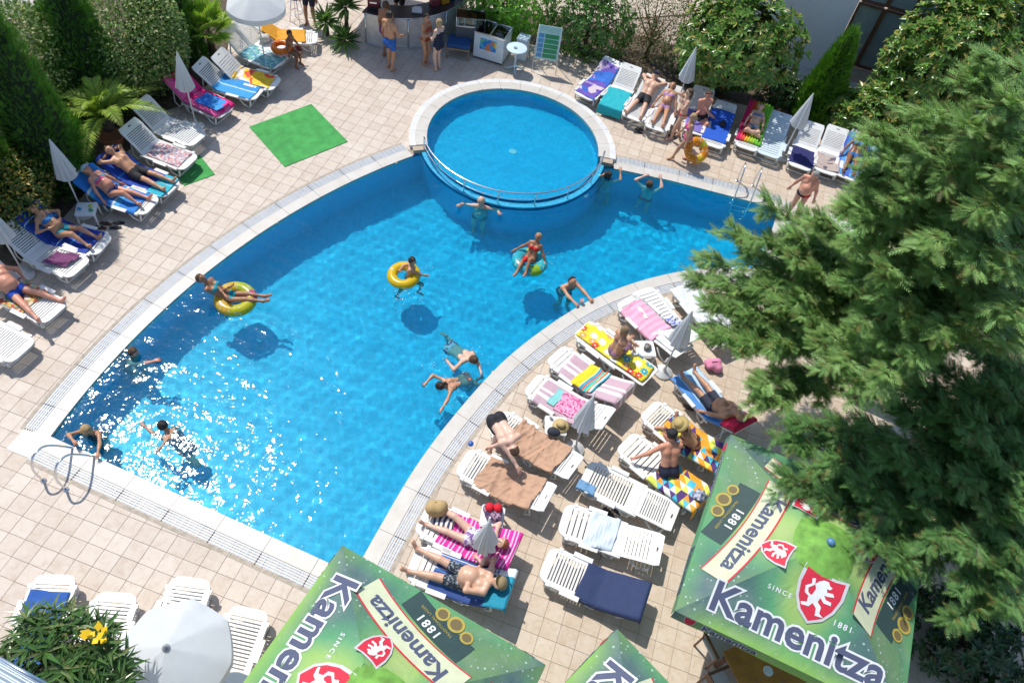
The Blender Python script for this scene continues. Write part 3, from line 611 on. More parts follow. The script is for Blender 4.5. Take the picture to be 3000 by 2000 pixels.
# handrail on the weir
M_STEEL = plain('steel', (0.75, 0.76, 0.78), 0.22, 1.0, var=0.05)
rail = empty('handrail', (CC[0], CC[1] - R_WALL + 0.1, 0.045), label='curved steel handrail along the wall between paddling pool and main pool', category='handrail')
off0 = Vector((CC[0], CC[1] - R_WALL + 0.1, 0.045)); RR = R_WALL - 0.08
A0, A1 = a_r + 0.03, a_l - 0.02
up_l = [Vector((*q, 0.45)) - off0 for q in arc(CC, RR, A0, A1, 50)]; lo_l = [Vector((*q, 0.25)) - off0 for q in arc(CC, RR, A0, A1, 50)]
MB().tube(up_l, 0.022, 8).build('top_rail', M_STEEL, rail, True); MB().tube(lo_l, 0.012, 6).build('lower_rail', M_STEEL, rail, True)
for k in range(8):
    q = arc(CC, RR, A0 + (A1 - A0) * k / 7 * 0.996, A1, 2)[0]; b = Vector((*q, 0.045)) - off0
    MB().tube([b, b + Vector((0, 0, 0.40))], 0.016, 8).build('post', M_STEEL, rail, True)
# pool ladders
def ladder(pa, pb, inward, label):
    """pa, pb: where the two rails stand on the deck; inward: unit vector to the water"""
    a, b = Vector((*pa, 0)), Vector((*pb, 0)); inw = Vector((*inward, 0)); root = empty('pool_ladder', (a + b) / 2, label=label, category='ladder'); c = (a + b) / 2
    for q in (a, b):
        pts = [q, q + Vector((0, 0, 0.45)) + inw * -0.02, q + Vector((0, 0, 0.68)) + inw * 0.08, q + Vector((0, 0, 0.74)) + inw * 0.22, q + Vector((0, 0, 0.62)) + inw * 0.42, q + Vector((0, 0, 0.05)) + inw * 0.72, q + Vector((0, 0, -0.2)) + inw * 0.78, q + Vector((0, 0, -1.1)) + inw * 0.80]
        pts = [Vector(p) for p in smooth3(pts, 28)]
        o = MB().tube([p - c for p in pts], 0.021, 8).build('rail', M_STEEL, root, True); o.cycles.is_caustics_receiver = True
        MB().lathe(q - c, [(0.055, 0.0), (0.055, 0.012), (0.03, 0.03)], 14).build('base_flange', M_STEEL, root, True)
    for z in (-0.3, -0.55, -0.8, -1.02):
        mid = c + inw * 0.79; d = (b - a); o = MB().bbox(mid + Vector((0, 0, z)) - c, (d.length, 0.08, 0.025), 0.005, Matrix.Rotation(atan2(d.y, d.x), 3, 'Z')).build('step', M_STEEL, root); o.cycles.is_caustics_receiver = True
    return root
def smooth3(pts, n):
    pts = [Vector(p) for p in pts]; pts = [2 * pts[0] - pts[1]] + pts + [2 * pts[-1] - pts[-2]]; L = len(pts) - 3; out = []
    for k in range(n):
        u = k / (n - 1) * L; i = min(int(u), L - 1); t_ = u - i; a, b, c, d = pts[i:i + 4]
        out.append(0.5 * ((2 * b) + (c - a) * t_ + (2 * a - 5 * b + 4 * c - d) * t_ * t_ + (3 * b - a - 3 * c + d) * t_ ** 3))
    return out
pa, pb = P(128, 1408), P(194, 1434); ladder((pa.x, pa.y), (pb.x, pb.y), (0.05, 1.0), 'bent steel ladder with two handrails at the near corner of the pool')
pa, pb = P(2158, 530), P(2204, 544); ladder((pa.x, pa.y), (pb.x, pb.y), (0.06, -1.0), 'steel ladder going down into the water at the far pool edge')
# ---------------------------------------------------------------- loungers
def plastic(name, c, rough=0.35):
    t = NT(name); n1 = t.noise(5, 4, t.coord()); n2 = t.noise(40, 2, t.coord())
    rn = t.n('ObjectInfo').outputs['Random']; c = t.mix(t.math('MULTIPLY', rn, 0.5), c, (c[0] * 0.98, c[1] * 0.93, c[2] * 0.82)) if True else c; cd = (0.64, 0.62, 0.57)
    return t.done(t.bsdf(t.mix(t.n('MapRange', i0=n1, i1=0.4, i2=0.75, i3=0.0, i4=0.35).outputs[0], c, cd) if True else t.mix(0.5, c, tuple(x * 0.82 for x in (c[0], c[1] * 0.97, c[2] * 0.9))), rough, t.bump(n2, 0.04, 0.004)))
M_PLAST = plastic('white_plastic', (0.78, 0.79, 0.79)); M_PLAST_SHADE = plastic('shade_tinted_plastic', (0.62, 0.74, 0.82))  # the bluish copy is white plastic with tree shade painted into its colour
SEAT_Z, SEAT_L, BACK_L, HALF = 0.33, 1.16, 0.76, 0.335
def slotted(L, W, slots, th, round_end=0.0, hole=False, cols=3):
    """moulded panel from x=0..L, y=-W..W with slots across; slots: (x0, x1, y0, y1)"""
    xs = sorted({0.0, L} | {a for s_ in slots for a in s_[:2]}); ys = sorted({-W, W} | {a for s_ in slots for a in s_[2:]})
    if round_end: xs = sorted(set(xs) | {round_end * 0.12, round_end * 0.4, round_end})
    vs, fs, ix = [], [], {}
    def vid(x, y, k):
        key = (x, y, k)
        if key not in ix:
            yy = y
            if round_end and x < round_end: yy = max(-1, min(1, y / W)) * (W - round_end * (1 - sqrt(max(0, 1 - (1 - x / round_end) ** 2))))
            ix[key] = len(vs); vs.append((x, yy, -th * k))
        return ix[key]
    def solid(i, j):
        if i < 0 or j < 0 or i >= len(xs) - 1 or j >= len(ys) - 1: return False
        cx, cy_ = (xs[i] + xs[i + 1]) / 2, (ys[j] + ys[j + 1]) / 2
        return not any(a < cx < b and c < cy_ < d for a, b, c, d in slots)
    for i in range(len(xs) - 1):
        for j in range(len(ys) - 1):
            if not solid(i, j): continue
            q = [(xs[i], ys[j]), (xs[i + 1], ys[j]), (xs[i + 1], ys[j + 1]), (xs[i], ys[j + 1])]
            fs.append(tuple(vid(*p, 0) for p in q)); fs.append(tuple(vid(*p, 1) for p in reversed(q)))
            for di, dj, a, b in ((0, -1, 0, 1), (1, 0, 1, 2), (0, 1, 2, 3), (-1, 0, 3, 0)):
                if not solid(i + di, j + dj): fs.append((vid(*q[a], 0), vid(*q[a], 1), vid(*q[b], 1), vid(*q[b], 0)))
    return vs, fs
def _slots(x0, x1, n, W, duty=0.45, two=False):
    p = (x1 - x0) / n; out = []
    for i in range(n):
        a = x0 + i * p
        out += [(a, a + p * duty, -W, W)] if not two else [(a, a + p * duty, -W, -0.015), (a, a + p * duty, 0.015, W)]
    return out
_seat = MB().add(*slotted(SEAT_L, HALF, _slots(0.16, 0.98, 14, HALF - 0.07, 0.42), 0.03, 0.16)).mesh('seat', M_PLAST)
_seat_b = MB().add(*slotted(SEAT_L, HALF, _slots(0.16, 0.98, 8, HALF - 0.07, 0.22), 0.03, 0.16)).mesh('seat', M_PLAST)
def _backmesh(n, duty, hole=True):
    sl = _slots(0.10, 0.58, n, HALF - 0.075, duty) + ([(0.66, 0.69, -0.045, 0.045)] if hole else [])
    vs, fs = slotted(BACK_L, HALF - 0.01, sl, 0.028); vs = [(x, y * (1 - 0.10 * max(0, (x - 0.66) / 0.1)), z + 0.03 * sin(pi * x / BACK_L) * 0.5) for x, y, z in vs]
    return MB().add(vs, fs).mesh('backrest', M_PLAST)
_back, _back_b = _backmesh(10, 0.34), _backmesh(7, 0.2)
_rail = []
for sg in (-1, 1):
    mb = MB(); y = sg * (HALF + 0.012); mb.box((0.72, y, SEAT_Z - 0.03), (1.0, 0.028, 0.06)); mb.box((0.62, sg * (HALF + 0.045), SEAT_Z + 0.012), (0.36, 0.09, 0.03)); mb.box((0.2, sg * (HALF + 0.01), SEAT_Z - 0.012), (0.07, 0.07, 0.05)); _rail.append(mb.mesh('side_rail', M_PLAST))
def _legmesh(x0, x1, xm, flip=1):
    """hoop of moulded legs joined by a low crossbar"""
    mb = MB(); z = SEAT_Z - 0.05
    for sg in (-1, 1):
        y = sg * (HALF - 0.02); mb.tube([(x0, y, z), (lerp(x0, xm, .35), y * 0.98, 0.10), (xm, y * 0.92, 0.02)], [0.024, 0.026, 0.024], 6); mb.tube([(x1, y, z), (lerp(x1, xm, .5), y * 0.97, 0.09), (xm, y * 0.92, 0.02)], [0.020, 0.022, 0.022], 6)
    mb.tube([(xm, -(HALF - 0.02) * 0.92, 0.024), (xm, (HALF - 0.02) * 0.92, 0.024)], 0.022, 6); return mb.mesh('leg', M_PLAST, True)
_leg_f, _leg_r = _legmesh(0.14, 0.50, 0.22), _legmesh(1.12, 0.86, 1.05)
_leg_h = {}
LOUNGERS = {}
class Lounger: pass
def lounger(key, foot, head, ang, label, group, style='a', blue=False, seat_len=None):
    """foot/head: photo pixels of the two ends; ang: backrest angle"""
    a = radians(ang); zf = SEAT_Z; zh = SEAT_Z + BACK_L * sin(a); f = P(*foot, zf); h_ = P(*head, zh); d = Vector((h_.x - f.x, h_.y - f.y, 0)); L = d.length; want = SEAT_L + BACK_L * cos(a)
    d = d / L; mid_shift = (L - want) / 2; o = f + d * mid_shift
    q = Lounger(); q.o = Vector((o.x, o.y, 0)); q.d = d; q.ang = a; q.rz = atan2(d.y, d.x); q.n = Vector((-d.y, d.x, 0)); q.seat_mesh = None
    root = empty('sun_lounger', q.o, q.rz, label=label, category='sun lounger', group=group); q.root = root
    def part(nm, me, loc=(0, 0, 0), rot=None):
        ob = link(nm, me, root, loc)
        if rot: ob.rotation_euler = rot
        if blue:
            ob.data = BLUE.setdefault(me.name, me.copy()); ob.data.materials[0] = M_PLAST_SHADE
        return ob
    part('seat', _seat if style == 'a' else _seat_b, (0, 0, SEAT_Z)); part('backrest', _back if style == 'a' else _back_b, (SEAT_L + 0.004, 0, SEAT_Z), (0, -a, 0))
    for m in _rail: part('side_rail', m)
    part('leg', _leg_f); part('leg', _leg_r)
    kx = SEAT_L + 0.45 * cos(a); kz = SEAT_Z + 0.45 * sin(a)
    if ang > 12:
        mb = MB()
        for sg in (-1, 1): mb.tube([(kx, sg * 0.26, kz - 0.03), (kx + 0.06, sg * 0.26, 0.16), (kx - 0.05, sg * 0.26, 0.05)], 0.017, 6)
        mb.tube([(kx - 0.05, -0.26, 0.05), (kx - 0.05, 0.26, 0.05)], 0.017, 6); ob = mb.build('back_prop', M_PLAST_SHADE if blue else M_PLAST, root, True)
    else:
        ob = link('leg', _leg_f, root, (SEAT_L + BACK_L, 0, 0)); ob.rotation_euler = (0, 0, pi)
    q.W = lambda x, y, z=0.0: q.o + q.d * x + q.n * y + Vector((0, 0, z))
    def prof(x):
        return (x, SEAT_Z + 0.006) if x <= SEAT_L else (SEAT_L + (x - SEAT_L) * cos(a), SEAT_Z + 0.006 + (x - SEAT_L) * sin(a))
    q.prof = prof
    def on(x, y, z=0.0):
        """a place x along the lounger from its foot end, y across, z off its surface"""
        if x <= SEAT_L: return q.W(x, y, SEAT_Z + z)
        return q.W(SEAT_L + (x - SEAT_L) * cos(a) - z * sin(a), y, SEAT_Z + (x - SEAT_L) * sin(a) + z * cos(a))
    q.on = on; LOUNGERS[key] = q; return q
BLUE = {}
GL, GN, GR, GC = 'white loungers along the planted left side', 'white loungers at the near parasol', 'loungers below the trees on the far side', 'white loungers on the deck between pool and parasols'
lounger('L1', (884, 108), (791, 61), 38, 'lounger with a plain orange towel beside the bar stool', GL)
lounger('L2', (826, 150), (722, 70), 40, 'lounger with a bag and white cloth under the open white parasol', GL)
lounger('L3', (807, 182), (683, 86), 45, 'lounger with a green and blue patterned towel by the fan palm', GL)
lounger('L4', (791, 242), (656, 158), 45, 'lounger with a yellow and red towel, next to a fan palm', GL, 'b')
lounger('L5', (756, 274), (585, 182), 42, 'lounger with a sky blue towel beside the pink air mattress', GL)
lounger('L6', (670, 332), (496, 212), 40, 'lounger carrying a pink air mattress', GL)
lounger('L7', (571, 405), (421, 298), 45, 'empty lounger between the pink mattress and the feather palm', GL)
lounger('L8', (545, 472), (387, 367), 45, 'lounger with a pink and grey cloth standing over a green mat', GL)
lounger('L9', (491, 550), (322, 451), 32, 'lounger under the man lying with arms behind his head', GL)
lounger('L10', (424, 598), (255, 505), 38, 'lounger under the woman in the pink and blue bikini', GL)
lounger('L11', (281, 712), (102, 620), 45, 'lounger under the woman reading on a dark blue towel', GL)
lounger('L12', (210, 776), (48, 665), 45, 'lounger with a crumpled purple cloth below a closed parasol', GL)
lounger('L13', (140, 905), (-30, 790), 40, 'lounger under the man in royal blue trunks', GL)
lounger('L14', (40, 1016), (-135, 900), 40, 'lounger cut by the picture edge beside the long pool side', GL)
lounger('B1', (145, 1742), (40, 1960), 20, 'lounger with a blue towel behind the leafy bush', GN)
lounger('B2', (322, 1803), (225, 2010), 20, 'lounger next to the yellow flowers of the bush', GN)
lounger('B3', (543, 1752), (450, 1960), 20, 'lounger half covered by the open white parasol, farther from the camera', GN)
lounger('B4', (712, 1840), (610, 2060), 20, 'lounger half covered by the open parasol, next to the green parasol', GN)
lounger('R1', (1714, 278), (1793, 180), 30, 'lounger with a purple and blue patterned towel beside the hedge', GR)
lounger('R2', (1787, 317), (1854, 189), 34, 'lounger with a turquoise towel hanging over its foot', GR)
lounger('R3', (1857, 336), (1915, 235), 34, 'lounger under the man in black shorts and dark cap', GR)
lounger('R4', (1921, 377), (1972, 250), 34, 'lounger under the woman in the lilac bikini', GR)
lounger('R5', (2036, 384), (2064, 262), 34, 'lounger with a violet towel behind the standing women', GR)
lounger('R6', (2090, 412), (2125, 315), 25, 'lounger with a royal blue towel and a dark cap lying on it', GR)
lounger('R7', (2186, 432), (2230, 308), 30, 'lounger under the rainbow air mattress', GR)
lounger('R8', (2249, 457), (2293, 330), 22, 'empty lounger with shade painted in as light blue beside the rainbow mattress', GR, 'b', True)
lounger('R9', (2342, 491), (2386, 360), 30, 'lounger with a navy towel beside a closed parasol', GR)
lounger('R10', (2419, 505), (2458, 374), 30, 'lounger with a grey beige towel in front of the woman in blue', GR)
lounger('R11', (2480, 520), (2528, 390), 36, 'lounger under the tanned woman in the blue bikini beside the conifer', GR)
lounger('R12', (2425, 655), (2540, 690), 8, 'lounger of which one white end shows under the conifer', GR, 'b')
lounger('C0', (1850, 893), (1985, 1010), 8, 'lounger with a pink towel next to a closed parasol', GC)
lounger('C1', (1890, 862), (2010, 985), 20, 'lounger with empty white slats, nearest to the curved pool edge', GC, 'b')
lounger('C2', (1715, 968), (1893, 1096), 4, 'lounger with a yellow flowered mat and a woman sitting on it', GC)
lounger('C3', (1640, 1045), (1815, 1140), 30, 'lounger with striped towels and a yellow striped bag on top', GC, 'b')
lounger('C4', (1572, 1130), (1765, 1215), 30, 'lounger with striped towel and a pink dotted cloth', GC, 'b')
lounger('C5', (1466, 1238), (1672, 1360), 14, 'lounger with a brown towel, the farther of the two being made up', GC)
lounger('C6', (1372, 1356), (1592, 1448), 24, 'lounger with a brown towel, the nearer of the two being made up', GC)
lounger('C7', (1262, 1525), (1478, 1600), 28, 'lounger under the red haired woman on a pink striped towel', GC, 'b')
lounger('C8', (1236, 1655), (1462, 1715), 30, 'lounger under the big man in dark shorts and khaki cap', GC, 'b')
lounger('C9', (1728, 1392), (1962, 1508), 0, 'empty flat lounger in the middle of the deck', GC)
lounger('C10', (1668, 1525), (1915, 1603), 10, 'lounger with a pale blue shirt thrown over it', GC, 'b')
lounger('C11', (1617, 1656), (1868, 1750), 22, 'lounger with a navy towel spread over its back', GC)
lounger('C12', (1848, 1305), (2040, 1450), 10, 'lounger with a patterned towel and a man in a black cap sitting on it', GC, 'b')
lounger('C13', (1925, 1216), (2095, 1330), 14, 'lounger with a patterned towel and a woman with a straw hat', GC)
lounger('C14', (2015, 1105), (2170, 1235), 32, 'lounger with light blue towels and a man lying on it under the conifer', GC, 'b')
lounger('C15', (2028, 872), (2115, 960), 8, 'lounger covered with a white cloth at the edge of the conifer', GC, 'b')

# ---------------------------------------------------------------- towels, mats and cloths
def uvw(t, sx=1.0, sy=1.0):
    return t.n('UVMap', _uv_map='UV').outputs[0]
def cloth(name, q, x0, x1, w, mat, label, cat='towel', y=0.0, lift=0.012, thick=0.012, wrinkle=0.012, hang=0.0, group=None, nx=36, ny=18, skew=0.0, seed=0, puff=0.0):
    """cloth lying on a lounger from x0 to x1 (measured along its surface), w wide, with edges hanging where it is wider than the lounger"""
    r = np.random.default_rng(seed + int(abs(x0 * 100) + w * 1000)); V = []; UV = []; ph = r.uniform(0, 6.28, 12); dirs = r.uniform(0, pi, 12); fr = r.uniform(6, 26, 12); a = q.ang
    edge = HALF + 0.02
    for i in range(nx):
        for j in range(ny):
            u, v = i / (nx - 1), j / (ny - 1); x = lerp(x0, x1, u); yy = y + (v - 0.5) * w + skew * (u - 0.5); xx = x + 0.02 * sin(v * 5 + ph[0])
            n_ = sum(sin(fr[k] * (x * cos(dirs[k]) + yy * sin(dirs[k])) + ph[k]) for k in range(12)) / 7 + sum(max(0.0, 1 - 3.2 * abs(sin(0.55 * fr[k] * (x * cos(dirs[k] + 0.5 * sin(2 * yy + k)) + yy * sin(dirs[k])) + ph[k]))) for k in range(5)) * 0.55
            z = lift + (0.024 if xx > SEAT_L - 0.05 else 0.004) + wrinkle * max(-0.3, n_) + puff * (1 - (2 * v - 1) ** 4) * (1 - (2 * u - 1) ** 8); side = 0.0
            ay = abs(yy)
            if ay > edge: side = (ay - edge); yy = math.copysign(edge + 0.012 + 0.10 * side, yy)
            drop = side
            if xx < 0: p = q.W(-0.015 + 0.15 * xx, yy, SEAT_Z + lift + xx * 0.95 - drop)
            elif xx > SEAT_L + BACK_L:
                e = xx - SEAT_L - BACK_L; b_ = q.on(SEAT_L + BACK_L, yy, lift); p = b_ + q.d * (0.02 + 0.1 * e) + Vector((0, 0, -e * 0.95 - drop))
            else: p = q.on(xx, yy, z - drop * 0)
            if 0 <= xx <= SEAT_L + BACK_L and side > 0: p = p + Vector((0, 0, -drop * 0.95)) 
            p.z = max(p.z, 0.015); V.append(p - q.o); UV.append((u * abs(x1 - x0), v * w))
    idx = lambda i, j: i * ny + j
    F = [(idx(i, j), idx(i + 1, j), idx(i + 1, j + 1), idx(i, j + 1)) for i in range(nx - 1) for j in range(ny - 1)]
    me = bpy.data.meshes.new(name); me.from_pydata([tuple(v) for v in V], [], F); me.materials.append(mat); uv = me.uv_layers.new(name='UV')
    for l in me.loops: uv.data[l.index].uv = UV[l.vertex_index]
    me.polygons.foreach_set('use_smooth', [True] * len(me.polygons))
    o = link(name, me, None, q.o, label=label, category=cat)
    if group: o['group'] = group
    m = o.modifiers.new('thickness', 'SOLIDIFY'); m.thickness = thick; m.offset = -1
    return o
def stripes(name, stops, axis=1, scale=1.0):
    def b(t):
        sp = t.n('SeparateXYZ', i0=uvw(t)).outputs[axis]; f = t.math('FRACT', t.math('MULTIPLY', sp, scale)); return t.ramp(f, stops, 'CONSTANT')
    return fabric(name, b)
def blotch(name, cols, scale=6.0, feature='F1'):
    def b(t):
        v = t.vor(scale, uvw(t), out=1, Randomness=1.0); f = t.n('SeparateColor', Color=v).outputs[0]; n = len(cols); return t.ramp(f, [(i / n, c) for i, c in enumerate(cols)], 'CONSTANT')
    return fabric(name, b)
def flowers(name, ground_, cols, scale=5.0):  # 2D cells
    def b(t):
        u = uvw(t); vd = t.n('TexVoronoi', _voronoi_dimensions='2D', _feature='F1', Scale=scale, Randomness=0.6); t.set(vd, 'Vector', u); d = vd.outputs[0]; c = t.n('SeparateColor', Color=vd.outputs[1]).outputs[0]
        rel = t.n('VectorMath', _operation='SUBTRACT', i0=t.n('VectorMath', _operation='SCALE', i0=u, Scale=scale).outputs[0], i1=t.n('VectorMath', _operation='SCALE', i0=vd.outputs[2], Scale=scale).outputs[0]).outputs[0]
        sp = t.n('SeparateXYZ', i0=rel); ang = t.math('ARCTAN2', sp.outputs[0], sp.outputs[1]); pet = t.math('ADD', 0.36, t.math('MULTIPLY', t.math('SINE', t.math('MULTIPLY', ang, 8.0)), 0.08))
        m = t.math('LESS_THAN', d, pet); mid = t.math('LESS_THAN', d, 0.09); n = len(cols)
        fl = t.ramp(c, [(i / n, k) for i, k in enumerate(cols)], 'CONSTANT'); return t.mix(mid, t.mix(m, ground_, fl), (0.85, 0.8, 0.6))
    return fabric(name, b)
def triangles(name, cols, scale=7.0):
    def b(t):
        u = t.n('VectorMath', _operation='SCALE', i0=uvw(t), Scale=scale).outputs[0]; s_ = t.n('SeparateXYZ', i0=u); fx, fy = t.math('FRACT', s_.outputs[0]), t.math('FRACT', s_.outputs[1]); ix, iy = t.math('FLOOR', s_.outputs[0]), t.math('FLOOR', s_.outputs[1])
        tri = t.math('GREATER_THAN', t.math('ADD', fx, fy), 1.0); w = t.n('TexWhiteNoise', _noise_dimensions='3D', i0=t.n('CombineXYZ', i0=ix, i1=iy, i2=tri).outputs[0]).outputs[0]; n = len(cols)
        return t.ramp(w, [(i / n, c) for i, c in enumerate(cols)], 'CONSTANT')
    return fabric(name, b)
def ribs(name, c, scale=28.0):
    def b(t):
        n1 = t.noise(5, 3, uvw(t)); return t.mix(n1, tuple(x * 0.75 for x in c), tuple(min(1, x * 1.12) for x in c))
    return fabric(name, b)
L = LOUNGERS; W0 = (0.80, 0.79, 0.77)
cloth('towel', L['L1'], 0.35, 1.7, 0.66, solid_fabric('orange_cloth', (0.72, 0.33, 0.02)), 'orange towel on the lounger beside the bar stool', lift=0.02)
cloth('towel', L['L2'], 0.15, 0.95, 0.60, blotch('white_blue_cloth', [(0.78, 0.8, 0.82), (0.55, 0.66, 0.75), (0.8, 0.8, 0.8)], 9), 'white towel with pale blue marks behind the child with the orange ring')
cloth('towel', L['L3'], 0.06, 1.2, 0.66, blotch('green_blue_cloth', [(0.12, 0.36, 0.42), (0.16, 0.45, 0.36), (0.10, 0.26, 0.42), (0.35, 0.55, 0.6)], 16), 'green and blue patterned towel on the lounger by the fan palm')
cloth('towel', L['L4'], 0.15, 1.25, 0.62, blotch('yellow_red_cloth', [(0.80, 0.50, 0.02), (0.85, 0.56, 0.03), (0.75, 0.1, 0.04), (0.7, 0.65, 0.6), (0.85, 0.55, 0.02)], 5), 'yellow and red towel crumpled on the lounger by the fan palm', wrinkle=0.025)
cloth('towel', L['L5'], 0.12, 1.25, 0.70, stripes('sky_cloth', [(0.0, (0.03, 0.27, 0.62)), (0.48, (0.45, 0.62, 0.76)), (0.55, (0.04, 0.32, 0.66))], 1, 1.4), 'sky blue towel on the lounger beside the pink air mattress')
def mattress(name, q, mat, label, x0=0.05, x1=1.98, w=0.72, tubes=9, th=0.09):
    """inflated mattress with lengthwise ribs"""
    o = cloth(name, q, x0, x1, w, mat, label, 'air mattress', lift=0.02, thick=0.03, wrinkle=0.0, nx=40, ny=tubes * 4 + 1)
    me = o.data; ny = tubes * 4 + 1
    for k, v in enumerate(me.vertices):
        i, j = divmod(k, ny); e = min(1, i / 2, (39 - i) / 2); a = 0 if q.prof is None else (q.ang if i / 39 * (x1 - x0) + x0 > SEAT_L else 0); bump = th * (0.45 + 0.55 * abs(sin(pi * j / 4))) * e
        v.co += Vector((-sin(a) * q.d.x, -sin(a) * q.d.y, cos(a))) * bump
    return o
mattress('air_mattress', L['L6'], stripes('pink_mattress', [(0.0, (0.80, 0.02, 0.22)), (0.5, (0.86, 0.12, 0.36))], 1, 2.8), 'pink air mattress lying on a lounger behind a closed parasol')
cloth('towel', L['L6'], 0.1, 0.85, 0.46, blotch('blue_pink_cloth', [(0.02, 0.16, 0.62), (0.04, 0.3, 0.75), (0.75, 0.03, 0.25), (0.02, 0.2, 0.7)], 3.2), 'bright blue towel with pink on top of the pink air mattress', lift=0.14)
cloth('towel', L['L8'], 0.18, 1.1, 0.58, blotch('pink_grey_cloth', [(0.62, 0.46, 0.47), (0.55, 0.2, 0.22), (0.7, 0.66, 0.66), (0.42, 0.38, 0.44)], 22), 'pink and grey cloth on the lounger over the green mat', wrinkle=0.02)
BLUE1 = stripes('deep_blue_cloth', [(0.0, (0.012, 0.06, 0.40)), (0.8, (0.02, 0.22, 0.55)), (0.84, (0.012, 0.06, 0.40))], 0, 0.9)
cloth('towel', L['L9'], 0.35, 1.9, 0.78, BLUE1, 'deep blue towel under the man with arms behind his head', wrinkle=0.008)
cloth('towel', L['L9'], 0.08, 0.5, 0.78, stripes('teal_cloth', [(0.0, (0.02, 0.42, 0.55)), (0.6, (0.3, 0.6, 0.65)), (0.7, (0.02, 0.4, 0.5))], 1, 5.0), 'teal striped towel at the feet of the man with arms behind his head', lift=0.02)
cloth('towel', L['L10'], 0.25, 1.85, 0.86, stripes('blue_white_cloth', [(0.0, (0.02, 0.20, 0.60)), (0.7, (0.05, 0.35, 0.7)), (0.9, (0.6, 0.7, 0.78))], 0, 1.6), 'bright blue towel under the woman in the pink and blue bikini')
cloth('towel', L['L11'], 0.22, 2.0, 0.86, stripes('navy_stripe_cloth', [(0.0, (0.012, 0.05, 0.33)), (0.55, (0.02, 0.25, 0.6)), (0.62, (0.012, 0.06, 0.36)), (0.9, (0.3, 0.5, 0.7)), (0.94, (0.012, 0.05, 0.33))], 0, 1.3), 'dark blue towel with lighter bands under the reading woman')
cloth('cloth', L['L12'], 0.25, 0.72, 0.42, solid_fabric('purple_cloth', (0.19, 0.05, 0.15)), 'crumpled purple cloth near the foot of a lounger', 'cloth', wrinkle=0.05, lift=0.05, skew=0.18)
cloth('towel', L['L13'], 0.55, 1.3, 0.7, blotch('mixed_cloth', [(0.6, 0.4, 0.1), (0.5, 0.1, 0.06), (0.2, 0.35, 0.2), (0.7, 0.6, 0.45)], 14), 'multicoloured towel under the man in royal blue trunks')
cloth('towel', L['B1'], 0.28, 1.5, 0.62, solid_fabric('blue_cloth_b', (0.02, 0.10, 0.38)), 'dark blue towel on a lounger behind the leafy bush', lift=0.02)
cloth('towel', L['R1'], 0.1, 1.75, 0.62, blotch('purple_blue_cloth', [(0.03, 0.12, 0.5), (0.10, 0.06, 0.38), (0.14, 0.08, 0.42), (0.35, 0.25, 0.45), (0.03, 0.16, 0.6), (0.6, 0.5, 0.55)], 4.5), 'purple and blue patterned towel beside the hedge')
cloth('towel', L['R2'], -0.28, 1.0, 0.80, solid_fabric('turquoise_cloth', (0.01, 0.42, 0.48)), 'turquoise towel hanging over the foot of a lounger', wrinkle=0.015)
cloth('towel', L['R5'], 0.1, 1.1, 0.62, solid_fabric('violet_cloth', (0.20, 0.16, 0.48)), 'violet towel on the lounger behind the standing women')
cloth('towel', L['R6'], 0.28, 1.6, 0.70, solid_fabric('royal_cloth', (0.012, 0.10, 0.55)), 'royal blue towel with a dark cap lying on it')
mattress('air_mattress', L['R7'], stripes('rainbow_mattress', [(0.0, (0.16, 0.5, 0.03)), (0.3, (0.40, 0.55, 0.03)), (0.52, (0.75, 0.40, 0.02)), (0.68, (0.75, 0.06, 0.05)), (0.85, (0.6, 0.01, 0.12))], 1, 1.39), 'rainbow coloured air mattress under the woman with folded legs', x0=0.28)
cloth('towel', L['R9'], 0.15, 0.95, 0.74, solid_fabric('navy_cloth', (0.018, 0.02, 0.12)), 'navy towel on the lounger beside a closed parasol')
cloth('towel', L['R10'], 0.15, 0.85, 0.70, blotch('beige_dark_cloth', [(0.42, 0.33, 0.30), (0.46, 0.37, 0.33), (0.12, 0.10, 0.13), (0.45, 0.36, 0.32)], 8), 'grey beige towel with dark print on a lounger')
cloth('towel', L['R11'], 0.1, 1.8, 0.74, stripes('blue_white2_cloth', [(0.0, (0.05, 0.12, 0.5)), (0.4, (0.65, 0.7, 0.76)), (0.6, (0.08, 0.3, 0.65))], 1, 3.0), 'blue and white striped towel under the tanned woman')
cloth('towel', L['C0'], 0.2, 1.25, 0.72, stripes('pink_cloth', [(0.0, (0.74, 0.34, 0.48)), (0.5, (0.80, 0.44, 0.57))], 0, 6.0), 'pink towel on the lounger next to a closed parasol', y=-0.06, wrinkle=0.02)
cloth('cloth', L['C0'], 1.1, 1.75, 0.5, blotch('pale_print_cloth', [(0.75, 0.77, 0.8), (0.6, 0.66, 0.74), (0.8, 0.8, 0.8)], 12), 'pale printed cloth behind the pink towel', 'cloth')
cloth('bag', L['C1'], 1.0, 1.32, 0.26, blotch('blue_print', [(0.7, 0.72, 0.76), (0.15, 0.2, 0.5), (0.5, 0.5, 0.65)], 14), 'blue and white printed bag on the white slatted lounger', 'bag', lift=0.07, wrinkle=0.04, y=0.1)
mattress('beach_mat', L['C2'], flowers('yellow_flower_mat', (0.80, 0.66, 0.03), [(0.72, 0.05, 0.03), (0.03, 0.33, 0.42), (0.72, 0.06, 0.03), (0.82, 0.8, 0.72), (0.1, 0.42, 0.36), (0.8, 0.35, 0.1)], 4.2), 'yellow flowered mat with a woman sitting on it', x0=0.03, x1=1.86, w=0.52, tubes=6, th=0.03)
bpy.data.objects['beach_mat']['category'] = 'mat'
STR = stripes('mauve_stripe', [(0.0, (0.52, 0.36, 0.42)), (0.30, (0.78, 0.72, 0.74)), (0.42, (0.52, 0.36, 0.42)), (0.52, (0.78, 0.72, 0.74)), (0.60, (0.52, 0.35, 0.41)), (0.9, (0.76, 0.70, 0.73))], 1, 1.33)
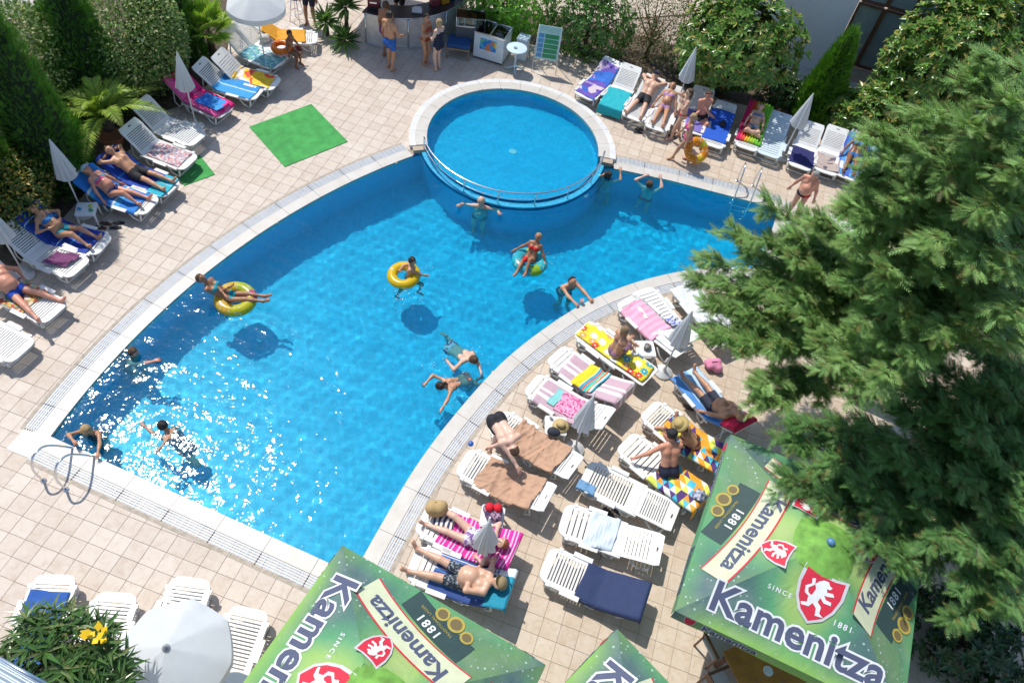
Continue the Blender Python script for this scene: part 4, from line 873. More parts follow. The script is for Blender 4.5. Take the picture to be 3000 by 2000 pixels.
cloth('towel', L['C3'], 0.36, 2.25, 0.80, STR, 'mauve and white striped towel under the yellow striped bag')
cloth('towel', L['C4'], 0.26, 1.45, 0.80, STR, 'mauve and white striped towel below the pink dotted cloth', seed=4)
cloth('bag', L['C3'], 0.75, 1.3, 0.74, stripes('yellow_band_cloth', [(0.0, (0.82, 0.66, 0.02)), (0.36, (0.82, 0.7, 0.5)), (0.40, (0.02, 0.36, 0.5)), (0.50, (0.8, 0.08, 0.06)), (0.56, (0.05, 0.5, 0.45)), (0.7, (0.82, 0.62, 0.02)), (0.78, (0.75, 0.1, 0.05)), (0.86, (0.80, 0.76, 0.7)), (0.92, (0.03, 0.42, 0.5))], 0, 1.8), 'yellow bag with coloured stripes on the striped towel', 'bag', lift=0.05, wrinkle=0.02, skew=0.1)
cloth('cloth', L['C4'], 0.72, 1.22, 0.52, blotch('pink_dot_cloth', [(0.80, 0.25, 0.45), (0.82, 0.36, 0.52), (0.5, 0.06, 0.2), (0.84, 0.4, 0.55)], 30), 'pink dotted cloth on the striped towel', 'cloth', lift=0.03, skew=0.06)
cloth('cloth', L['C4'], 0.55, 0.73, 0.46, solid_fabric('mint_cloth', (0.25, 0.62, 0.60)), 'mint green cloth folded beside the pink dotted one', 'cloth', lift=0.03)
BRN = ribs('brown_cloth', (0.52, 0.32, 0.21))
cloth('towel', L['C5'], 0.42, 1.62, 0.84, BRN, 'brown towel on the farther lounger being made up', wrinkle=0.04, nx=60, ny=34)
cloth('towel', L['C6'], 0.44, 1.68, 0.84, BRN, 'brown towel being spread by the bending man', wrinkle=0.04, seed=9, nx=60, ny=34)
cloth('towel', L['C7'], 0.45, 1.98, 0.82, stripes('magenta_stripe', [(0.0, (0.74, 0.02, 0.30)), (0.3, (0.80, 0.42, 0.62)), (0.5, (0.70, 0.02, 0.32)), (0.75, (0.82, 0.66, 0.76)), (0.85, (0.55, 0.05, 0.36))], 0, 5.5), 'pink and magenta striped towel under the red haired woman')
cloth('towel', L['C8'], 0.45, 1.6, 0.80, stripes('navy_white_stripe', [(0.0, (0.03, 0.07, 0.26)), (0.6, (0.05, 0.16, 0.45)), (0.8, (0.7, 0.7, 0.74)), (0.86, (0.03, 0.07, 0.26))], 1, 4.0), 'navy striped towel under the big man')
cloth('towel', L['C8'], 1.5, 2.05, 0.72, stripes('teal_white', [(0.0, (0.01, 0.25, 0.38)), (0.45, (0.02, 0.3, 0.42)), (0.8, (0.8, 0.8, 0.8))], 1, 1.4), 'teal towel on the raised back of the big man\'s lounger', lift=0.02)
cloth('cloth', L['C9'], -0.06, 0.35, 0.26, solid_fabric('wet_blue', (0.16, 0.33, 0.55)), 'faded blue cloth at the corner of the empty flat lounger', 'cloth', y=-0.3, wrinkle=0.02)
cloth('shirt', L['C10'], 0.5, 1.05, 1.25, blotch('pale_shirt', [(0.62, 0.70, 0.80), (0.60, 0.68, 0.78)], 4), 'pale blue shirt thrown across a lounger', 'shirt', wrinkle=0.03, y=0.28, lift=0.02, skew=0.1)
cloth('towel', L['C11'], 0.72, 2.0, 0.92, ribs('navy_rib', (0.022, 0.04, 0.12)), 'navy towel spread over the back of a lounger', wrinkle=0.012)
TRI = triangles('triangle_cloth', [(0.05, 0.45, 0.62), (0.08, 0.03, 0.16), (0.80, 0.36, 0.02), (0.72, 0.74, 0.70), (0.65, 0.70, 0.10), (0.78, 0.32, 0.02), (0.10, 0.5, 0.66), (0.10, 0.04, 0.2)], 6.5)
cloth('towel', L['C12'], 0.85, 2.15, 0.80, TRI, 'triangle patterned towel under the man in the black cap', seed=2)
cloth('towel', L['C13'], 0.50, 1.95, 0.82, TRI, 'triangle patterned towel under the woman with the straw hat', seed=5)
cloth('towel', L['C14'], -0.05, 1.6, 0.72, stripes('light_blue_stripe', [(0.0, (0.08, 0.26, 0.62)), (0.22, (0.40, 0.60, 0.80)), (0.5, (0.20, 0.42, 0.72)), (0.6, (0.46, 0.64, 0.82))], 1, 1.4), 'light blue towel under the man lying below the conifer')
cloth('pillow', L['C14'], 1.55, 1.98, 0.66, solid_fabric('crimson_cloth', (0.62, 0.01, 0.07)), 'crimson cushion under the head of the man below the conifer', 'pillow', lift=0.03, puff=0.08)
cloth('cloth', L['C15'], -0.03, 1.5, 0.72, solid_fabric('white_cloth', (0.72, 0.73, 0.75)), 'white cloth over a lounger at the edge of the conifer', 'cloth', wrinkle=0.02)
cloth('cloth', L['C12'], 1.7, 1.95, 0.24, blotch('bluegrey_cloth', [(0.3, 0.34, 0.45), (0.16, 0.18, 0.28), (0.5, 0.52, 0.6)], 18), 'blue grey crumpled cloth on the triangle patterned towel', 'cloth', lift=0.06, wrinkle=0.06)
# ---------------------------------------------------------------- parasols
t = NT('parasol_canvas'); n1 = t.noise(4, 3, t.coord()); M_CANVAS = None
_c = t.mix(t.n('MapRange', i0=n1, i1=0.35, i2=0.7).outputs[0], (0.76, 0.80, 0.83), (0.69, 0.73, 0.76)); _d = t.bsdf(_c, 0.85, t.bump(t.noise(90, 2, t.coord()), 0.1, 0.003)); _tr = t.n('BsdfTranslucent', Color=(0.82, 0.84, 0.84)); _mx = t.n('MixShader'); t.set(_mx, 'i0', 0.34); t.set(_mx, 'i1', _d.outputs[0]); t.set(_mx, 'i2', _tr.outputs[0]); M_CANVAS = t.done(_mx)
M_POLE = plain('white_pole', (0.72, 0.73, 0.74), 0.35)
_pole = MB().tube([(0, 0, 0.03), (0, 0, 2.12)], 0.019, 8).mesh('pole', M_POLE, True)
_base = MB().lathe((0, 0, 0), [(0.20, 0.0), (0.21, 0.02), (0.20, 0.055), (0.06, 0.085), (0.03, 0.19), (0.03, 0.26)], 18).mesh('base', M_POLE, True)
def closed_mesh(seed):
    r = np.random.default_rng(seed); n = 32; rows = 11; mb = MB(); vs = []
    for i in range(rows):
        u = i / (rows - 1); z = 2.16 - 1.0 * u
        for k in range(n):
            w = 2 * pi * k / n; fold = 1 + 0.30 * cos(8 * w + 0.6 * sin(3 * u)) * min(1, u * 2); R = (0.015 + 0.17 * u ** 0.85) * fold * (1 + 0.1 * sin(w + seed)); vs.append((R * cos(w), R * sin(w), z + (0.05 * cos(8 * w) * u * u) + r.uniform(-.004, .004)))
    fs = [(i * n + k, (i + 1) * n + k, (i + 1) * n + (k + 1) % n, i * n + (k + 1) % n) for i in range(rows - 1) for k in range(n)]
    vs.append((0, 0, 2.2)); fs += [(len(vs) - 1, k, (k + 1) % n) for k in range(n)]; return mb.add(vs, fs).mesh('canopy', M_CANVAS, True)
_closed = [closed_mesh(i) for i in range(3)]
def closed_parasol(tip, label, z=2.16, base=None):
    p = P(*tip, z); p.z = 0; root = empty('closed_parasol', p, random.uniform(0, 6), label=label, category='parasol', group='folded white parasols')
    link('canopy', random.choice(_closed), root, (0, 0, z - 2.16)); link('pole', _pole, root); link('base', _base, root); return root
closed_parasol((145, 410), 'folded white parasol beside the woman in the pink and blue bikini')
closed_parasol((519, 155), 'folded white parasol in front of the pink air mattress')
closed_parasol((-55, 590), 'folded white parasol cut by the left picture edge')
closed_parasol((2039, 141), 'folded white parasol above the woman in the lilac bikini')
closed_parasol((2382, 276), 'folded white parasol beside the navy towel')
closed_parasol((2028, 912), 'folded white parasol at the edge of the conifer, beside the pink towel')
closed_parasol((1739, 1161), 'folded white parasol leaning over the pink dotted cloth', 2.0)
closed_parasol((1433, 1528), 'folded white parasol in front of the red haired woman', 1.95)
def open_parasol(p, R, label, z=2.25, rz=0.0, n=8):
    root = empty('open_parasol', p, rz, label=label, category='parasol', group='open white parasols'); vs = []; fs = []; rows = 7; K = n * 6
    for i in range(rows):
        u = i / (rows - 1)
        for k in range(K):
            w = 2 * pi * k / K; ph = (k % 6) / 6; sag = 1 - 0.05 * sin(pi * ph) * u; R_ = R * u * sag; vs.append((R_ * cos(w), R_ * sin(w), z - 0.42 * u ** 1.25 - 0.03 * sin(pi * ph) * u))
    fs = [(i * K + k, (i + 1) * K + k, (i + 1) * K + (k + 1) % K, i * K + (k + 1) % K) for i in range(rows - 1) for k in range(K)]
    MB().add(vs, fs).build('canopy', M_CANVAS, root, True)
    o = (rows - 1) * K; rim = vs[o:o + K]; lo = [(x * 1.005, y * 1.005, q - 0.13 - 0.02 * sin(pi * (k % 6) / 6)) for k, (x, y, q) in enumerate(rim)]
    MB().add(rim + lo, [(k, K + k, K + (k + 1) % K, (k + 1) % K) for k in range(K)]).build('valance', M_CANVAS, root, True)
    for k in range(n):
        w = 2 * pi * k / n; MB().tube([(0.03 * cos(w), 0.03 * sin(w), z - 0.02), (R * 0.5 * cos(w), R * 0.5 * sin(w), z - 0.42 * 0.5 ** 1.25 - 0.015), (R * 0.99 * cos(w), R * 0.99 * sin(w), z - 0.43)], 0.006, 5).build('rib', M_STEEL, root)
    MB().tube([(0, 0, 0.05), (0, 0, z + 0.06)], 0.019, 8).build('pole', M_POLE, root, True); link('base', _base, root)
    MB().lathe((0, 0, z - 0.005), [(0.055, 0), (0.05, 0.018), (0.028, 0.03), (0.022, 0.07), (0.008, 0.085)], 12).build('finial', plain('grey_plastic', (0.35, 0.37, 0.4), 0.4), root, True); return root
p = P(486, 1896, 2.25); p.z = 0; open_parasol(p, 0.80, 'open white parasol over the loungers at the leafy bush', rz=0.25)
p = P(757, 62, 1.82); p.z = 0; p = p * (1 + 0.78 / p.length); open_parasol(p, 0.80, 'open white parasol beside the fan palm, cut by the top edge', rz=0.1)

# ---- printed square parasols
def text_mesh(s, size, offset=0.0, spacing=1.0, bold=True, shear=0.0):
    cu = bpy.data.curves.new('lettering', 'FONT'); cu.body = s; cu.size = size; cu.offset = offset; cu.space_character = spacing; cu.align_x = 'CENTER'; cu.align_y = 'CENTER'; cu.resolution_u = 3; cu.shear = shear
    ob = bpy.data.objects.new('lettering', cu); COL.objects.link(ob); bpy.context.view_layer.update()
    dg = bpy.context.evaluated_depsgraph_get(); me = bpy.data.meshes.new_from_object(ob.evaluated_get(dg)); bpy.data.objects.remove(ob); return me
M_INK = plain('ink_blue', (0.075, 0.09, 0.16), 0.7); M_INKW = plain('ink_white', (0.72, 0.74, 0.74), 0.7); M_RED = plain('ink_red', (0.60, 0.02, 0.05), 0.7); M_CREAM = plain('ink_cream', (0.58, 0.62, 0.42), 0.7); M_GOLD = plain('ink_gold', (0.42, 0.33, 0.06), 0.7); M_BOT = plain('ink_bottle', (0.025, 0.06, 0.06), 0.7); M_GREY = plain('ink_silver', (0.55, 0.56, 0.58), 0.7)
SHIELD = [(-0.5, 0.62), (-0.25, 0.56), (0.0, 0.55), (0.25, 0.56), (0.5, 0.62), (0.52, 0.2), (0.44, -0.15), (0.28, -0.42), (0.0, -0.62), (-0.28, -0.42), (-0.44, -0.15), (-0.52, 0.2)]
LION = [[(-0.02, 0.44), (0.10, 0.46), (0.16, 0.38), (0.24, 0.36), (0.20, 0.29), (0.12, 0.28), (0.16, 0.20), (0.30, 0.24), (0.36, 0.17), (0.20, 0.11), (0.12, 0.10), (0.20, 0.02), (0.34, 0.02), (0.36, -0.06), (0.18, -0.08), (0.06, 0.0), (0.04, -0.12), (0.16, -0.20), (0.18, -0.36), (0.30, -0.42), (0.10, -0.46), (0.06, -0.28), (-0.06, -0.20), (-0.12, -0.32), (-0.30, -0.36), (-0.34, -0.30), (-0.20, -0.24), (-0.22, -0.12), (-0.14, 0.02), (-0.12, 0.16), (-0.18, 0.26), (-0.12, 0.36)],
        [(-0.20, -0.10), (-0.34, -0.04), (-0.38, 0.12), (-0.26, 0.24), (-0.30, 0.36), (-0.22, 0.40), (-0.18, 0.24), (-0.30, 0.10), (-0.26, 0.0), (-0.17, -0.04)]]
def flat(polys, mat, name):
    mb = MB()
    for p in polys: mb.add([(x, y, 0) for x, y in p], [tuple(range(len(p)))])
    me = mb.mesh(name, mat); b = bmesh.new(); b.from_mesh(me); bmesh.ops.triangulate(b, faces=b.faces); b.to_mesh(me); b.free(); return me
ME_SH = flat([SHIELD], M_RED, 'shield'); ME_SHB = flat([[(x * 1.16, y * 1.13) for x, y in SHIELD]], M_GREY, 'shield_border'); ME_LION = flat(LION, M_INKW, 'lion')
TXT = {}
def word(s, size, off, mat, sp=1.0):
    k = (s, size, off, mat.name, sp)
    if k not in TXT: TXT[k] = text_mesh(s, size, off, sp); TXT[k].materials.clear(); TXT[k].materials.append(mat)
    return TXT[k]
def print_mat(name, kind):
    """printed canvas: u, v are metres on the panel (UV)"""
    t = NT(name); uv = t.n('UVMap', _uv_map='UV').outputs[0]; sp = t.n('SeparateXYZ', i0=uv); u, v = sp.outputs[0], sp.outputs[1]
    n1 = t.noise(1.4, 3, uv); n2 = t.noise(0.9, 2, uv)
    r = t.math('SQRT', t.math('ADD', t.math('POWER', t.math('MULTIPLY', u, 0.62), 2.0), t.math('POWER', t.math('MULTIPLY', t.math('SUBTRACT', v, 1.1), 0.36), 2.0)))
    rr = t.math('ADD', t.math('MULTIPLY', r, 1.3), t.math('MULTIPLY', t.math('SUBTRACT', n1, 0.5), 0.25))
    c = t.ramp(rr, [(0.0, (0.52, 0.66, 0.20)), (0.22, (0.34, 0.60, 0.12)), (0.42, (0.06, 0.38, 0.14)), (0.66, (0.035, 0.17, 0.14)), (1.0, (0.05, 0.145, 0.16))])
    lowg = t.math('MULTIPLY', t.n('MapRange', i0=v, i1=0.30, i2=0.0).outputs[0], t.n('MapRange', i0=t.math('ABSOLUTE', u), i1=1.75, i2=1.1).outputs[0]); c = t.mix(lowg, c, (0.26, 0.56, 0.06) if kind == 'logo' else (0.06, 0.36, 0.12))
    if kind == 'label': c = t.mix(t.n('MapRange', i0=n2, i1=0.45, i2=0.62, i3=0, i4=0.6).outputs[0], c, (0.16, 0.36, 0.06))
    vd = t.n('TexVoronoi', _voronoi_dimensions='2D', Scale=11.0); t.set(vd, 'Vector', uv); rnd = t.n('SeparateColor', Color=vd.outputs[1]).outputs[0]
    rad = t.math('MULTIPLY', t.math('POWER', rnd, 4.0), 0.22); drop = t.math('LESS_THAN', vd.outputs[0], rad); drop = t.math('MULTIPLY', drop, t.n('MapRange', i0=rr, i1=0.45, i2=0.7).outputs[0])
    c = t.mix(0.14, c, (0.46, 0.50, 0.46)); c = t.mix(t.math('MULTIPLY', drop, 0.8), c, (0.55, 0.68, 0.66)); c = t.mix(t.n('MapRange', i0=t.noise(3, 5, uv), i1=0.5, i2=0.8, i3=0, i4=0.22).outputs[0], c, (0.5, 0.5, 0.45))
    wr_ = t.n('TexNoise', Scale=2.2, Detail=4.0, Distortion=1.2, Vector=uv).outputs[0]; d = t.bsdf(c, 0.65, t.bump(t.math('ADD', wr_, t.math('MULTIPLY', t.noise(160, 2, uv), 0.02)), 0.55, 0.06)); tr = t.n('BsdfTranslucent', Color=c); mx = t.n('MixShader'); t.set(mx, 'i0', 0.25); t.set(mx, 'i1', d.outputs[0]); t.set(mx, 'i2', tr.outputs[0]); return t.done(mx)
M_LOGO, M_LABEL = print_mat('canvas_logo_print', 'logo'), print_mat('canvas_label_print', 'label')
M_VENT = plain('canvas_lime', (0.16, 0.36, 0.06), 0.8, var=0.35)
def beer_parasol(corner, d1, side, logo_sides, label, z=2.3, rise=0.78):
    """corner: one corner of the square; d1: direction (rad) of one edge from it, the other runs clockwise; panels numbered 0.. by their edge"""
    e1 = Vector((cos(d1), sin(d1), 0)); e2 = Vector((sin(d1), -cos(d1), 0)); c = Vector((corner.x, corner.y, 0)) + (e1 + e2) * side / 2
    root = empty('beer_parasol', c, label=label, category='parasol', group='green printed parasols'); h = side / 2
    K = [(-e1 - e2) * h, (e1 - e2) * h, (e1 + e2) * h, (e2 - e1) * h]        # corners going clockwise seen from above
    apex = Vector((0, 0, z + rise)); vent_r = 0.22
    for k in range(4):
        a, b = K[k] + Vector((0, 0, z)), K[(k + 1) % 4] + Vector((0, 0, z)); kind = 'logo' if k in logo_sides else 'label'
        out = nrm((a + b) / 2 * Vector((1, 1, 0)) if False else Vector(((a + b).x / 2, (a + b).y / 2, 0))); uax = nrm(a - b)   # to the right for somebody outside looking in
        if (uax.cross(Vector((0, 0, 1)))).dot(out) < 0: uax = -uax
        M_ = (a + b) / 2; vax = nrm(apex - M_); nax = uax.cross(vax); SL = (apex - M_).length
        top = 1 - vent_r; vs = []; uv = []; rows = 8
        for i in range(rows + 1):
            v = i / rows * top
            for j in range(13):
                s_ = j / 12 * 2 - 1; p = M_ + vax * SL * v + uax * (s_ * h * (1 - v)); sag = -0.05 * sin(pi * min(1, v / top)) * (1 - s_ * s_) * (1 - v); p = p + nax * sag + Vector((0, 0, 0.03 * (1 - s_ * s_) * (1 - v) ** 3)); vs.append(p); uv.append((s_ * h * (1 - v), SL * v))
        fs = [(i * 13 + j, i * 13 + j + 1, i * 13 + 14 + j, i * 13 + 13 + j) for i in range(rows) for j in range(12)]
        me = MB().add(vs, fs).mesh('panel', M_LOGO if kind == 'logo' else M_LABEL, True); ul = me.uv_layers.new(name='UV')
        for l in me.loops: ul.data[l.index].uv = uv[l.vertex_index]
        pan = link('panel', me, root)
        vv = []; vu = []
        for j in range(13):
            s_ = j / 12 * 2 - 1; p = M_ + uax * s_ * h + Vector((0, 0, 0.03 * (1 - s_ * s_) - 0.002)); vv += [p, p + out * 0.02 * (1 + 0.5 * sin(5 * s_)) + Vector((0, 0, -0.20 + 0.02 * sin(9 * s_)))]; vu += [(s_ * h, 0.12), (s_ * h, 0.0)]
        me = MB().add(vv, [(2 * j, 2 * j + 1, 2 * j + 3, 2 * j + 2) for j in range(12)]).mesh('valance', M_LOGO if kind == 'logo' else M_LABEL, True); ul = me.uv_layers.new(name='UV')
        for l in me.loops: ul.data[l.index].uv = vu[l.vertex_index]
        val = link('valance', me, root)
        Mx = Matrix((uax, vax, nax)).transposed()
        def surf(u, v):
            vr = v / SL; s_ = max(-1, min(1, u / max(0.05, h * (1 - vr)))); return M_ + uax * u + vax * v + nax * (-0.05 * sin(pi * min(1, vr / top)) * (1 - s_ * s_) * (1 - vr)) + Vector((0, 0, 0.03 * (1 - s_ * s_) * (1 - vr) ** 3))
        def put(nm, me_, u, v, sc=1.0, rot=0.0, lift=0.004, sub=None):
            """print follows the cloth"""
            vs_ = []; m2 = me_.copy(); cr, sr = cos(rot), sin(rot)
            for q in m2.vertices:
                x, y = q.co.x * sc, q.co.y * sc; q.co = surf(u + x * cr - y * sr, v + x * sr + y * cr) + nax * lift
            return link(nm, m2, pan if sub is None else sub)
        if kind == 'logo':
            put('lettering_outline', word('Kamenitza', 0.62, 0.045, M_INKW), 0.0, 0.44, lift=0.008); put('lettering', word('Kamenitza', 0.62, 0.014, M_INK), 0.0, 0.44, lift=0.014)
            put('shield_border', ME_SHB, 0.10, 1.06, 0.58, -0.05, 0.018); put('shield', ME_SH, 0.10, 1.06, 0.58, -0.05, 0.022); put('lion', ME_LION, 0.10, 1.08, 0.58, -0.05, 0.026)
            put('lettering', word('SINCE', 0.10, 0.002, M_INKW, 1.5), -0.42, 0.92, lift=0.008); put('lettering', word('1881', 0.12, 0.002, M_INKW, 1.3), 0.56, 0.84, lift=0.008)
        else:
            r0 = radians(-19)
            def strip_poly(u0, v0, L_, w, lift, mat, nm):
                pts = [(x, y) for x in np.linspace(-L_ / 2, L_ / 2, 13) for y in (-w / 2, w / 2)]; fs_ = [(2 * i, 2 * i + 2, 2 * i + 3, 2 * i + 1) for i in range(12)]; me_ = MB().add([(x, y - 0.10 * (x / 1.0) ** 2, 0) for x, y in pts], fs_).mesh(nm, mat); put(nm, me_, u0, v0, 1, r0, lift)
            strip_poly(-0.14, 0.40, 1.15, 0.38, 0.006, M_BOT, 'bottle_print'); strip_poly(0.12, 0.79, 1.95, 0.46, 0.009, M_RED, 'band_edge'); strip_poly(0.12, 0.79, 1.95, 0.41, 0.012, M_CREAM, 'band')
            me_ = word('Kamenitza', 0.36, 0.010, M_INK); put('lettering', me_, 0.13, 0.79, 1.0, r0, 0.017)
            put('lettering', word('1881', 0.19, 0.004, M_INKW, 1.2), -0.05, 0.44, 1, r0, 0.014)
            put('lettering', word('TRADITIONAL LAGER', 0.06, 0.0, M_GOLD, 1.1), -0.10, 0.31, 1, r0, 0.014)
            disc = [[(cos(2 * pi * i / 20), sin(2 * pi * i / 20)) for i in range(20)]]; dm = flat(disc, M_GOLD, 'medal'); di = flat(disc, plain('ink_brown', (0.16, 0.12, 0.05), 0.7), 'medal_centre')
            for (mu, mv, mr) in ((-0.36, 0.20, 0.13), (-0.12, 0.16, 0.11), (-0.58, 0.30, 0.10)): put('medal', dm, mu, mv, mr, 0, 0.015); put('medal_centre', di, mu, mv, mr * 0.68, 0, 0.019)
            put('shield_border', ME_SHB, 0.34, 1.17, 0.36, r0 + 0.1, 0.022); put('shield', ME_SH, 0.34, 1.17, 0.36, r0 + 0.1, 0.026); put('lion', ME_LION, 0.34, 1.18, 0.36, r0 + 0.1, 0.030)
        def val_put(nm, me_, u, dz, sc=1.0, lift=0.004):
            m2 = me_.copy()
            for q in m2.vertices:
                x, y = q.co.x * sc + u, q.co.y * sc + dz; s_ = x / h; tt = -(y) / 0.2; q.co = M_ + uax * x + Vector((0, 0, 0.03 * (1 - s_ * s_) - 0.002 + y)) + out * (0.02 * (1 + 0.5 * sin(5 * s_)) * tt + lift)
            link(nm, m2, val)
        if kind == 'logo' or k in (logo_sides[0] + 1, (logo_sides[0] + 1) % 4):
            ux = -0.95; val_put('lettering_outline', word('Kamenitza', 0.20, 0.016, M_INKW), ux + 0.12, -0.10, 1, 0.006); val_put('lettering', word('Kamenitza', 0.20, 0.006, M_INK), ux + 0.12, -0.10, 1, 0.010); val_put('shield_border', ME_SHB, ux - 0.50, -0.095, 0.15, 0.006); val_put('shield', ME_SH, ux - 0.50, -0.095, 0.15, 0.010)
            val_put('lettering', word('Kamenitza', 0.20, 0.006, M_INK), 1.0, -0.10, 1, 0.010)
        else: val_put('lettering', word('МЪЖЕТЕ ЗНАЯТ ЗАЩО', 0.15, 0.005, M_INKW), 0.45, -0.10, 1, 0.006)
    # vent cap
    vs = []; n = 32
    for i, (rr_, zz) in enumerate(((0.0, 0.055), (0.35, -0.02), (0.7, -0.12), (1.0, -0.19))):
        for k in range(n):
            w = 2 * pi * k / n + d1 + pi / 4; sq = 1 / max(abs(cos(w - d1)), abs(sin(w - d1))); R_ = rr_ * (h * vent_r * 1.25) * (0.55 + 0.45 * sq); vs.append((R_ * cos(w), R_ * sin(w), z + rise + zz + 0.008 * sin(8 * w) * rr_))
    MB().add(vs, [(i * n + k, (i + 1) * n + k, (i + 1) * n + (k + 1) % n, i * n + (k + 1) % n) for i in range(3) for k in range(n)]).build('vent_cap', M_VENT, root, True)
    MB().lathe((0, 0, z + rise + 0.03), [(0.06, 0), (0.065, 0.03), (0.045, 0.06), (0.015, 0.07)], 14).build('finial', plain('finial_blue', (0.10, 0.24, 0.42), 0.35), root, True)
    MB().tube([(0, 0, 0.1), (0, 0, z + rise + 0.02)], 0.032, 10).build('pole', plain('wood_pole', (0.22, 0.12, 0.05), 0.5), root, True)
    MB().bbox((0, 0, 0.05), (0.75, 0.75, 0.1), 0.01).build('base', plain('concrete', (0.35, 0.34, 0.32), 0.9), root)
    for k in range(4): MB().tube([Vector((0, 0, z + rise - 0.05)), K[k] * 0.99 + Vector((0, 0, z - 0.035))], 0.014, 6).build('rib', plain('rib_dark', (0.08, 0.06, 0.05), 0.5), root)
    return root
Lc = P(1977, 1788, 2.3); beer_parasol(Lc, radians(84.2), 3.42, (3,), 'green printed parasol partly covered by the conifer, red lion shield in full view')
T1 = P(1003, 1596, 2.3); beer_parasol(T1, radians(-9.0), 3.42, (3,), 'green printed parasol overlapping the near corner of the pool')
T3 = P(1809, 1841, 2.3); beer_parasol(T3, radians(-28), 3.42, (3,), 'green printed parasol of which one corner pokes up at the bottom edge')
# ---------------------------------------------------------------- inflatable rings and small things on the water
def ring_mat(name, stops, rough=0.25):
    t = NT(name); sp = t.n('SeparateXYZ', i0=t.coord()); a = t.math('FRACT', t.math('ADD', t.math('DIVIDE', t.math('ARCTAN2', sp.outputs[1], sp.outputs[0]), 2 * pi), 0.5)); nz = t.noise(9, 3, t.coord())
    a = t.math('ADD', a, t.math('MULTIPLY', t.math('SUBTRACT', nz, 0.5), 0.10)); c = t.ramp(a, stops, 'CONSTANT'); fl = t.math('GREATER_THAN', t.noise(13, 2, t.coord()), 0.60)
    c = t.mix(t.math('MULTIPLY', fl, 0.75 if len(stops) > 1 else 0.0), c, (0.75, 0.72, 0.55)); d = t.bsdf(c, rough); tr = t.n('BsdfTranslucent', Color=c); mx = t.n('MixShader'); t.set(mx, 'i0', 0.3); t.set(mx, 'i1', d.outputs[0]); t.set(mx, 'i2', tr.outputs[0]); return t.done(mx)
def swim_ring(loc, R, r, mat, label, rot=(0, 0, 0)):
    vs, fs = [], []; n, m = 48, 16
    for i in range(n):
        for j in range(m):
            w, v = 2 * pi * i / n, 2 * pi * j / m; rr_ = R + r * cos(v); vs.append((rr_ * cos(w), rr_ * sin(w), r * 0.9 * sin(v) + 0.004 * sin(12 * w) * cos(v)))
    fs = [(i * m + j, ((i + 1) % n) * m + j, ((i + 1) % n) * m + (j + 1) % m, i * m + (j + 1) % m) for i in range(n) for j in range(m)]
    o = MB().add(vs, fs).build('swim_ring', mat, None, True, loc, label=label, category='swim ring'); o.rotation_euler = rot
    o.cycles.is_caustics_receiver = True; return o
swim_ring(P(1183, 806, 0.04), 0.275, 0.12, ring_mat('ring_yellow', [(0.0, (0.85, 0.56, 0.01))]), 'plain yellow swim ring around the boy in the pool', (0.08, -0.05, 0))
swim_ring(P(690, 876, 0.05), 0.32, 0.14, ring_mat('ring_fruit', [(0.0, (0.80, 0.48, 0.02)), (0.22, (0.62, 0.60, 0.02)), (0.50, (0.75, 0.10, 0.36)), (0.58, (0.50, 0.58, 0.03)), (0.75, (0.80, 0.55, 0.03))]), 'yellow, orange and pink fruit patterned swim ring under the reclining woman', (0.06, 0.05, 0.4))
swim_ring(P(1551, 767, 0.05), 0.30, 0.14, ring_mat('ring_teal', [(0.0, (0.03, 0.50, 0.60)), (0.3, (0.35, 0.60, 0.03)), (0.42, (0.05, 0.55, 0.62)), (0.7, (0.40, 0.62, 0.03)), (0.85, (0.04, 0.5, 0.6))]), 'turquoise and green swim ring under the girl in red', (-0.05, 0.05, 0))
R_OR = [(0.0, (0.82, 0.30, 0.01)), (0.3, (0.80, 0.55, 0.02)), (0.42, (0.82, 0.28, 0.01)), (0.6, (0.55, 0.60, 0.03)), (0.7, (0.84, 0.34, 0.01))]
swim_ring(P(2040, 440, 0.42), 0.25, 0.115, ring_mat('ring_orange', R_OR), 'orange flowered swim ring carried by the girl in the pink bikini', (0.75, 0.25, 0.3))
swim_ring(P(824, 138, 0.52), 0.21, 0.09, ring_mat('ring_orange2', [(0.0, (0.80, 0.22, 0.01))]), 'small orange swim ring around the child on the lounger', (0.1, 0, 0))

# ---------------------------------------------------------------- people
def A3(v): return np.array((v.x, v.y, v.z))
B_BLACK, B_ROYAL, B_RED, B_NAVY = solid_fabric('swim_black', (0.02, 0.02, 0.025)), solid_fabric('swim_royal', (0.01, 0.07, 0.45)), solid_fabric('swim_red', (0.62, 0.02, 0.02)), solid_fabric('swim_navy', (0.012, 0.016, 0.045))
B_LILAC, B_PINK, B_BLUE, B_GREY, B_TEAL = solid_fabric('swim_lilac', (0.42, 0.24, 0.48)), solid_fabric('swim_pink', (0.80, 0.08, 0.30)), solid_fabric('swim_blue', (0.02, 0.16, 0.42)), solid_fabric('swim_greyblue', (0.16, 0.24, 0.38)), solid_fabric('swim_teal', (0.02, 0.30, 0.36))
B_PAT = fabric('swim_pattern', lambda t: t.mix(t.math('GREATER_THAN', t.noise(22, 3, t.coord()), 0.55), (0.025, 0.035, 0.05), (0.25, 0.30, 0.36)))
B_WHITE = fabric('swim_whiteprint', lambda t: t.mix(t.math('GREATER_THAN', t.noise(18, 2, t.coord()), 0.52), (0.72, 0.68, 0.72), (0.25, 0.12, 0.38)))
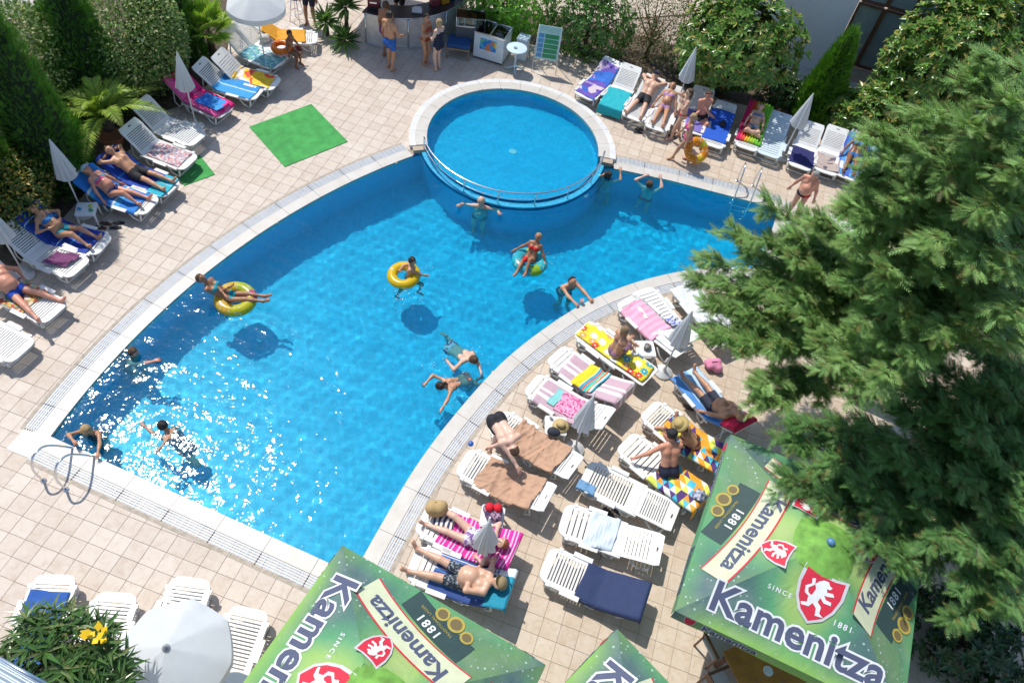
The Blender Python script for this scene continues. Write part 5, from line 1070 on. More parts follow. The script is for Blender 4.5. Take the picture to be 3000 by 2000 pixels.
def lie(key, label, px=1.02, y=0.0, arms=((0.95, 0.34, 0.08), (0.95, -0.34, 0.08)), feet=((0.14, 0.14, 0.06), (0.14, -0.14, 0.06)), knees=None, elbows=None, look_up=True, **kw):
    """on a lounger: arms/feet are (x along, y across, z above) for the person's right, then left side"""
    q = LOUNGERS[key]; a = q.ang; d = A3(q.d); n = A3(q.n); z = np.array((0, 0, 1.0)); up = d * cos(a) + z * sin(a); fr = -d * sin(a) + z * cos(a)
    pel = A3(q.on(px, y, 0.125)); pt = lambda t_: A3(q.on(t_[0], t_[1] + y, t_[2]))
    vec = lambda t_: None if t_ is None else d * t_[0] + n * t_[1] + z * t_[2]
    kn = knees or (None, None); eb = elbows or (None, None)
    return person(label, pel, up, fr, pt(arms[1]), pt(arms[0]), pt(feet[1]), pt(feet[0]), kr=vec(kn[0]) if kn[0] else z, kl=vec(kn[1]) if kn[1] else z, er=vec(eb[0]) if eb[0] else n * 0.8 - z * 0.3, el=vec(eb[1]) if eb[1] else -n * 0.8 - z * 0.3, lfoot=z * 0.8 - d * 0.5 - n * 0.25, rfoot=z * 0.8 - d * 0.5 + n * 0.25, **kw)
GB = None
lie('L9', 'man sunbathing on his back with both arms behind his head, dark shorts', arms=((1.82, 0.10, 0.04), (1.82, -0.10, 0.04)), elbows=((0.1, 1, 0), (0.1, -1, 0)), feet=((0.10, 0.16, 0.08), (0.06, -0.18, 0.08)), skin='tan', hair='dark', wear=[('shorts', B_BLACK)], h=1.78)
lie('L10', 'woman in a pink and blue bikini with a light cap over her face', arms=((1.0, 0.36, 0.02), (1.02, -0.36, 0.02)), feet=((0.30, 0.10, 0.06), (0.12, -0.16, 0.06)), skin='red', hair='light', hair_style='bob', female=True, fat=0.45, wear=[('bikini_top', fabric('swim_mix', lambda t: t.mix(t.math('GREATER_THAN', t.noise(9, 1, t.coord()), 0.5), (0.05, 0.36, 0.45), (0.70, 0.05, 0.20)))), ('bikini_bottom', solid_fabric('swim_dkblue', (0.02, 0.03, 0.14)))], h=1.66, extra=hat_on('cap', solid_fabric('cap_paleblue', (0.45, 0.62, 0.72))))
lie('L11', 'woman in a blue bikini reclining with both knees bent, hands raised', arms=((1.35, 0.20, 0.30), (1.32, -0.18, 0.26)), feet=((0.30, 0.17, 0.05), (0.26, -0.12, 0.05)), skin='tan', hair='dark', hair_style='bun', female=True, fat=0.3, wear=[('bikini_top', B_BLUE), ('bikini_bottom', B_TEAL)], h=1.68)
lie('L13', 'man in royal blue trunks lying with his feet off the lounger', arms=((1.2, 0.34, 0.02), (1.2, -0.34, 0.02)), feet=((0.08, 0.34, 0.06), (0.05, -0.30, 0.02)), skin='red', hair='brown', wear=[('trunks', B_ROYAL)], h=1.80, fat=0.3)
lie('R3', 'man in black shorts and dark cap lying with arms folded behind his head', arms=((1.80, 0.10, 0.05), (1.80, -0.10, 0.05)), elbows=((0.1, 1, 0), (0.1, -1, 0)), feet=((0.04, 0.22, 0.04), (0.06, -0.24, 0.04)), skin='fair', hair='dark', wear=[('shorts', B_BLACK)], h=1.80, extra=hat_on('cap', solid_fabric('cap_navy', (0.02, 0.03, 0.10))))
lie('R4', 'woman in a lilac bikini lying on her lounger, feet apart', arms=((1.0, 0.36, 0.02), (1.0, -0.36, 0.02)), feet=((0.14, 0.14, 0.06), (0.14, -0.16, 0.06)), skin='tan', hair='brown', hair_style='bob', female=True, fat=0.35, wear=[('bikini_top', B_LILAC), ('bikini_bottom', B_LILAC)], h=1.66)
lie('R7', 'woman in a grey blue bikini with folded legs on the rainbow mattress', px=0.95, arms=((0.80, 0.28, 0.18), (0.80, -0.28, 0.18)), feet=((0.52, -0.22, 0.15), (0.58, 0.20, 0.15)), knees=((-0.2, 1, 0.35), (-0.2, -1, 0.35)), skin='fair', hair='dark', hair_style='bun', female=True, fat=0.3, wear=[('bikini_top', B_GREY), ('bikini_bottom', B_GREY)], h=1.64)
lie('R11', 'deeply tanned woman in a bright blue bikini reclining beside the conifer', arms=((0.95, 0.34, 0.08), (1.0, -0.34, 0.08)), feet=((0.2, 0.14, 0.05), (0.2, -0.14, 0.05)), skin='dark', hair='dark', hair_style='long', female=True, wear=[('bikini_top', B_BLUE), ('bikini_bottom', B_BLUE)], h=1.66)
lie('C7', 'red haired woman in a printed swimsuit lying with bent knees', px=0.98, arms=((1.35, 0.22, 0.22), (1.30, -0.30, 0.06)), feet=((0.22, 0.26, 0.05), (0.16, -0.12, 0.05)), skin='pale', hair='red', hair_style='bun', female=True, fat=0.35, wear=[('one_piece', B_WHITE)], h=1.68)
lie('C8', 'big man in dark patterned shorts and a khaki cap lying back', px=0.95, arms=((1.25, 0.30, 0.10), (1.30, -0.02, 0.34)), elbows=(None, (0, -1, 0.2)), feet=((-0.14, 0.24, 0.08), (-0.12, -0.22, 0.06)), skin='fair', hair='grey', fat=1.0, wear=[('shorts', B_PAT)], h=1.86, extra=hat_on('cap', solid_fabric('cap_khaki', (0.30, 0.23, 0.12))))
lie('C14', 'man in dark shorts lying under the conifer with his head on crimson', px=1.0, arms=((0.95, 0.32, 0.04), (0.95, -0.34, 0.04)), feet=((0.02, 0.20, 0.05), (-0.04, -0.14, 0.06)), skin='tan', hair='grey', hair_style='thin', fat=0.5, wear=[('shorts', solid_fabric('swim_dkgrey', (0.03, 0.035, 0.06)))], h=1.78)
# sitting on loungers
def sit(key, label, x, y, face, feet, hands, lean=0.25, z0=0.13, **kw):
    """seated at (x, y) on a lounger; face: direction in lounger axes (along, across); feet/hands: (x, y, height above ground) right then left"""
    q = LOUNGERS[key]; d = A3(q.d); n = A3(q.n); z = np.array((0, 0, 1.0)); f = unit(d * face[0] + n * face[1]); up = unit(z + f * lean); pt = lambda t_: A3(q.W(*t_))
    return person(label, A3(q.W(x, y, SEAT_Z + z0)), up, f, pt(hands[1]), pt(hands[0]), pt(feet[1]), pt(feet[0]), **kw)
sit('C2', 'woman with light brown hair sitting upright on the yellow flowered mat', 0.98, -0.05, (0.35, 0.94), ((0.95, 0.55, 0.08), (1.25, 0.50, 0.08)), ((1.05, 0.42, 0.62), (1.3, 0.30, 0.60)), 0.05, 0.17, skin='tan', hair='light', hair_style='bob', female=True, wear=[('bikini_top', solid_fabric('swim_mauve', (0.16, 0.10, 0.28))), ('bikini_bottom', solid_fabric('swim_mauve2', (0.30, 0.16, 0.26)))], h=1.66, fat=0.2)
sit('C12', 'man in a black cap sitting bent forward on the edge of a lounger', 1.02, 0.08, (-0.75, 0.6), ((0.55, 0.62, 0.07), (0.45, 0.30, 0.07)), ((0.62, 0.42, 0.72), (0.35, -0.36, 0.40)), 0.65, skin='red', hair='dark', fat=0.2, wear=[('shorts', B_NAVY)], h=1.78, extra=hat_on('cap', B_BLACK))
sit('C13', 'woman in a wide straw hat sitting curled on the triangle patterned towel', 1.15, -0.05, (-0.8, -0.6), ((0.55, -0.22, 0.40), (0.60, 0.15, 0.40)), ((0.70, -0.30, 0.60), (0.72, 0.15, 0.66)), 0.75, skin='tan', hair='brown', hair_style='long', female=True, wear=[('bikini_top', solid_fabric('swim_brown', (0.12, 0.05, 0.03))), ('bikini_bottom', solid_fabric('swim_brown', (0.12, 0.05, 0.03)))], h=1.66, extra=hat_on('sun', solid_fabric('straw', (0.50, 0.38, 0.15))))
sit('R5', 'man with a bare back sitting on a lounger behind the standing women', 0.85, -0.05, (-0.9, -0.4), ((0.4, -0.55, 0.07), (0.4, -0.1, 0.07)), ((0.6, -0.4, 0.6), (0.55, 0.1, 0.6)), 0.1, skin='red', hair='brown', fat=0.2, wear=[('shorts', B_BLACK)], h=1.72)
sit('L2', 'child sitting on the end of a lounger inside a small orange ring', 0.08, -0.05, (-1, 0), ((-0.18, 0.10, 0.07), (-0.18, -0.12, 0.07)), ((-0.1, 0.28, 0.5), (-0.1, -0.28, 0.5)), 0.1, skin='dark', hair='dark', wear=[('trunks', B_RED)], h=1.22, child=True)
# standing
def stand(label, feet, face, hands=None, h=1.72, z=0.0, spread=0.13, lean=(0, 0), stride=0.0, **kw):
    """feet: place on the ground; face: compass direction (degrees, x axis = 0)"""
    s = h / 1.75; b = A3(feet); f = np.array((cos(radians(face)), sin(radians(face)), 0)); r = np.array((f[1], -f[0], 0)); zz = np.array((0, 0, 1.0)); up = unit(zz + f * lean[0] + r * lean[1]); pel = b + zz * 0.925 * s + f * lean[0] * -0.15
    hd = hands or ((0.26, 0.06, 0.80), (0.26, 0.06, 0.80)); R_ = b + (r * hd[0][0] + f * hd[0][1] + zz * hd[0][2]) * s; L_ = b + (-r * hd[1][0] + f * hd[1][1] + zz * hd[1][2]) * s
    return person(label, pel, up, f, L_, R_, b + zz * 0.075 * s - r * spread * s + f * stride * s, b + zz * 0.075 * s + r * spread * s - f * stride * s, h=h, kl=f, kr=f, lfoot=f + zz * -0.25 - r * .15, rfoot=f + zz * -0.25 + r * .15, **kw)
stand('stout sunburnt man in black and red briefs standing at the pool corner', P(2316, 636), -105, ((0.42, 0.0, 0.86), (0.34, 0.02, 0.84)), 1.66, skin='red', hair='grey', fat=0.9, spread=0.11, tilt=(0.15, -0.5, 1), wear=[('briefs', fabric('swim_blackred', lambda t: t.mix(t.math('GREATER_THAN', t.n('SeparateXYZ', i0=t.coord()).outputs[0], 0.03), (0.02, 0.02, 0.025), (0.55, 0.02, 0.03))))])
stand('woman in red bikini bottoms standing with a hand at her head', P(1975, 405), 200, ((0.10, 0.20, 1.50), (0.15, 0.22, 1.42)), 1.66, spread=0.10, stride=0.14, skin='fair', hair='brown', hair_style='long', female=True, wear=[('bikini_bottom', B_RED), ('bikini_top', solid_fabric('swim_cream', (0.5, 0.42, 0.36)))])
stand('girl in a pink bikini walking with an orange ring under her arm', P(1990, 468), 195, ((0.26, 0.24, 0.78), (0.28, 0.05, 0.85)), 1.55, spread=0.05, stride=0.26, lean=(0.06, 0), skin='tan', hair='blond', hair_style='tail', female=True, wear=[('bikini_bottom', B_PINK), ('bikini_top', B_PINK)])
stand('man in blue swim shorts standing at the bar, seen from behind', P(1143, 203), 75, ((0.26, 0.25, 1.05), (0.30, 0.1, 0.85)), 1.82, spread=0.10, stride=0.05, skin='tan', hair='dark', wear=[('shorts', fabric('swim_bluepat', lambda t: t.mix(t.noise(14, 2, t.coord()), (0.01, 0.04, 0.30), (0.03, 0.20, 0.60))))])
stand('dark haired woman in a red brown bikini facing the woman in navy', P(1245, 188), -20, ((0.10, 0.30, 1.15), (0.10, 0.28, 1.12)), 1.62, spread=0.08, skin='tan', hair='dark', hair_style='bun', female=True, wear=[('bikini_bottom', solid_fabric('swim_rust', (0.40, 0.06, 0.03))), ('bikini_top', solid_fabric('swim_rust', (0.40, 0.06, 0.03)))])
stand('blond woman in a navy swimsuit standing in front of the bar', P(1282, 205), 160, ((0.12, 0.30, 1.12), (0.12, 0.28, 1.15)), 1.62, spread=0.09, skin='pale', hair='blond', hair_style='bob', female=True, fat=0.3, wear=[('one_piece', B_NAVY)])
stand('man in red patterned shorts hidden behind the man in blue shorts', P(1133, 168), 80, None, 1.76, spread=0.1, skin='brown', hair='brown', wear=[('shorts', fabric('swim_redpat', lambda t: t.mix(t.noise(14, 2, t.coord()), (0.30, 0.02, 0.08), (0.10, 0.06, 0.28))))])
stand('barman in a white vest standing behind the bar counter', P(1172, 66), -100, ((0.25, 0.3, 1.05), (0.25, 0.3, 1.05)), 1.78, skin='tan', hair='brown', wear=[('shirt', solid_fabric('vest_white', (0.66, 0.68, 0.76))), ('shorts', B_BLACK)])
stand('tanned person in pink flip flops standing behind the bar stool', P(912, 72), -80, None, 1.74, skin='brown', hair='dark', wear=[('shorts', B_NAVY)])
# man bending over the brown towels
b = P(1452, 1318); f = A3(P(1560, 1420) - P(1470, 1262)); f[2] = 0; f = unit(f); zz = np.array((0, 0, 1.0)); r = np.array((f[1], -f[0], 0)); base_ = A3(b)
person('man in black shorts bending over to spread the brown towel', base_ + zz * 0.90 - f * 0.12, f * 0.96 + zz * 0.22, -zz * 0.95 + f * 0.2, base_ + f * 0.15 - r * -0.62 + zz * 0.55, A3(P(1572, 1450, 0.46)), base_ + zz * 0.07 + r * 0.14, base_ + zz * 0.07 - r * 0.14, h=1.80, skin='pale', hair='brown', wear=[('shorts', B_BLACK)], kl=f, kr=f, el=r - zz * 0.2, er=-r + f * 0.3, tilt=f - zz * 0.9, look=-zz - f, lfoot=f - zz * .25, rfoot=f - zz * .25)
# ---- in the water
KW = dict(in_water=True)
def wade(label, head, face, hands, h=1.72, zt=0.32, lean=0.0, zp=None, **kw):
    """upright in the pool: head = pixel of the head, zt = height of its top; hands are places"""
    s = h / 1.75; c = A3(P(*head, zt - 0.1)); f = np.array((cos(radians(face)), sin(radians(face)), 0)); r = np.array((f[1], -f[0], 0)); zz = np.array((0, 0, 1.0)); up = unit(zz + f * lean); pel = c - up * (0.83 - 0.11) * s
    fz = max(-DEPTH + 0.075, pel[2] - 0.84 * s)
    return person(label, pel, up, f, hands[1], hands[0], np.array((*(pel - r * 0.14 * s + f * 0.05)[:2], fz)), np.array((*(pel + r * 0.14 * s - f * 0.05)[:2], fz)), h=h, kl=f, kr=f, lfoot=f - zz * .2, rfoot=f - zz * .2, **KW, **kw)
Q3 = lambda x, y, z: A3(P(x, y, z))
wade('bald man in the pool with both arms stretched out sideways', (1410, 586), -80, (Q3(1345, 601, 0.08), Q3(1462, 624, 0.05)), 1.76, 0.30, skin='fair', hair_style='bald', fat=0.5, wear=[('trunks', B_NAVY)])
wade('dark haired woman in the pool holding the edge beside the paddling pool', (1782, 512), 75, (Q3(1818, 502, 0.10), Q3(1772, 510, 0.05)), 1.66, 0.16, skin='tan', hair='dark', hair_style='long', female=True, wear=[('bikini_bottom', B_TEAL), ('bikini_top', B_TEAL)])
wade('man in red trunks in the pool holding the edge with both raised arms', (1903, 540), 80, (Q3(1936, 522, 0.10), Q3(1888, 516, 0.10)), 1.74, 0.16, skin='pale', hair='brown', wear=[('trunks', B_RED)])
wade('bearded man leaning on the curved pool edge from the water', (1676, 822), -45, (Q3(1692, 897, 0.05), Q3(1731, 878, 0.05)), 1.76, 0.38, 0.25, skin='tan', hair='dark', hair_style='thin', beard=True, wear=[('trunks', B_NAVY)])
wade('bather with brown hair near the shaded long side of the pool', (388, 1030), 20, (Q3(462, 1056, 0.02), Q3(395, 1085, -0.15)), 1.68, 0.20, skin='red', hair='brown', wear=[('trunks', B_NAVY)], lean=0.2)
wade('blond woman in the pool holding the ladder rails', (252, 1256), -80, (Q3(216, 1292, 0.15), Q3(286, 1333, 0.10)), 1.66, 0.30, 0.25, skin='tan', hair='blond', hair_style='bob', female=True, wear=[('bikini_bottom', B_NAVY), ('bikini_top', B_NAVY)])
# swimmers
def swim(label, head, hip, hands, feet, h=1.72, zh=0.02, zp=-0.12, zf=-0.25, **kw):
    hd, pl = Q3(*head, zh), Q3(*hip, zp); up = unit(hd - pl); z = np.array((0, 0, 1.0)); s = h / 1.75; pel = hd - up * 0.72 * s
    return person(label, pel, up, -z, Q3(*hands[0], -0.02), Q3(*hands[1], -0.02), Q3(*feet[0], zf), Q3(*feet[1], zf), h=h, el=np.cross(up, z) * -1 + z * .2, er=np.cross(up, z) + z * .2, kl=-z, kr=-z, tilt=up + z * 0.7, look=up - z * 0.4, lfoot=-up - z * .3, rfoot=-up - z * .3, **KW, **kw)
swim('swimmer in red and white trunks reaching for the curved pool edge', (1390, 1060), (1350, 1040), ((1422, 1118), (1312, 1060)), ((1306, 990), (1318, 1002)), 1.72, skin='fair', hair='brown', wear=[('trunks', fabric('swim_redwhite', lambda t: t.mix(t.math('GREATER_THAN', t.noise(10, 1, t.coord()), 0.5), (0.55, 0.02, 0.05), (0.6, 0.6, 0.66))))])
swim('woman with dark hair swimming face down beside the curved pool edge', (1285, 1136), (1350, 1118), ((1294, 1198), (1248, 1122)), ((1400, 1115), (1405, 1130)), 1.64, skin='tan', hair='dark', hair_style='tail', female=True, wear=[('bikini_bottom', solid_fabric('swim_coral', (0.62, 0.16, 0.10))), ('bikini_top', B_BLACK)])
swim('woman in dark swimwear swimming breaststroke near the ladder', (474, 1246), (512, 1282), ((414, 1242), (456, 1328)), ((545, 1330), (560, 1315)), 1.64, zh=0.05, skin='tan', hair='dark', hair_style='bun', female=True, fat=0.3, wear=[('one_piece', solid_fabric('swim_wine', (0.06, 0.02, 0.05)))])
# on the rings
c = A3(P(1200, 806, 0.0)); f = unit(A3(P(1258, 812) - P(1190, 800)) * np.array((1, 1, 0)))
person('boy sitting upright in the plain yellow ring, paddling with his hand', c + np.array((0, 0, -0.10)), (0.05, 0.1, 1), f, Q3(1172, 790, 0.25), Q3(1256, 810, 0.02), Q3(1160, 880, -0.5), Q3(1226, 868, -0.5), h=1.35, skin='tan', hair='dark', wear=[('trunks', solid_fabric('swim_palepink', (0.7, 0.6, 0.62)))], child=True, in_water=True)
c = A3(P(664, 868, 0.08)); f = unit(A3(P(790, 868) - P(640, 848)) * np.array((1, 1, 0))); z = np.array((0, 0, 1.0))
person('woman in a turquoise bikini reclining across the fruit patterned ring', c, -f * 0.72 + z * 0.75, f * 0.75 + z * 0.6, Q3(690, 900, 0.25), Q3(672, 840, 0.28), Q3(788, 868, 0.16), Q3(790, 882, 0.16), h=1.66, skin='brown', hair='brown', hair_style='short', female=True, wear=[('bikini_top', B_TEAL), ('bikini_bottom', B_TEAL)], kl=z, kr=z, lfoot=f + z * .6, rfoot=f + z * .6, in_water=True)
c = A3(P(1553, 758, 0.10)); f = unit(A3(P(1511, 801) - P(1567, 718)) * np.array((1, 1, 0)))
person('girl in a red bikini lounging in the turquoise and green ring', c, -f * 0.6 + z * 0.85, f * 0.85 + z * 0.6, Q3(1598, 772, 0.10), Q3(1508, 732, 0.18), Q3(1540, 800, 0.16), Q3(1512, 800, 0.14), h=1.42, skin='brown', hair='blond', hair_style='tail', female=True, wear=[('bikini_top', B_RED), ('bikini_bottom', B_RED)], kl=z + f, kr=z, in_water=True)
# ---------------------------------------------------------------- vegetation
def leaf_mat(name, trans=0.3, rough=0.45, spec=0.5):
    t = NT(name); c = t.n('VertexColor', _layer_name='Col').outputs[0]; d = t.bsdf(c, rough); tr = t.n('BsdfTranslucent'); t.set(tr, 'Color', t.mix(1.0, c, (1.25, 1.3, 0.6), 'MULTIPLY')); mx = t.n('MixShader'); t.set(mx, 'i0', trans); t.set(mx, 'i1', d.outputs[0]); t.set(mx, 'i2', tr.outputs[0]); return t.done(mx)
M_LEAF, M_GLOSSY, M_NEEDLE = leaf_mat('leaf', 0.30, 0.5), leaf_mat('glossy_leaf', 0.2, 0.28), leaf_mat('needle', 0.22, 0.6)
t = NT('bark'); w = t.noise(14, 5, t.coord(), 0.6, 1.5); M_BARK = t.done(t.bsdf(t.ramp(w, [(0.3, (0.04, 0.028, 0.02)), (0.7, (0.13, 0.09, 0.065))]), 0.9, t.bump(w, 0.6, 0.03)))
TPL = {}
def _tpl(name, v, f): TPL[name] = (np.array(v, float), np.array(f, int))
_tpl('leaf', [(0, 0, 0), (.3, .16, .05), (.3, 0, -.02), (.3, -.16, .05), (.68, .15, .03), (.68, 0, -.03), (.68, -.15, .03), (1, 0, -.10)], [(0, 2, 1), (0, 3, 2), (1, 2, 4), (2, 5, 4), (2, 3, 5), (3, 6, 5), (4, 5, 7), (5, 6, 7)])
_tpl('lance', [(0, 0, 0), (.35, .085, .03), (.35, 0, -.02), (.35, -.085, .03), (1, 0, -.14)], [(0, 2, 1), (0, 3, 2), (1, 2, 4), (2, 3, 4)])
_tpl('small', [(0, 0, 0), (.5, .24, .04), (.5, -.24, .04), (1, 0, -.05)], [(0, 2, 1), (1, 2, 3)])
def _spray():
    v, f = [], []
    def tri(a, b, w):
        a, b = np.array(a, float), np.array(b, float); d = b - a; s = np.array((-d[1], d[0], 0)); s = s / np.linalg.norm(s) * w; n = len(v); v.extend([a - s, a + s, b]); f.append((n, n + 1, n + 2))
    tri((0, 0, 0), (1, 0, -0.12), 0.03)
    for k, x in enumerate((0.10, 0.26, 0.42, 0.58, 0.74)):
        L_ = 0.40 * (1 - 0.50 * k / 4) 
        for sg in (-1, 1): tri((x, 0, -0.10 * x * x), (x + L_ * 0.72, sg * L_ * 0.60, -0.10 * x * x - 0.06 + 0.02 * k), 0.030)
    return v, f
_tpl('spray', *_spray())
def scatter(name, pos, dirs, nrms, size, tpl, mat, parent, col, cvar=0.25, hvar=0.08, loc=None, seed=1, col2=None, mix2=0.0):
    """one mesh of many leaves: each template is laid along dirs, its face to nrms"""
    r = np.random.default_rng(seed); v, f = TPL[tpl]; n = len(pos); pos = np.asarray(pos, float); d = np.asarray(dirs, float); d /= np.maximum(1e-9, np.linalg.norm(d, axis=1))[:, None]; m = np.asarray(nrms, float); m = m - d * (m * d).sum(1)[:, None]; m /= np.maximum(1e-6, np.linalg.norm(m, axis=1))[:, None]; s = np.cross(m, d); sz = np.asarray(size, float)
    if sz.ndim == 0: sz = sz * r.uniform(0.7, 1.25, n)
    V = pos[:, None, :] + sz[:, None, None] * (v[None, :, 0, None] * d[:, None, :] + v[None, :, 1, None] * s[:, None, :] + v[None, :, 2, None] * m[:, None, :])
    F = f[None] + (np.arange(n) * len(v))[:, None, None]
    c = np.tile(np.array(col, float), (n, 1))
    if col2 is not None: k = r.random(n) < mix2; c[k] = np.array(col2)
    c *= r.uniform(1 - cvar, 1 + cvar, n)[:, None]; c *= 1 + r.uniform(-hvar, hvar, (n, 3)); c = np.repeat(c, len(v), 0)
    me = np_mesh(name, V.reshape(-1, 3), F.reshape(-1, f.shape[1]), mat); vcol(me, np.clip(c, 0, 1)); return link(name, me, parent, loc)
def rand_unit(r, n): a = r.normal(size=(n, 3)); return a / np.linalg.norm(a, axis=1)[:, None]
def trunk(root, pts, radii, name='trunk'): return MB().tube([Vector(p) for p in pts], radii, 9).build(name, M_BARK, root, True)
def lumpy(r, n, rad, lumps=14, fill=0.35):
    """points on and inside an uneven ellipsoid crown with clumps and gaps, and outward directions"""
    L_ = rand_unit(r, lumps); amp = r.uniform(-0.28, 0.30, lumps); out = []; od = []
    while len(out) < n:
        d = rand_unit(r, n); k = 1 + (np.exp(-(1 - d @ L_.T) * 9) * amp).sum(1); hole = (np.exp(-(1 - d @ L_.T) * 14)).max(1); u = np.where(r.random(n) < fill, r.uniform(0.35, 0.95, n), r.uniform(0.86, 1.04, n))
        ok = r.random(n) < 0.35 + 0.65 * hole; p = d * (k * u)[:, None]; out += list(p[ok]); od += list(d[ok])
    return np.array(out[:n]) * np.array(rad), np.array(od[:n])
def bush(name, base, rad, zc, label, cat='shrub', n=5000, size=0.07, tpl='small', mat=None, col=(0.05, 0.12, 0.02), seed=1, col2=None, mix2=0.0, group=None, rosette=0, limbs=7, cvar=0.3, droop=0.0, upward=0.5):
    root = empty(name, base, label=label, category=cat)
    if group: root['group'] = group
    r = np.random.default_rng(seed); c = np.array((0, 0, zc))
    if rosette:
        p, d = lumpy(r, n // rosette, rad, 18); P_, D_, N_ = [], [], []
        ax = d + np.array((0, 0, upward)); ax /= np.linalg.norm(ax, axis=1)[:, None]
        t1 = np.cross(ax, rand_unit(r, len(p))); t1 /= np.linalg.norm(t1, axis=1)[:, None]; t2 = np.cross(ax, t1)
        for k in range(rosette):
            w = 2 * pi * k / rosette + r.uniform(-0.3, 0.3, len(p)); e = r.uniform(0.15, 0.75, len(p)); dd = ax * e[:, None] + (t1 * np.cos(w)[:, None] + t2 * np.sin(w)[:, None]); P_.append(p); D_.append(dd - np.array((0, 0, droop))); N_.append(ax)
        pos, dirs, nr = np.vstack(P_), np.vstack(D_), np.vstack(N_)
    else:
        pos, d = lumpy(r, n, rad); dirs = d + rand_unit(r, n) * 0.9; nr = d + np.array((0, 0, 0.7)) + rand_unit(r, n) * 0.5
    scatter('crown', pos + c, dirs, nr, size, tpl, mat or M_LEAF, root, col, cvar, seed=seed, col2=col2, mix2=mix2)
    h = zc; trunk(root, [(0, 0, 0), (0.04, 0.02, h * 0.4), (0.0, 0.05, h)], [0.07, 0.055, 0.03])
    mb = MB()
    for k in range(limbs):
        e = rand_unit(r, 1)[0]; e[2] = abs(e[2]) * 0.8 + 0.1; tip = c + e * np.array(rad) * 0.8; s0 = np.array((0.02, 0.02, h * r.uniform(0.25, 0.7))); mid = (s0 + tip) / 2 + np.array((0, 0, -0.08)); mb.tube([Vector(s0), Vector(mid), Vector(tip)], [0.03, 0.02, 0.008], 5)
    mb.build('branches', M_BARK, root, True); return root
def thuja(base, H, R, label, col, seed=1, n=6000, group='columnar thujas'):
    root = empty('thuja', base, label=label, category='conifer', group=group); r = np.random.default_rng(seed)
    z = H * (1 - np.sqrt(r.uniform(0.0, 1, n))) ; z = np.where(r.random(n) < 0.75, H * r.beta(1.0, 1.7, n), z); w = r.uniform(0, 2 * pi, n); lump = 1 + 0.10 * np.sin(5 * w + 3 * z) + 0.08 * np.sin(9 * w - 5 * z + seed)
    R_ = R * np.minimum(1, (1 - z / H) ** 0.75 * 1.12 + 0.015) * lump * np.where(r.random(n) < 0.25, r.uniform(0.6, 0.95, n), r.uniform(0.93, 1.06, n)); p = np.stack([R_ * np.cos(w), R_ * np.sin(w), z + 0.1], 1); o = np.stack([np.cos(w), np.sin(w), np.zeros(n)], 1)
    scatter('crown', p, o * 0.55 + np.array((0, 0, 0.85)) + rand_unit(r, n) * 0.35, np.cross(o, np.array((0, 0, 1.0))) * r.choice((-1, 1), n)[:, None] + o * 0.8, 0.20, 'spray', M_NEEDLE, root, col, 0.3, seed=seed)
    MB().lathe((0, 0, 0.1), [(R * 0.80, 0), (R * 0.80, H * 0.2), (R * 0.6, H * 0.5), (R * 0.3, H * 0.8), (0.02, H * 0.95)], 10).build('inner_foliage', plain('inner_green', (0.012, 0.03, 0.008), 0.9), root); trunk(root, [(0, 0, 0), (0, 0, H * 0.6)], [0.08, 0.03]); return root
G0 = (0.085, 0.24, 0.025)
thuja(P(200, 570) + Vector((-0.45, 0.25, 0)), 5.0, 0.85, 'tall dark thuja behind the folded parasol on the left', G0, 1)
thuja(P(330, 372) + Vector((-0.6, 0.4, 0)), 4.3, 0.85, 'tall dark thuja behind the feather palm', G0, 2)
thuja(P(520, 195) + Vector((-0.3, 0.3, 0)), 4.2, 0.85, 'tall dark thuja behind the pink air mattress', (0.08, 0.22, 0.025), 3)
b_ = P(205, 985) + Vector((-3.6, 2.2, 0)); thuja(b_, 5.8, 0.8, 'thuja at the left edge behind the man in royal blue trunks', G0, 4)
thuja(P(2372, 345), 2.9, 0.58, 'bright green thuja in front of the building windows', (0.11, 0.28, 0.02), 5, 7000)
VAR = dict(size=0.10, col=(0.11, 0.21, 0.04), col2=(0.42, 0.46, 0.22), mix2=0.28, n=15000)
bush('variegated_shrub', P(150, 330), (1.35, 1.2, 1.5), 1.4, 'pale variegated shrub between the two left thujas', seed=11, **VAR)
bush('variegated_shrub', P(430, 265), (1.25, 1.2, 1.6), 1.5, 'pale variegated shrub between the feather palm and the fan palm', seed=12, **VAR)
bush('autumn_shrub', P(60, 640), (1.0, 1.0, 1.0), 0.9, 'yellowing shrub at the left picture edge', seed=13, n=6000, size=0.10, col=(0.10, 0.16, 0.03), col2=(0.40, 0.27, 0.05), mix2=0.25)
bush('shrub', P(470, 300) + Vector((-0.4, 0.3, 0)), (0.8, 0.7, 0.75), 0.65, 'low dark shrub behind the empty lounger', seed=14, n=3500, size=0.07, col=(0.035, 0.08, 0.02), col2=(0.20, 0.10, 0.04), mix2=0.15)
MAG = dict(tpl='leaf', mat=M_GLOSSY, rosette=8, size=0.21, col=(0.12, 0.24, 0.035), col2=(0.34, 0.31, 0.07), mix2=0.18, cat='tree', group='magnolia trees before the building')
bush('magnolia_tree', P(2110, 290), (1.75, 1.2, 1.6), 1.95, 'broad magnolia tree behind the folded parasol and the rainbow mattress', n=9500, seed=21, **MAG)
bush('magnolia_tree', P(2600, 400) + Vector((0.45, 0.9, 0)), (1.65, 1.3, 1.9), 2.2, 'tall magnolia tree in front of the building windows', n=9500, seed=22, **MAG)
bush('magnolia_tree', P(2490, 400), (1.1, 0.8, 0.75), 0.75, 'low magnolia behind the navy towel lounger', n=3200, seed=23, **MAG)
bush('magnolia_tree', P(2700, 330) + Vector((0.9, 1.0, 0)), (1.5, 1.2, 1.8), 2.5, 'magnolia tree below the balcony, rising behind the conifer', n=6000, seed=26, **MAG)
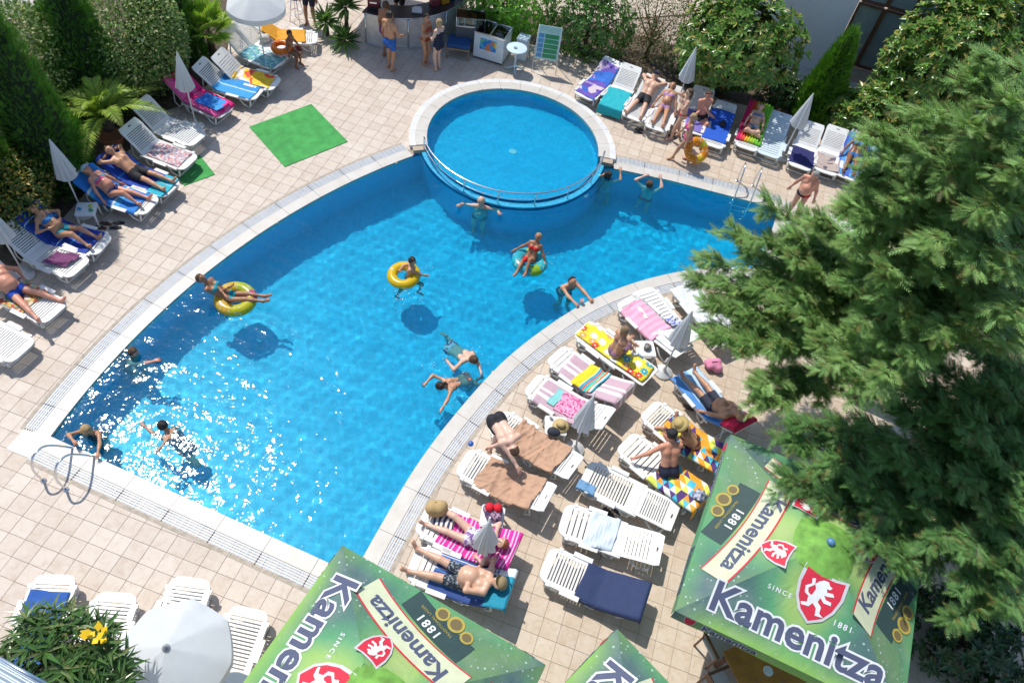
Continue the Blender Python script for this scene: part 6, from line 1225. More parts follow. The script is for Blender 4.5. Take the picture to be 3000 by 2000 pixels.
bush('hedge_shrub', P(1470, 150) + Vector((-0.5, 0.9, 0)), (1.7, 0.8, 1.0), 0.95, 'bright green shrub behind the ice cream freezer', seed=24, n=6500, tpl='leaf', mat=M_GLOSSY, rosette=6, size=0.12, col=(0.15, 0.36, 0.025), cvar=0.35)
bush('hedge_shrub', P(1700, 190) + Vector((-0.1, 0.5, 0)), (1.35, 0.9, 1.35), 1.2, 'dark green shrub beside the purple towel lounger', seed=25, n=6500, tpl='leaf', mat=M_GLOSSY, rosette=6, size=0.12, col=(0.085, 0.20, 0.03))
bush('climber_shrub', P(1880, 195) + Vector((0.0, 0.4, 0)), (1.2, 0.8, 1.5), 1.45, 'brownish climbing shrub behind the man in black shorts', seed=27, n=7000, size=0.07, col=(0.08, 0.16, 0.03), col2=(0.28, 0.16, 0.09), mix2=0.42, cat='shrub')
bush('shrub', P(2010, 265) + Vector((0.2, 0.6, 0)), (0.9, 0.6, 0.8), 0.7, 'dark shrub behind the woman in the lilac bikini', seed=28, n=3000, tpl='leaf', mat=M_GLOSSY, rosette=6, size=0.13, col=(0.045, 0.12, 0.02))
bush('shrub', P(2300, 310), (0.9, 0.5, 0.6), 0.5, 'low dark shrub behind the rainbow mattress', seed=29, n=2600, tpl='leaf', mat=M_GLOSSY, rosette=6, size=0.13, col=(0.04, 0.10, 0.018))
# leafy bush in the near corner
lb = P(165, 1985, 3.3); root = bush('laurel_tree', (lb.x, lb.y, 0), (0.80, 0.62, 0.55), 3.05, 'leafy bush with long narrow leaves in the near corner', 'tree', n=2400, seed=31, tpl='lance', mat=M_GLOSSY, rosette=9, size=0.30, col=(0.07, 0.15, 0.035), col2=(0.16, 0.20, 0.07), mix2=0.2, upward=0.8)
fl = MB()
fp = P(283, 1868, 3.45) - Vector((lb.x, lb.y, 0))
for k in range(9):
    w = 2 * pi * k / 9 * 1.7; d_ = Vector((cos(w), sin(w), 0.55)).normalized(); s_ = nrm(d_.cross(Vector((0, 0, 1)))); o_ = fp + Vector((0.05 * cos(k), 0.05 * sin(2 * k), 0.02 * k)); fl.add([o_, o_ + d_ * 0.06 + s_ * 0.05, o_ + d_ * 0.13, o_ + d_ * 0.06 - s_ * 0.05], [(0, 1, 2, 3)])
fl.build('flower', plain('yellow_petal', (0.85, 0.55, 0.01), 0.6), root)
# ---- the big conifers
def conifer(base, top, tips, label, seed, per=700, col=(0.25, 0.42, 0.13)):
    base = np.array((*base, 0.0)); top = np.array(top, float); root = empty('cypress_tree', base, label=label, category='tree', group='big feathery conifers'); r = np.random.default_rng(seed); P_, D_, N_ = [], [], []; mb = MB(); z3 = np.array((0, 0, 1.0))
    tr = [base, lerp(base, top, 0.3) + np.array((0.1, -0.05, 0)), lerp(base, top, 0.6), top]; trunk(root, [Vector(p - base) for p in tr], [0.20, 0.15, 0.10, 0.03])
    for tip in tips:
        tip = np.array(tip, float); hz = np.clip((tip[2] - 1.1) / top[2], 0.12, 0.92); s0 = lerp(base, top, hz); L_ = np.linalg.norm(tip - s0); mid = (s0 + tip) / 2 + z3 * -0.10 * L_ + rand_unit(r, 1)[0] * 0.15; cur = lambda t_: (1 - t_) ** 2 * s0 + 2 * t_ * (1 - t_) * mid + t_ * t_ * tip
        mb.tube([Vector(cur(t_) - base) for t_ in np.linspace(0, 0.95, 7)], [0.05, 0.045, 0.038, 0.03, 0.022, 0.014, 0.006], 6)
        bd = tip - mid; bd /= np.linalg.norm(bd); side = np.cross(bd, z3); side /= max(1e-6, np.linalg.norm(side)); nsub = max(10, int(L_ * 7))
        for k in range(nsub):
            t_ = r.uniform(0.28, 1.0) ** 0.8; o = cur(t_); sg = r.choice((-1, 1)); dl = bd * r.uniform(0.5, 1.0) + side * sg * r.uniform(0.2, 0.95) * (1.25 - t_) + z3 * r.uniform(-0.25, 0.45); dl /= np.linalg.norm(dl); sl = r.uniform(0.35, 0.75) * (1.15 - 0.45 * t_)
            mb.tube([Vector(o - base), Vector(o + dl * sl * 0.8 - base)], [0.010, 0.003], 3, caps=False)
            m = int(per / nsub) + 2; u = r.uniform(0.15, 1.05, m); q = o + dl * (u * sl)[:, None] + np.outer(u * u, -z3) * 0.10; lat = np.cross(dl, z3); lat /= max(1e-6, np.linalg.norm(lat)); sgn = r.choice((-1, 1), m)[:, None]
            q += lat * sgn * r.uniform(0.0, 0.07, m)[:, None] + rand_unit(r, m) * 0.04; dd = dl * r.uniform(0.6, 1.1, m)[:, None] + lat * sgn * r.uniform(0.1, 0.9, m)[:, None] + rand_unit(r, m) * 0.3 - z3 * 0.15; P_.append(q); D_.append(dd); N_.append(z3 + rand_unit(r, m) * 0.55)
    pos = np.vstack(P_) - base; scatter('crown', pos, np.vstack(D_), np.vstack(N_), 0.22, 'spray', M_NEEDLE, root, col, 0.28, seed=seed, col2=(0.20, 0.20, 0.06), mix2=0.10); mb.build('branches', M_BARK, root, True); return root
TA = [(2062, 830, 3.2), (2075, 960, 3.2), (2085, 760, 3.5), (2165, 700, 4.0), (2262, 612, 4.6), (2190, 765, 4.0), (2350, 725, 4.6), (2500, 600, 5.3), (2540, 500, 5.8), (2590, 400, 6.3), (2720, 335, 6.8), (2860, 250, 7.3), (2905, 160, 7.6), (2110, 900, 3.3), (2240, 1180, 3.1), (2200, 1010, 3.3), (2300, 900, 3.9), (2390, 800, 4.5), (2500, 700, 5.1), (2640, 600, 5.8), (2790, 500, 6.4), (2950, 400, 7.0), (2600, 800, 5.2), (2750, 700, 5.9), (2900, 600, 6.5), (2680, 930, 4.8), (2830, 850, 5.4), (2960, 760, 6.0), (2230, 840, 3.8), (2140, 830, 3.4), (2340, 760, 4.5), (2560, 560, 5.7), (2700, 440, 6.5), (2850, 380, 7.0), (2480, 820, 4.7), (2130, 980, 3.2), (2280, 1000, 3.6), (2250, 1120, 3.2), (2340, 700, 4.7), (2620, 480, 6.2), (2980, 500, 6.9), (2800, 620, 6.1), (2420, 660, 5.0), (2240, 700, 4.3), (2980, 900, 5.6), (2350, 860, 4.2), (2560, 640, 5.5), (2680, 560, 6.0), (2860, 480, 6.6), (2970, 310, 7.3), (2560, 930, 4.4), (2620, 870, 4.8), (2740, 800, 5.4), (2880, 930, 5.2), (2950, 1010, 5.0), (2780, 960, 4.9), (2700, 1030, 4.5), (2600, 1000, 4.3), (2860, 730, 6.0), (2380, 930, 4.0), (2200, 920, 3.5), (2470, 1060, 3.9), (2530, 1110, 3.8), (2440, 1000, 4.2), (2560, 1160, 3.7), (2600, 1080, 4.2)]
TB = [(2850, 1010, 4.9), (2950, 1150, 4.6), (2720, 1150, 4.2), (2820, 1300, 4.0), (2950, 1400, 3.9), (2620, 1340, 3.5), (2470, 1350, 3.2), (2320, 1290, 3.1), (2280, 1400, 3.0), (2420, 1470, 3.0), (2560, 1580, 3.1), (2760, 1560, 3.3), (2860, 1600, 3.5), (2960, 1780, 3.3), (2820, 1800, 2.9), (2680, 1270, 3.8), (2900, 1500, 3.7), (2540, 1430, 3.3), (2370, 1250, 3.2), (2750, 1420, 3.6), (2980, 1600, 3.6), (2880, 1250, 4.3), (2600, 1500, 3.2), (2470, 1250, 3.4), (2700, 1480, 3.4), (2980, 1300, 4.2), (2820, 1150, 4.5), (2560, 1260, 3.6), (2930, 1680, 3.4), (2650, 1640, 3.0), (2760, 1080, 4.4), (2660, 1120, 4.1), (2860, 1120, 4.6), (2980, 1080, 4.8), (2620, 1200, 3.9), (2720, 1220, 4.0), (2920, 1350, 4.1), (2400, 1380, 3.1), (2860, 1400, 3.9), (2790, 1220, 4.2), (2680, 1370, 3.6), (2840, 1700, 3.1), (2980, 1480, 3.9)]
pa = P(2500, 1165); conifer((pa.x, pa.y), (7.0, 13.2, 8.0), [P(q[0], q[1], q[2] + (1.2 if q[0] > 2450 else 0.0)) for q in TA], 'big feathery conifer covering the far right deck', 41, 1280)
pb = P(2960, 1690); conifer((pb.x, pb.y), (8.2, 10.2, 6.5), [P(*q) for q in TB], 'shaded feathery conifer hanging over the green parasol', 42, 900, (0.16, 0.32, 0.095))  # needles coloured darker than on the other conifer, shade painted in
bush('laurel_shrub', P(2780, 1900) , (1.2, 0.9, 0.7), 0.7, 'dark laurel shrub below the conifer at the near edge', seed=33, n=2600, tpl='leaf', mat=M_GLOSSY, rosette=7, size=0.17, col=(0.03, 0.085, 0.03))
# ---- palms and yuccas
def feather_palm(base, label, H=0.55, n=13, L_=1.95, seed=1):
    root = empty('feather_palm', base, label=label, category='palm'); r = np.random.default_rng(seed); P_, D_, N_, S_ = [], [], [], []; mb = MB()
    for k in range(n):
        w = 2.4 * k + r.uniform(-.3, .3); el = radians(80 - 58 * (k / n) ** 0.9); ln = L_ * r.uniform(0.8, 1.05); h = np.array((cos(w), sin(w), 0)); pts = [np.array((0, 0, H)) + h * ln * t_ * cos(el) * (0.6 + 0.5 * t_) + np.array((0, 0, ln * (t_ * sin(el) - 0.55 * t_ ** 2.4))) for t_ in np.linspace(0, 1, 12)]; mb.tube([Vector(p) for p in pts], [0.016 * (1 - 0.85 * i / 11) for i in range(12)], 5)
        for i in range(2, 12):
            a, b = pts[i - 1], pts[i]; ax = b - a; ax /= np.linalg.norm(ax); sd = np.cross(ax, (0, 0, 1)); sd /= max(1e-6, np.linalg.norm(sd))
            for m in range(4):
                q = lerp(a, b, m / 4)
                for sg in (-1, 1): P_.append(q); D_.append(ax * 0.75 + sd * sg * 0.75 + np.array((0, 0, 0.12)) + r.normal(size=3) * 0.06); N_.append(np.cross(sd, ax) + sd * sg * -0.3); S_.append(0.34 * sin(pi * (0.15 + 0.8 * (i + m / 4) / 12)))
    scatter('fronds', P_, D_, N_, np.array(S_), 'lance', M_LEAF, root, (0.34, 0.46, 0.07), 0.25, seed=seed); mb.build('stalks', plain('stalk', (0.14, 0.2, 0.04), 0.6), root, True)
    MB().lathe((0, 0, 0.25), [(0.12, 0), (0.17, 0.1), (0.16, 0.25), (0.08, 0.36)], 12).build('trunk', M_BARK, root); return root
def fan_palm(base, label, H=0.9, n=15, seed=1):
    root = empty('fan_palm', base, label=label, category='palm'); r = np.random.default_rng(seed); P_, D_, N_, S_ = [], [], [], []; mb = MB()
    for k in range(n):
        w = 2.4 * k; el = radians(75 - 85 * (k / n)); h = np.array((cos(w), sin(w), 0)); ax = h * cos(el) + np.array((0, 0, sin(el))); st = np.array((0, 0, H)) + ax * r.uniform(0.35, 0.55); mb.tube([Vector((0, 0, H - 0.05)), Vector(st)], 0.012, 5); sd = np.cross(ax, (0, 0, 1)); sd /= max(1e-6, np.linalg.norm(sd)); up_ = np.cross(sd, ax)
        for a in np.linspace(-2.2, 2.2, 26): P_.append(st); D_.append(ax * cos(a) + sd * sin(a) + up_ * 0.18 - np.array((0, 0, 0.1 * abs(a)))); N_.append(up_ + sd * 0.4 * (1 if int(a * 20) % 2 else -1)); S_.append(0.52 * (1 - 0.12 * abs(a)) * r.uniform(0.9, 1.05))
    scatter('fans', P_, D_, N_, np.array(S_), 'lance', M_LEAF, root, (0.30, 0.46, 0.06), 0.25, seed=seed); mb.build('stalks', plain('stalk', (0.14, 0.2, 0.04), 0.6), root, True); trunk(root, [(0, 0, 0), (0, 0, H)], [0.11, 0.09]); return root
def yucca(base, label, H=0.5, n=70, L_=0.62, seed=1):
    root = empty('yucca', base, label=label, category='plant', group='yuccas beside the bar'); r = np.random.default_rng(seed); w = r.uniform(0, 2 * pi, n); e = r.uniform(-0.35, 1.4, n); d = np.stack([np.cos(w) * np.cos(e), np.sin(w) * np.cos(e), np.sin(e)], 1); p = d * 0.05 + np.array((0, 0, H))
    scatter('leaves', p, d, np.array((0, 0, 1.0)) + rand_unit(r, n) * 0.3, L_ * r.uniform(0.75, 1.1, n), 'lance', M_LEAF, root, (0.13, 0.23, 0.07), 0.3, seed=seed); trunk(root, [(0, 0, 0), (0, 0, H)], [0.07, 0.05]); return root
pp_ = P(338, 432); feather_palm(pp_ + Vector((0, 0, 0.30)), 'small feather palm in a terracotta pot beside the sunbathing man', seed=3)
MB().lathe((0, 0, 0), [(0.20, 0), (0.28, 0.28), (0.31, 0.34), (0.31, 0.38), (0.26, 0.38), (0.25, 0.33)], 20).build('plant_pot', plain('terracotta', (0.35, 0.12, 0.06), 0.8), None, True, pp_, label='terracotta pot holding the feather palm', category='plant pot')
fan_palm(P(628, 172), 'fan palm behind the patterned towel loungers', 0.85, seed=5)
yucca(P(960, 105), 'yucca with pale flowers at the corner of the bar', 0.45, 80, 0.55, 1); yucca(P(1012, 138), 'low yucca at the foot of the bar counter', 0.2, 90, 0.55, 2); yucca(P(1018, 108), 'taller yucca leaning against the bar counter', 0.95, 90, 0.6, 3)
# soil of the planting beds
def bed(name, pts, mat): 
    mb = MB(); mb.prism([(p.x, p.y) for p in pts], -0.008, 0.02); return mb.build(name, mat, kind='structure')
M_SOIL = plain('soil', (0.10, 0.075, 0.05), 0.95, var=0.4, scale=8)
bed('left_planting_bed', [P(660, 190), P(560, 300), P(470, 330), P(410, 420), P(330, 470), P(220, 600), P(130, 700), P(0, 830), P(-500, 700), P(-300, 100), P(300, -150), P(700, -100)], M_SOIL)
bed('far_planting_bed', [P(1740, 170), P(1820, 200), P(2100, 285), P(2350, 355), P(2600, 430), P(3100, 560), P(3150, 420), P(2500, 280), P(2000, 140), P(1700, 60), P(1400, 20), P(1400, 85), P(1560, 130)], M_SOIL)
# ---------------------------------------------------------------- bar, kiosk furniture, building and small things
def thing(name, loc, label, cat, rz=0.0, **kw): return empty(name, loc, rz, label=label, category=cat, **kw)
def polymat(name, px, col, label):
    pts = [P(*q) for q in px]; c = sum(pts, Vector()) / len(pts); mb = MB(); dense = []
    n = len(pts); poly = [(p.x - c.x, p.y - c.y) for p in pts]; mb.prism(poly, 0.002, 0.016)
    t = NT(name + '_turf'); n1 = t.noise(3.5, 4, t.coord()); n2 = t.noise(220, 2, t.coord()); cc = t.mix(t.n('MapRange', i0=n1, i1=0.35, i2=0.7).outputs[0], tuple(x * 0.8 for x in col), tuple(min(1, x * 1.15) for x in col)); m = t.done(t.bsdf(cc, 0.95, t.bump(n2, 0.6, 0.01)))
    return mb.build(name, m, loc=(c.x, c.y, 0), label=label, category='mat')
polymat('turf_mat', [(730, 373), (834, 490), (1019, 416), (912, 306)], (0.07, 0.36, 0.09), 'big green turf mat on the deck beside the paddling pool')
polymat('turf_mat', [(540, 545), (630, 512), (585, 455), (490, 480)], (0.06, 0.33, 0.08), 'small green turf mat under the lounger with the pink cloth')
# ---- bar
bc, bR = None, None
p1, p2, p3 = P(1072, 132), P(1180, 148), P(1310, 122)
ax_, ay_, bx_, by_, cx_, cy_ = p1.x, p1.y, p2.x, p2.y, p3.x, p3.y
d_ = 2 * (ax_ * (by_ - cy_) + bx_ * (cy_ - ay_) + cx_ * (ay_ - by_)); ux = ((ax_ ** 2 + ay_ ** 2) * (by_ - cy_) + (bx_ ** 2 + by_ ** 2) * (cy_ - ay_) + (cx_ ** 2 + cy_ ** 2) * (ay_ - by_)) / d_; uy = ((ax_ ** 2 + ay_ ** 2) * (cx_ - bx_) + (bx_ ** 2 + by_ ** 2) * (ax_ - cx_) + (cx_ ** 2 + cy_ ** 2) * (bx_ - ax_)) / d_
bR = hypot(ax_ - ux, ay_ - uy); w0, w1 = atan2(ay_ - uy, ax_ - ux), atan2(cy_ - uy, cx_ - ux)
if w1 < w0: w1 += 2 * pi
w1 += 0.55
bar = thing('bar_counter', (ux, uy, 0), 'curved pool bar with brushed metal front and dark counter top', 'bar')
def arc_wall(r0, r1, z0, z1, a0, a1, n=10):
    inn, out = arc((0, 0), r0, a0, a1, n), arc((0, 0), r1, a0, a1, n); mb = MB(); vs = [(x, y, z) for z in (z0, z1) for L_ in (inn, out) for x, y in L_]; fs = []
    for i in range(n - 1): fs += [(2 * n + i, 3 * n + i, 3 * n + i + 1, 2 * n + i + 1), (i, i + 1, n + i + 1, n + i), (i, 2 * n + i, 2 * n + i + 1, i + 1), (n + i, n + i + 1, 3 * n + i + 1, 3 * n + i)]
    fs += [(0, n, 3 * n, 2 * n), (n - 1, 3 * n - 1, 4 * n - 1, 2 * n - 1)]; return mb.add(vs, fs)
M_BRUSH = plain('brushed_metal', (0.62, 0.63, 0.64), 0.42, 0.6, var=0.12); M_DARK = plain('dark_top', (0.03, 0.028, 0.03), 0.3)
for k in range(6):
    a0, a1 = lerp(w0, w1, k / 6) + 0.012, lerp(w0, w1, (k + 1) / 6) - 0.012; arc_wall(bR - 0.06, bR - 0.012, 0.10, 1.02, a0, a1, 8).build('front_panel', M_BRUSH, bar)
for k in range(7): a = lerp(w0, w1, k / 6); MB().tube([((bR - 0.03) * cos(a), (bR - 0.03) * sin(a), 0.06), ((bR - 0.03) * cos(a), (bR - 0.03) * sin(a), 1.03)], 0.03, 8).build('upright', M_STEEL, bar, True)
arc_wall(bR - 0.62, bR + 0.05, 1.04, 1.09, w0 - 0.02, w1 + 0.02, 28).build('counter_top', M_DARK, bar); arc_wall(bR - 0.08, bR + 0.02, 0.0, 0.09, w0, w1, 28).build('kick_rail', M_STEEL, bar)
MB().tube([Vector(((bR + 0.05) * cos(a), (bR + 0.05) * sin(a), 1.06)) for a in np.linspace(w0, w1, 24)], 0.014, 6).build('edge_trim', M_STEEL, bar, True)
roofz = 2.75; rp = [P(1105, 228), P(1378, 238), P(1452, 206)]; sv = Vector((0.853, -0.5225, 0)) * 0.601 * roofz; rpts = [p - sv for p in rp]; rl = P(1000, 150) - sv
poly = [rl, rpts[0], rpts[1], rpts[2], rpts[2] + Vector((0.2, 3.0, 0)), rl + Vector((-0.4, 3.6, 0))]; MB().prism([(p.x - ux, p.y - uy) for p in poly], roofz, roofz + 0.12).build('roof', plain('roof_boards', (0.30, 0.22, 0.15), 0.8), bar)
for q in (rl + Vector((0.4, 2.9, 0)), rpts[2] + Vector((0, 2.4, 0))): MB().tube([(q.x - ux, q.y - uy, 0), (q.x - ux, q.y - uy, roofz)], 0.05, 10).build('roof_post', M_STEEL, bar, True)
def on_bar(u, off=0.3): a = lerp(w0, w1, u); r = bR - off; return Vector((ux + r * cos(a), uy + r * sin(a), 1.092))
def bottle(loc, h, r, col, label):
    root = MB().lathe((0, 0, 0), [(r, 0), (r, h * 0.55), (r * 0.9, h * 0.62), (r * 0.35, h * 0.78), (r * 0.33, h)], 12).build('bottle', plain('bottle_%d_%d' % (int(col[0] * 99), int(col[2] * 99)), col, 0.15), None, True, loc, label=label, category='bottle'); return root
bottle(on_bar(0.12), 0.28, 0.04, (0.75, 0.76, 0.74), 'white bottle at the left end of the bar counter'); bottle(on_bar(0.16, 0.2), 0.25, 0.035, (0.05, 0.1, 0.25), 'blue bottle standing beside the white bottle on the bar')
def boxy(name, loc, size, mat, label, cat, rz=0.0, extra=None):
    root = thing(name, loc, label, cat, rz); MB().bbox((0, 0, size[2] / 2), size, 0.012).build('body', mat, root)
    if extra: extra(root)
    return root
boxy('coffee_machine', on_bar(0.04, 0.4), (0.35, 0.35, 0.5), plain('maroon', (0.16, 0.02, 0.03), 0.35), 'maroon coffee machine on the left end of the bar counter', 'machine', 0.3, lambda r: (MB().bbox((0, -0.18, 0.2), (0.22, 0.06, 0.05), 0.008).build('spout', M_STEEL, r), MB().bbox((0, -0.16, 0.02), (0.28, 0.14, 0.04), 0.006).build('drip_tray', M_DARK, r)))
boxy('drink_dispenser', on_bar(0.62, 0.4), (0.25, 0.25, 0.55), plain('maroon', (0.16, 0.02, 0.03), 0.35), 'dark red drink dispenser behind the woman in navy', 'dispenser', 0.8, lambda r: MB().bbox((0, -0.14, 0.3), (0.12, 0.05, 0.06), 0.006).build('tap', M_STEEL, r))
boxy('juice_dispenser', on_bar(0.72, 0.35), (0.28, 0.28, 0.45), plain('amber', (0.42, 0.20, 0.02), 0.25), 'amber juice dispenser on the bar counter', 'dispenser', 1.0, lambda r: MB().bbox((0, 0, 0.48), (0.3, 0.3, 0.05), 0.01).build('lid', M_DARK, r))
boxy('napkin_box', on_bar(0.42, 0.25), (0.3, 0.22, 0.08), plain('white_paint', (0.7, 0.7, 0.7), 0.5), 'white tray of napkins in the middle of the bar counter', 'tray', 0.4, lambda r: MB().bbox((0.02, 0, 0.1), (0.2, 0.15, 0.05), 0.006).build('napkins', M_INKW, r))
boxy('blue_box', on_bar(0.83, 0.3), (0.16, 0.16, 0.2), plain('blue_paint', (0.03, 0.10, 0.4), 0.5), 'blue box at the right end of the bar counter', 'box', 1.2, lambda r: MB().bbox((0, 0, 0.21), (0.17, 0.17, 0.03), 0.006).build('lid', M_INKW, r))
# ---- ice cream freezer
M_FRZ = plain('freezer_white', (0.66, 0.72, 0.76), 0.35)
t = NT('clear_glass'); gg = t.n('BsdfGlossy', Roughness=0.03); tt_ = t.n('BsdfTransparent', Color=(0.86, 0.93, 0.94)); mx = t.n('MixShader'); t.set(mx, 'i0', t.n('Fresnel', IOR=1.5).outputs[0]); t.set(mx, 'i1', tt_.outputs[0]); t.set(mx, 'i2', gg.outputs[0]); M_GLASS = t.done(mx)
fz = thing('ice_cream_freezer', (-6.07, 20.38, 0), 'white chest freezer with glass lid and a colourful picture on its front', 'freezer')
mb = MB(); mb.box((0, -0.36, 0.46), (0.95, 0.03, 0.78)); mb.box((0, 0.36, 0.46), (0.95, 0.03, 0.78)); mb.box((-0.46, 0, 0.46), (0.03, 0.69, 0.78)); mb.box((0.46, 0, 0.46), (0.03, 0.69, 0.78)); mb.box((0, 0, 0.40), (0.89, 0.69, 0.04)); mb.build('body', M_FRZ, fz)
MB().box((0, 0, 0.04), (0.9, 0.68, 0.06)).build('plinth', M_DARK, fz)
mb = MB(); [mb.box(c, s) for c, s in (((0, -0.37, 0.865), (0.97, 0.045, 0.035)), ((0, 0.37, 0.865), (0.97, 0.045, 0.035)), ((-0.47, 0, 0.865), (0.045, 0.695, 0.035)), ((0.47, 0, 0.865), (0.045, 0.695, 0.035)), ((0, 0, 0.866), (0.03, 0.69, 0.03)))]; mb.build('lid_frame', M_STEEL, fz)
for sx in (-0.23, 0.23): MB().box((sx, 0, 0.862), (0.42, 0.69, 0.008)).build('glass_lid', M_GLASS, fz)
t = NT('freezer_picture'); v_ = t.vor(7, t.coord(), out=1); pm = t.ramp(t.n('SeparateColor', Color=v_).outputs[0], [(0, (0.02, 0.2, 0.6)), (0.3, (0.05, 0.45, 0.65)), (0.5, (0.75, 0.6, 0.03)), (0.65, (0.03, 0.3, 0.65)), (0.85, (0.15, 0.5, 0.2)), (0.93, (0.7, 0.2, 0.1))], 'CONSTANT'); MB().box((-0.02, -0.379, 0.55), (0.52, 0.006, 0.36)).build('picture', t.done(t.bsdf(pm, 0.4)), fz)
for k, (x, y, c) in enumerate(((-0.3, 0.1, (0.5, 0.35, 0.45)), (-0.2, -0.1, (0.7, 0.6, 0.6)), (-0.1, 0.12, (0.35, 0.2, 0.3)), (0.15, -0.05, (0.3, 0.6, 0.7)), (0.3, 0.1, (0.2, 0.3, 0.35)))): MB().bbox((x, y, 0.52), (0.16, 0.2, 0.2), 0.01).build('ice_box', plain('ice_box_%d' % k, c, 0.5), fz)
# ---- round table, bin, sign rack, display case, bench, bar stool
M_TBL = plain('table_blue_white', (0.55, 0.70, 0.78), 0.4)
tb = thing('round_table', (-5.19, 20.03, 0), 'round pale blue table on one leg beside the freezer', 'table'); MB().lathe((0, 0, 0.70), [(0.30, 0), (0.315, 0.012), (0.315, 0.028), (0.29, 0.036), (0.05, 0.033)], 28).build('table_top', M_TBL, tb, True); MB().lathe((0, 0, 0.08), [(0.045, 0), (0.03, 0.08), (0.03, 0.5), (0.06, 0.62)], 12).build('leg', M_TBL, tb, True)
for k in range(4): w = k * pi / 2 + 0.4; MB().tube([(0, 0, 0.12), (0.16 * cos(w), 0.16 * sin(w), 0.06), (0.30 * cos(w), 0.30 * sin(w), 0.02)], [0.03, 0.026, 0.02], 6).build('foot', M_TBL, tb, True)
MB().lathe((0, 0, 0), [(0.05, 0), (0.055, 0.02), (0.035, 0.02), (0.03, 0.012)], 14).build('ashtray', M_GLASS, None, True, (-5.22, 19.98, 0.737), label='glass ashtray on the round pale blue table', category='ashtray')
bn = thing('waste_bin', (-5.19, 20.72, 0), 'white waste bin with flap lid behind the round table', 'bin'); MB().bbox((0, 0, 0.32), (0.34, 0.34, 0.64), 0.02).build('body', M_FRZ, bn); MB().bbox((0, 0, 0.69), (0.36, 0.36, 0.09), 0.02).build('lid', M_TBL, bn)
sg_ = thing('sign_rack', (-4.37, 20.5, 0), 'white wire rack with a green price list beside the hedge', 'sign', 0.23)
for sx in (-1, 1):
    MB().tube([(sx * 0.37, -0.22, 0.0), (sx * 0.34, 0.02, 1.42)], 0.012, 6).build('leg', M_POLE, sg_, True); MB().tube([(sx * 0.33, 0.38, 0.0), (sx * 0.33, 0.04, 1.40)], 0.012, 6).build('leg', M_POLE, sg_, True)
rotx = Matrix.Rotation(radians(80), 3, 'X'); rs_ = Matrix.Rotation(radians(-80 + 0), 3, 'X')
def slope(x, v, lift=0.0): return Vector((x, -0.155 + 0.17 * v - 0.98 * lift * 1, 0.42 + 1.0 * v + 0.17 * lift))
def sl_box(nm, x0, x1, v0, v1, l, mat):
    vs = [slope(x, v, q) for q in (0.0, l) for x, v in ((x0, v0), (x1, v0), (x1, v1), (x0, v1))]; MB().add(vs, [(3, 2, 1, 0), (4, 5, 6, 7), (0, 1, 5, 4), (1, 2, 6, 5), (2, 3, 7, 6), (3, 0, 4, 7)]).build(nm, mat, sg_)
sl_box('board', -0.34, 0.34, 0.0, 1.0, 0.012, plain('board_pale', (0.52, 0.68, 0.66), 0.5))
for k in range(5): sl_box('price_panel', -0.12, 0.30, 0.06 + k * 0.145, 0.18 + k * 0.145, 0.018, plain('panel_green', (0.03, 0.28, 0.10), 0.5)); sl_box('picture_panel', -0.31, -0.15, 0.06 + k * 0.145, 0.18 + k * 0.145, 0.018, plain('panel_blue', (0.10, 0.30, 0.55), 0.5))
sl_box('header', -0.3, 0.3, 0.82, 0.95, 0.018, plain('panel_header', (0.40, 0.62, 0.52), 0.5))
be = thing('bench_seat', (-7.0, 19.95, 0), 'blue cushioned bench seat beside the bar', 'bench', 0.25)
MB().bbox((0, 0, 0.42), (0.70, 0.62, 0.10), 0.03).build('cushion', solid_fabric('bench_blue', (0.02, 0.09, 0.26)), be); MB().box((0, 0, 0.34), (0.72, 0.64, 0.05)).build('frame', plain('bench_wood', (0.32, 0.22, 0.14), 0.6), be)
for sx in (-1, 1):
    for sy in (-1, 1): MB().tube([(sx * 0.32, sy * 0.28, 0), (sx * 0.32, sy * 0.28, 0.34)], 0.022, 8).build('leg', plain('bench_wood', (0.32, 0.22, 0.14), 0.6), be, True)
dc = thing('display_case', (-6.85, 20.45, 0), 'glass snack display case on a stand behind the blue bench', 'display case', 0.35)
MB().box((0, 0, 0.40), (0.85, 0.5, 0.80)).build('stand', plain('case_dark', (0.10, 0.11, 0.12), 0.5), dc); MB().box((0, 0, 0.83), (0.86, 0.52, 0.04)).build('tray', M_STEEL, dc)
for c, s in (((0, -0.25, 0.98), (0.86, 0.008, 0.26)), ((0, 0.25, 0.98), (0.86, 0.008, 0.26)), ((-0.426, 0, 0.98), (0.008, 0.49, 0.26)), ((0.426, 0, 0.98), (0.008, 0.49, 0.26)), ((0, 0, 1.116), (0.86, 0.51, 0.008))): MB().box(c, s).build('pane', M_GLASS, dc)
for sx in (-1, 1):
    for sy in (-1, 1): MB().box((sx * 0.43, sy * 0.257, 0.98), (0.02, 0.02, 0.28)).build('corner_strip', M_STEEL, dc)
for k in range(4): MB().bbox((-0.28 + k * 0.19, 0.02 * (k % 2), 0.88), (0.15, 0.3, 0.06), 0.02).build('snack_tray', plain('snack_%d' % k, ((0.45, 0.35, 0.22), (0.35, 0.26, 0.15), (0.55, 0.5, 0.42), (0.3, 0.2, 0.12))[k], 0.7), dc)
st = thing('bar_stool', P(872, 60), 'metal bar stool with a blue seat behind the open parasol', 'stool'); MB().lathe((0, 0, 0.72), [(0.17, 0), (0.18, 0.02), (0.18, 0.06), (0.15, 0.075)], 20).build('seat', solid_fabric('stool_blue', (0.03, 0.05, 0.12)), st, True)
for k in range(4): w = pi / 4 + k * pi / 2; MB().tube([(0.12 * cos(w), 0.12 * sin(w), 0.72), (0.24 * cos(w), 0.24 * sin(w), 0.0)], 0.012, 6).build('leg', M_STEEL, st, True)
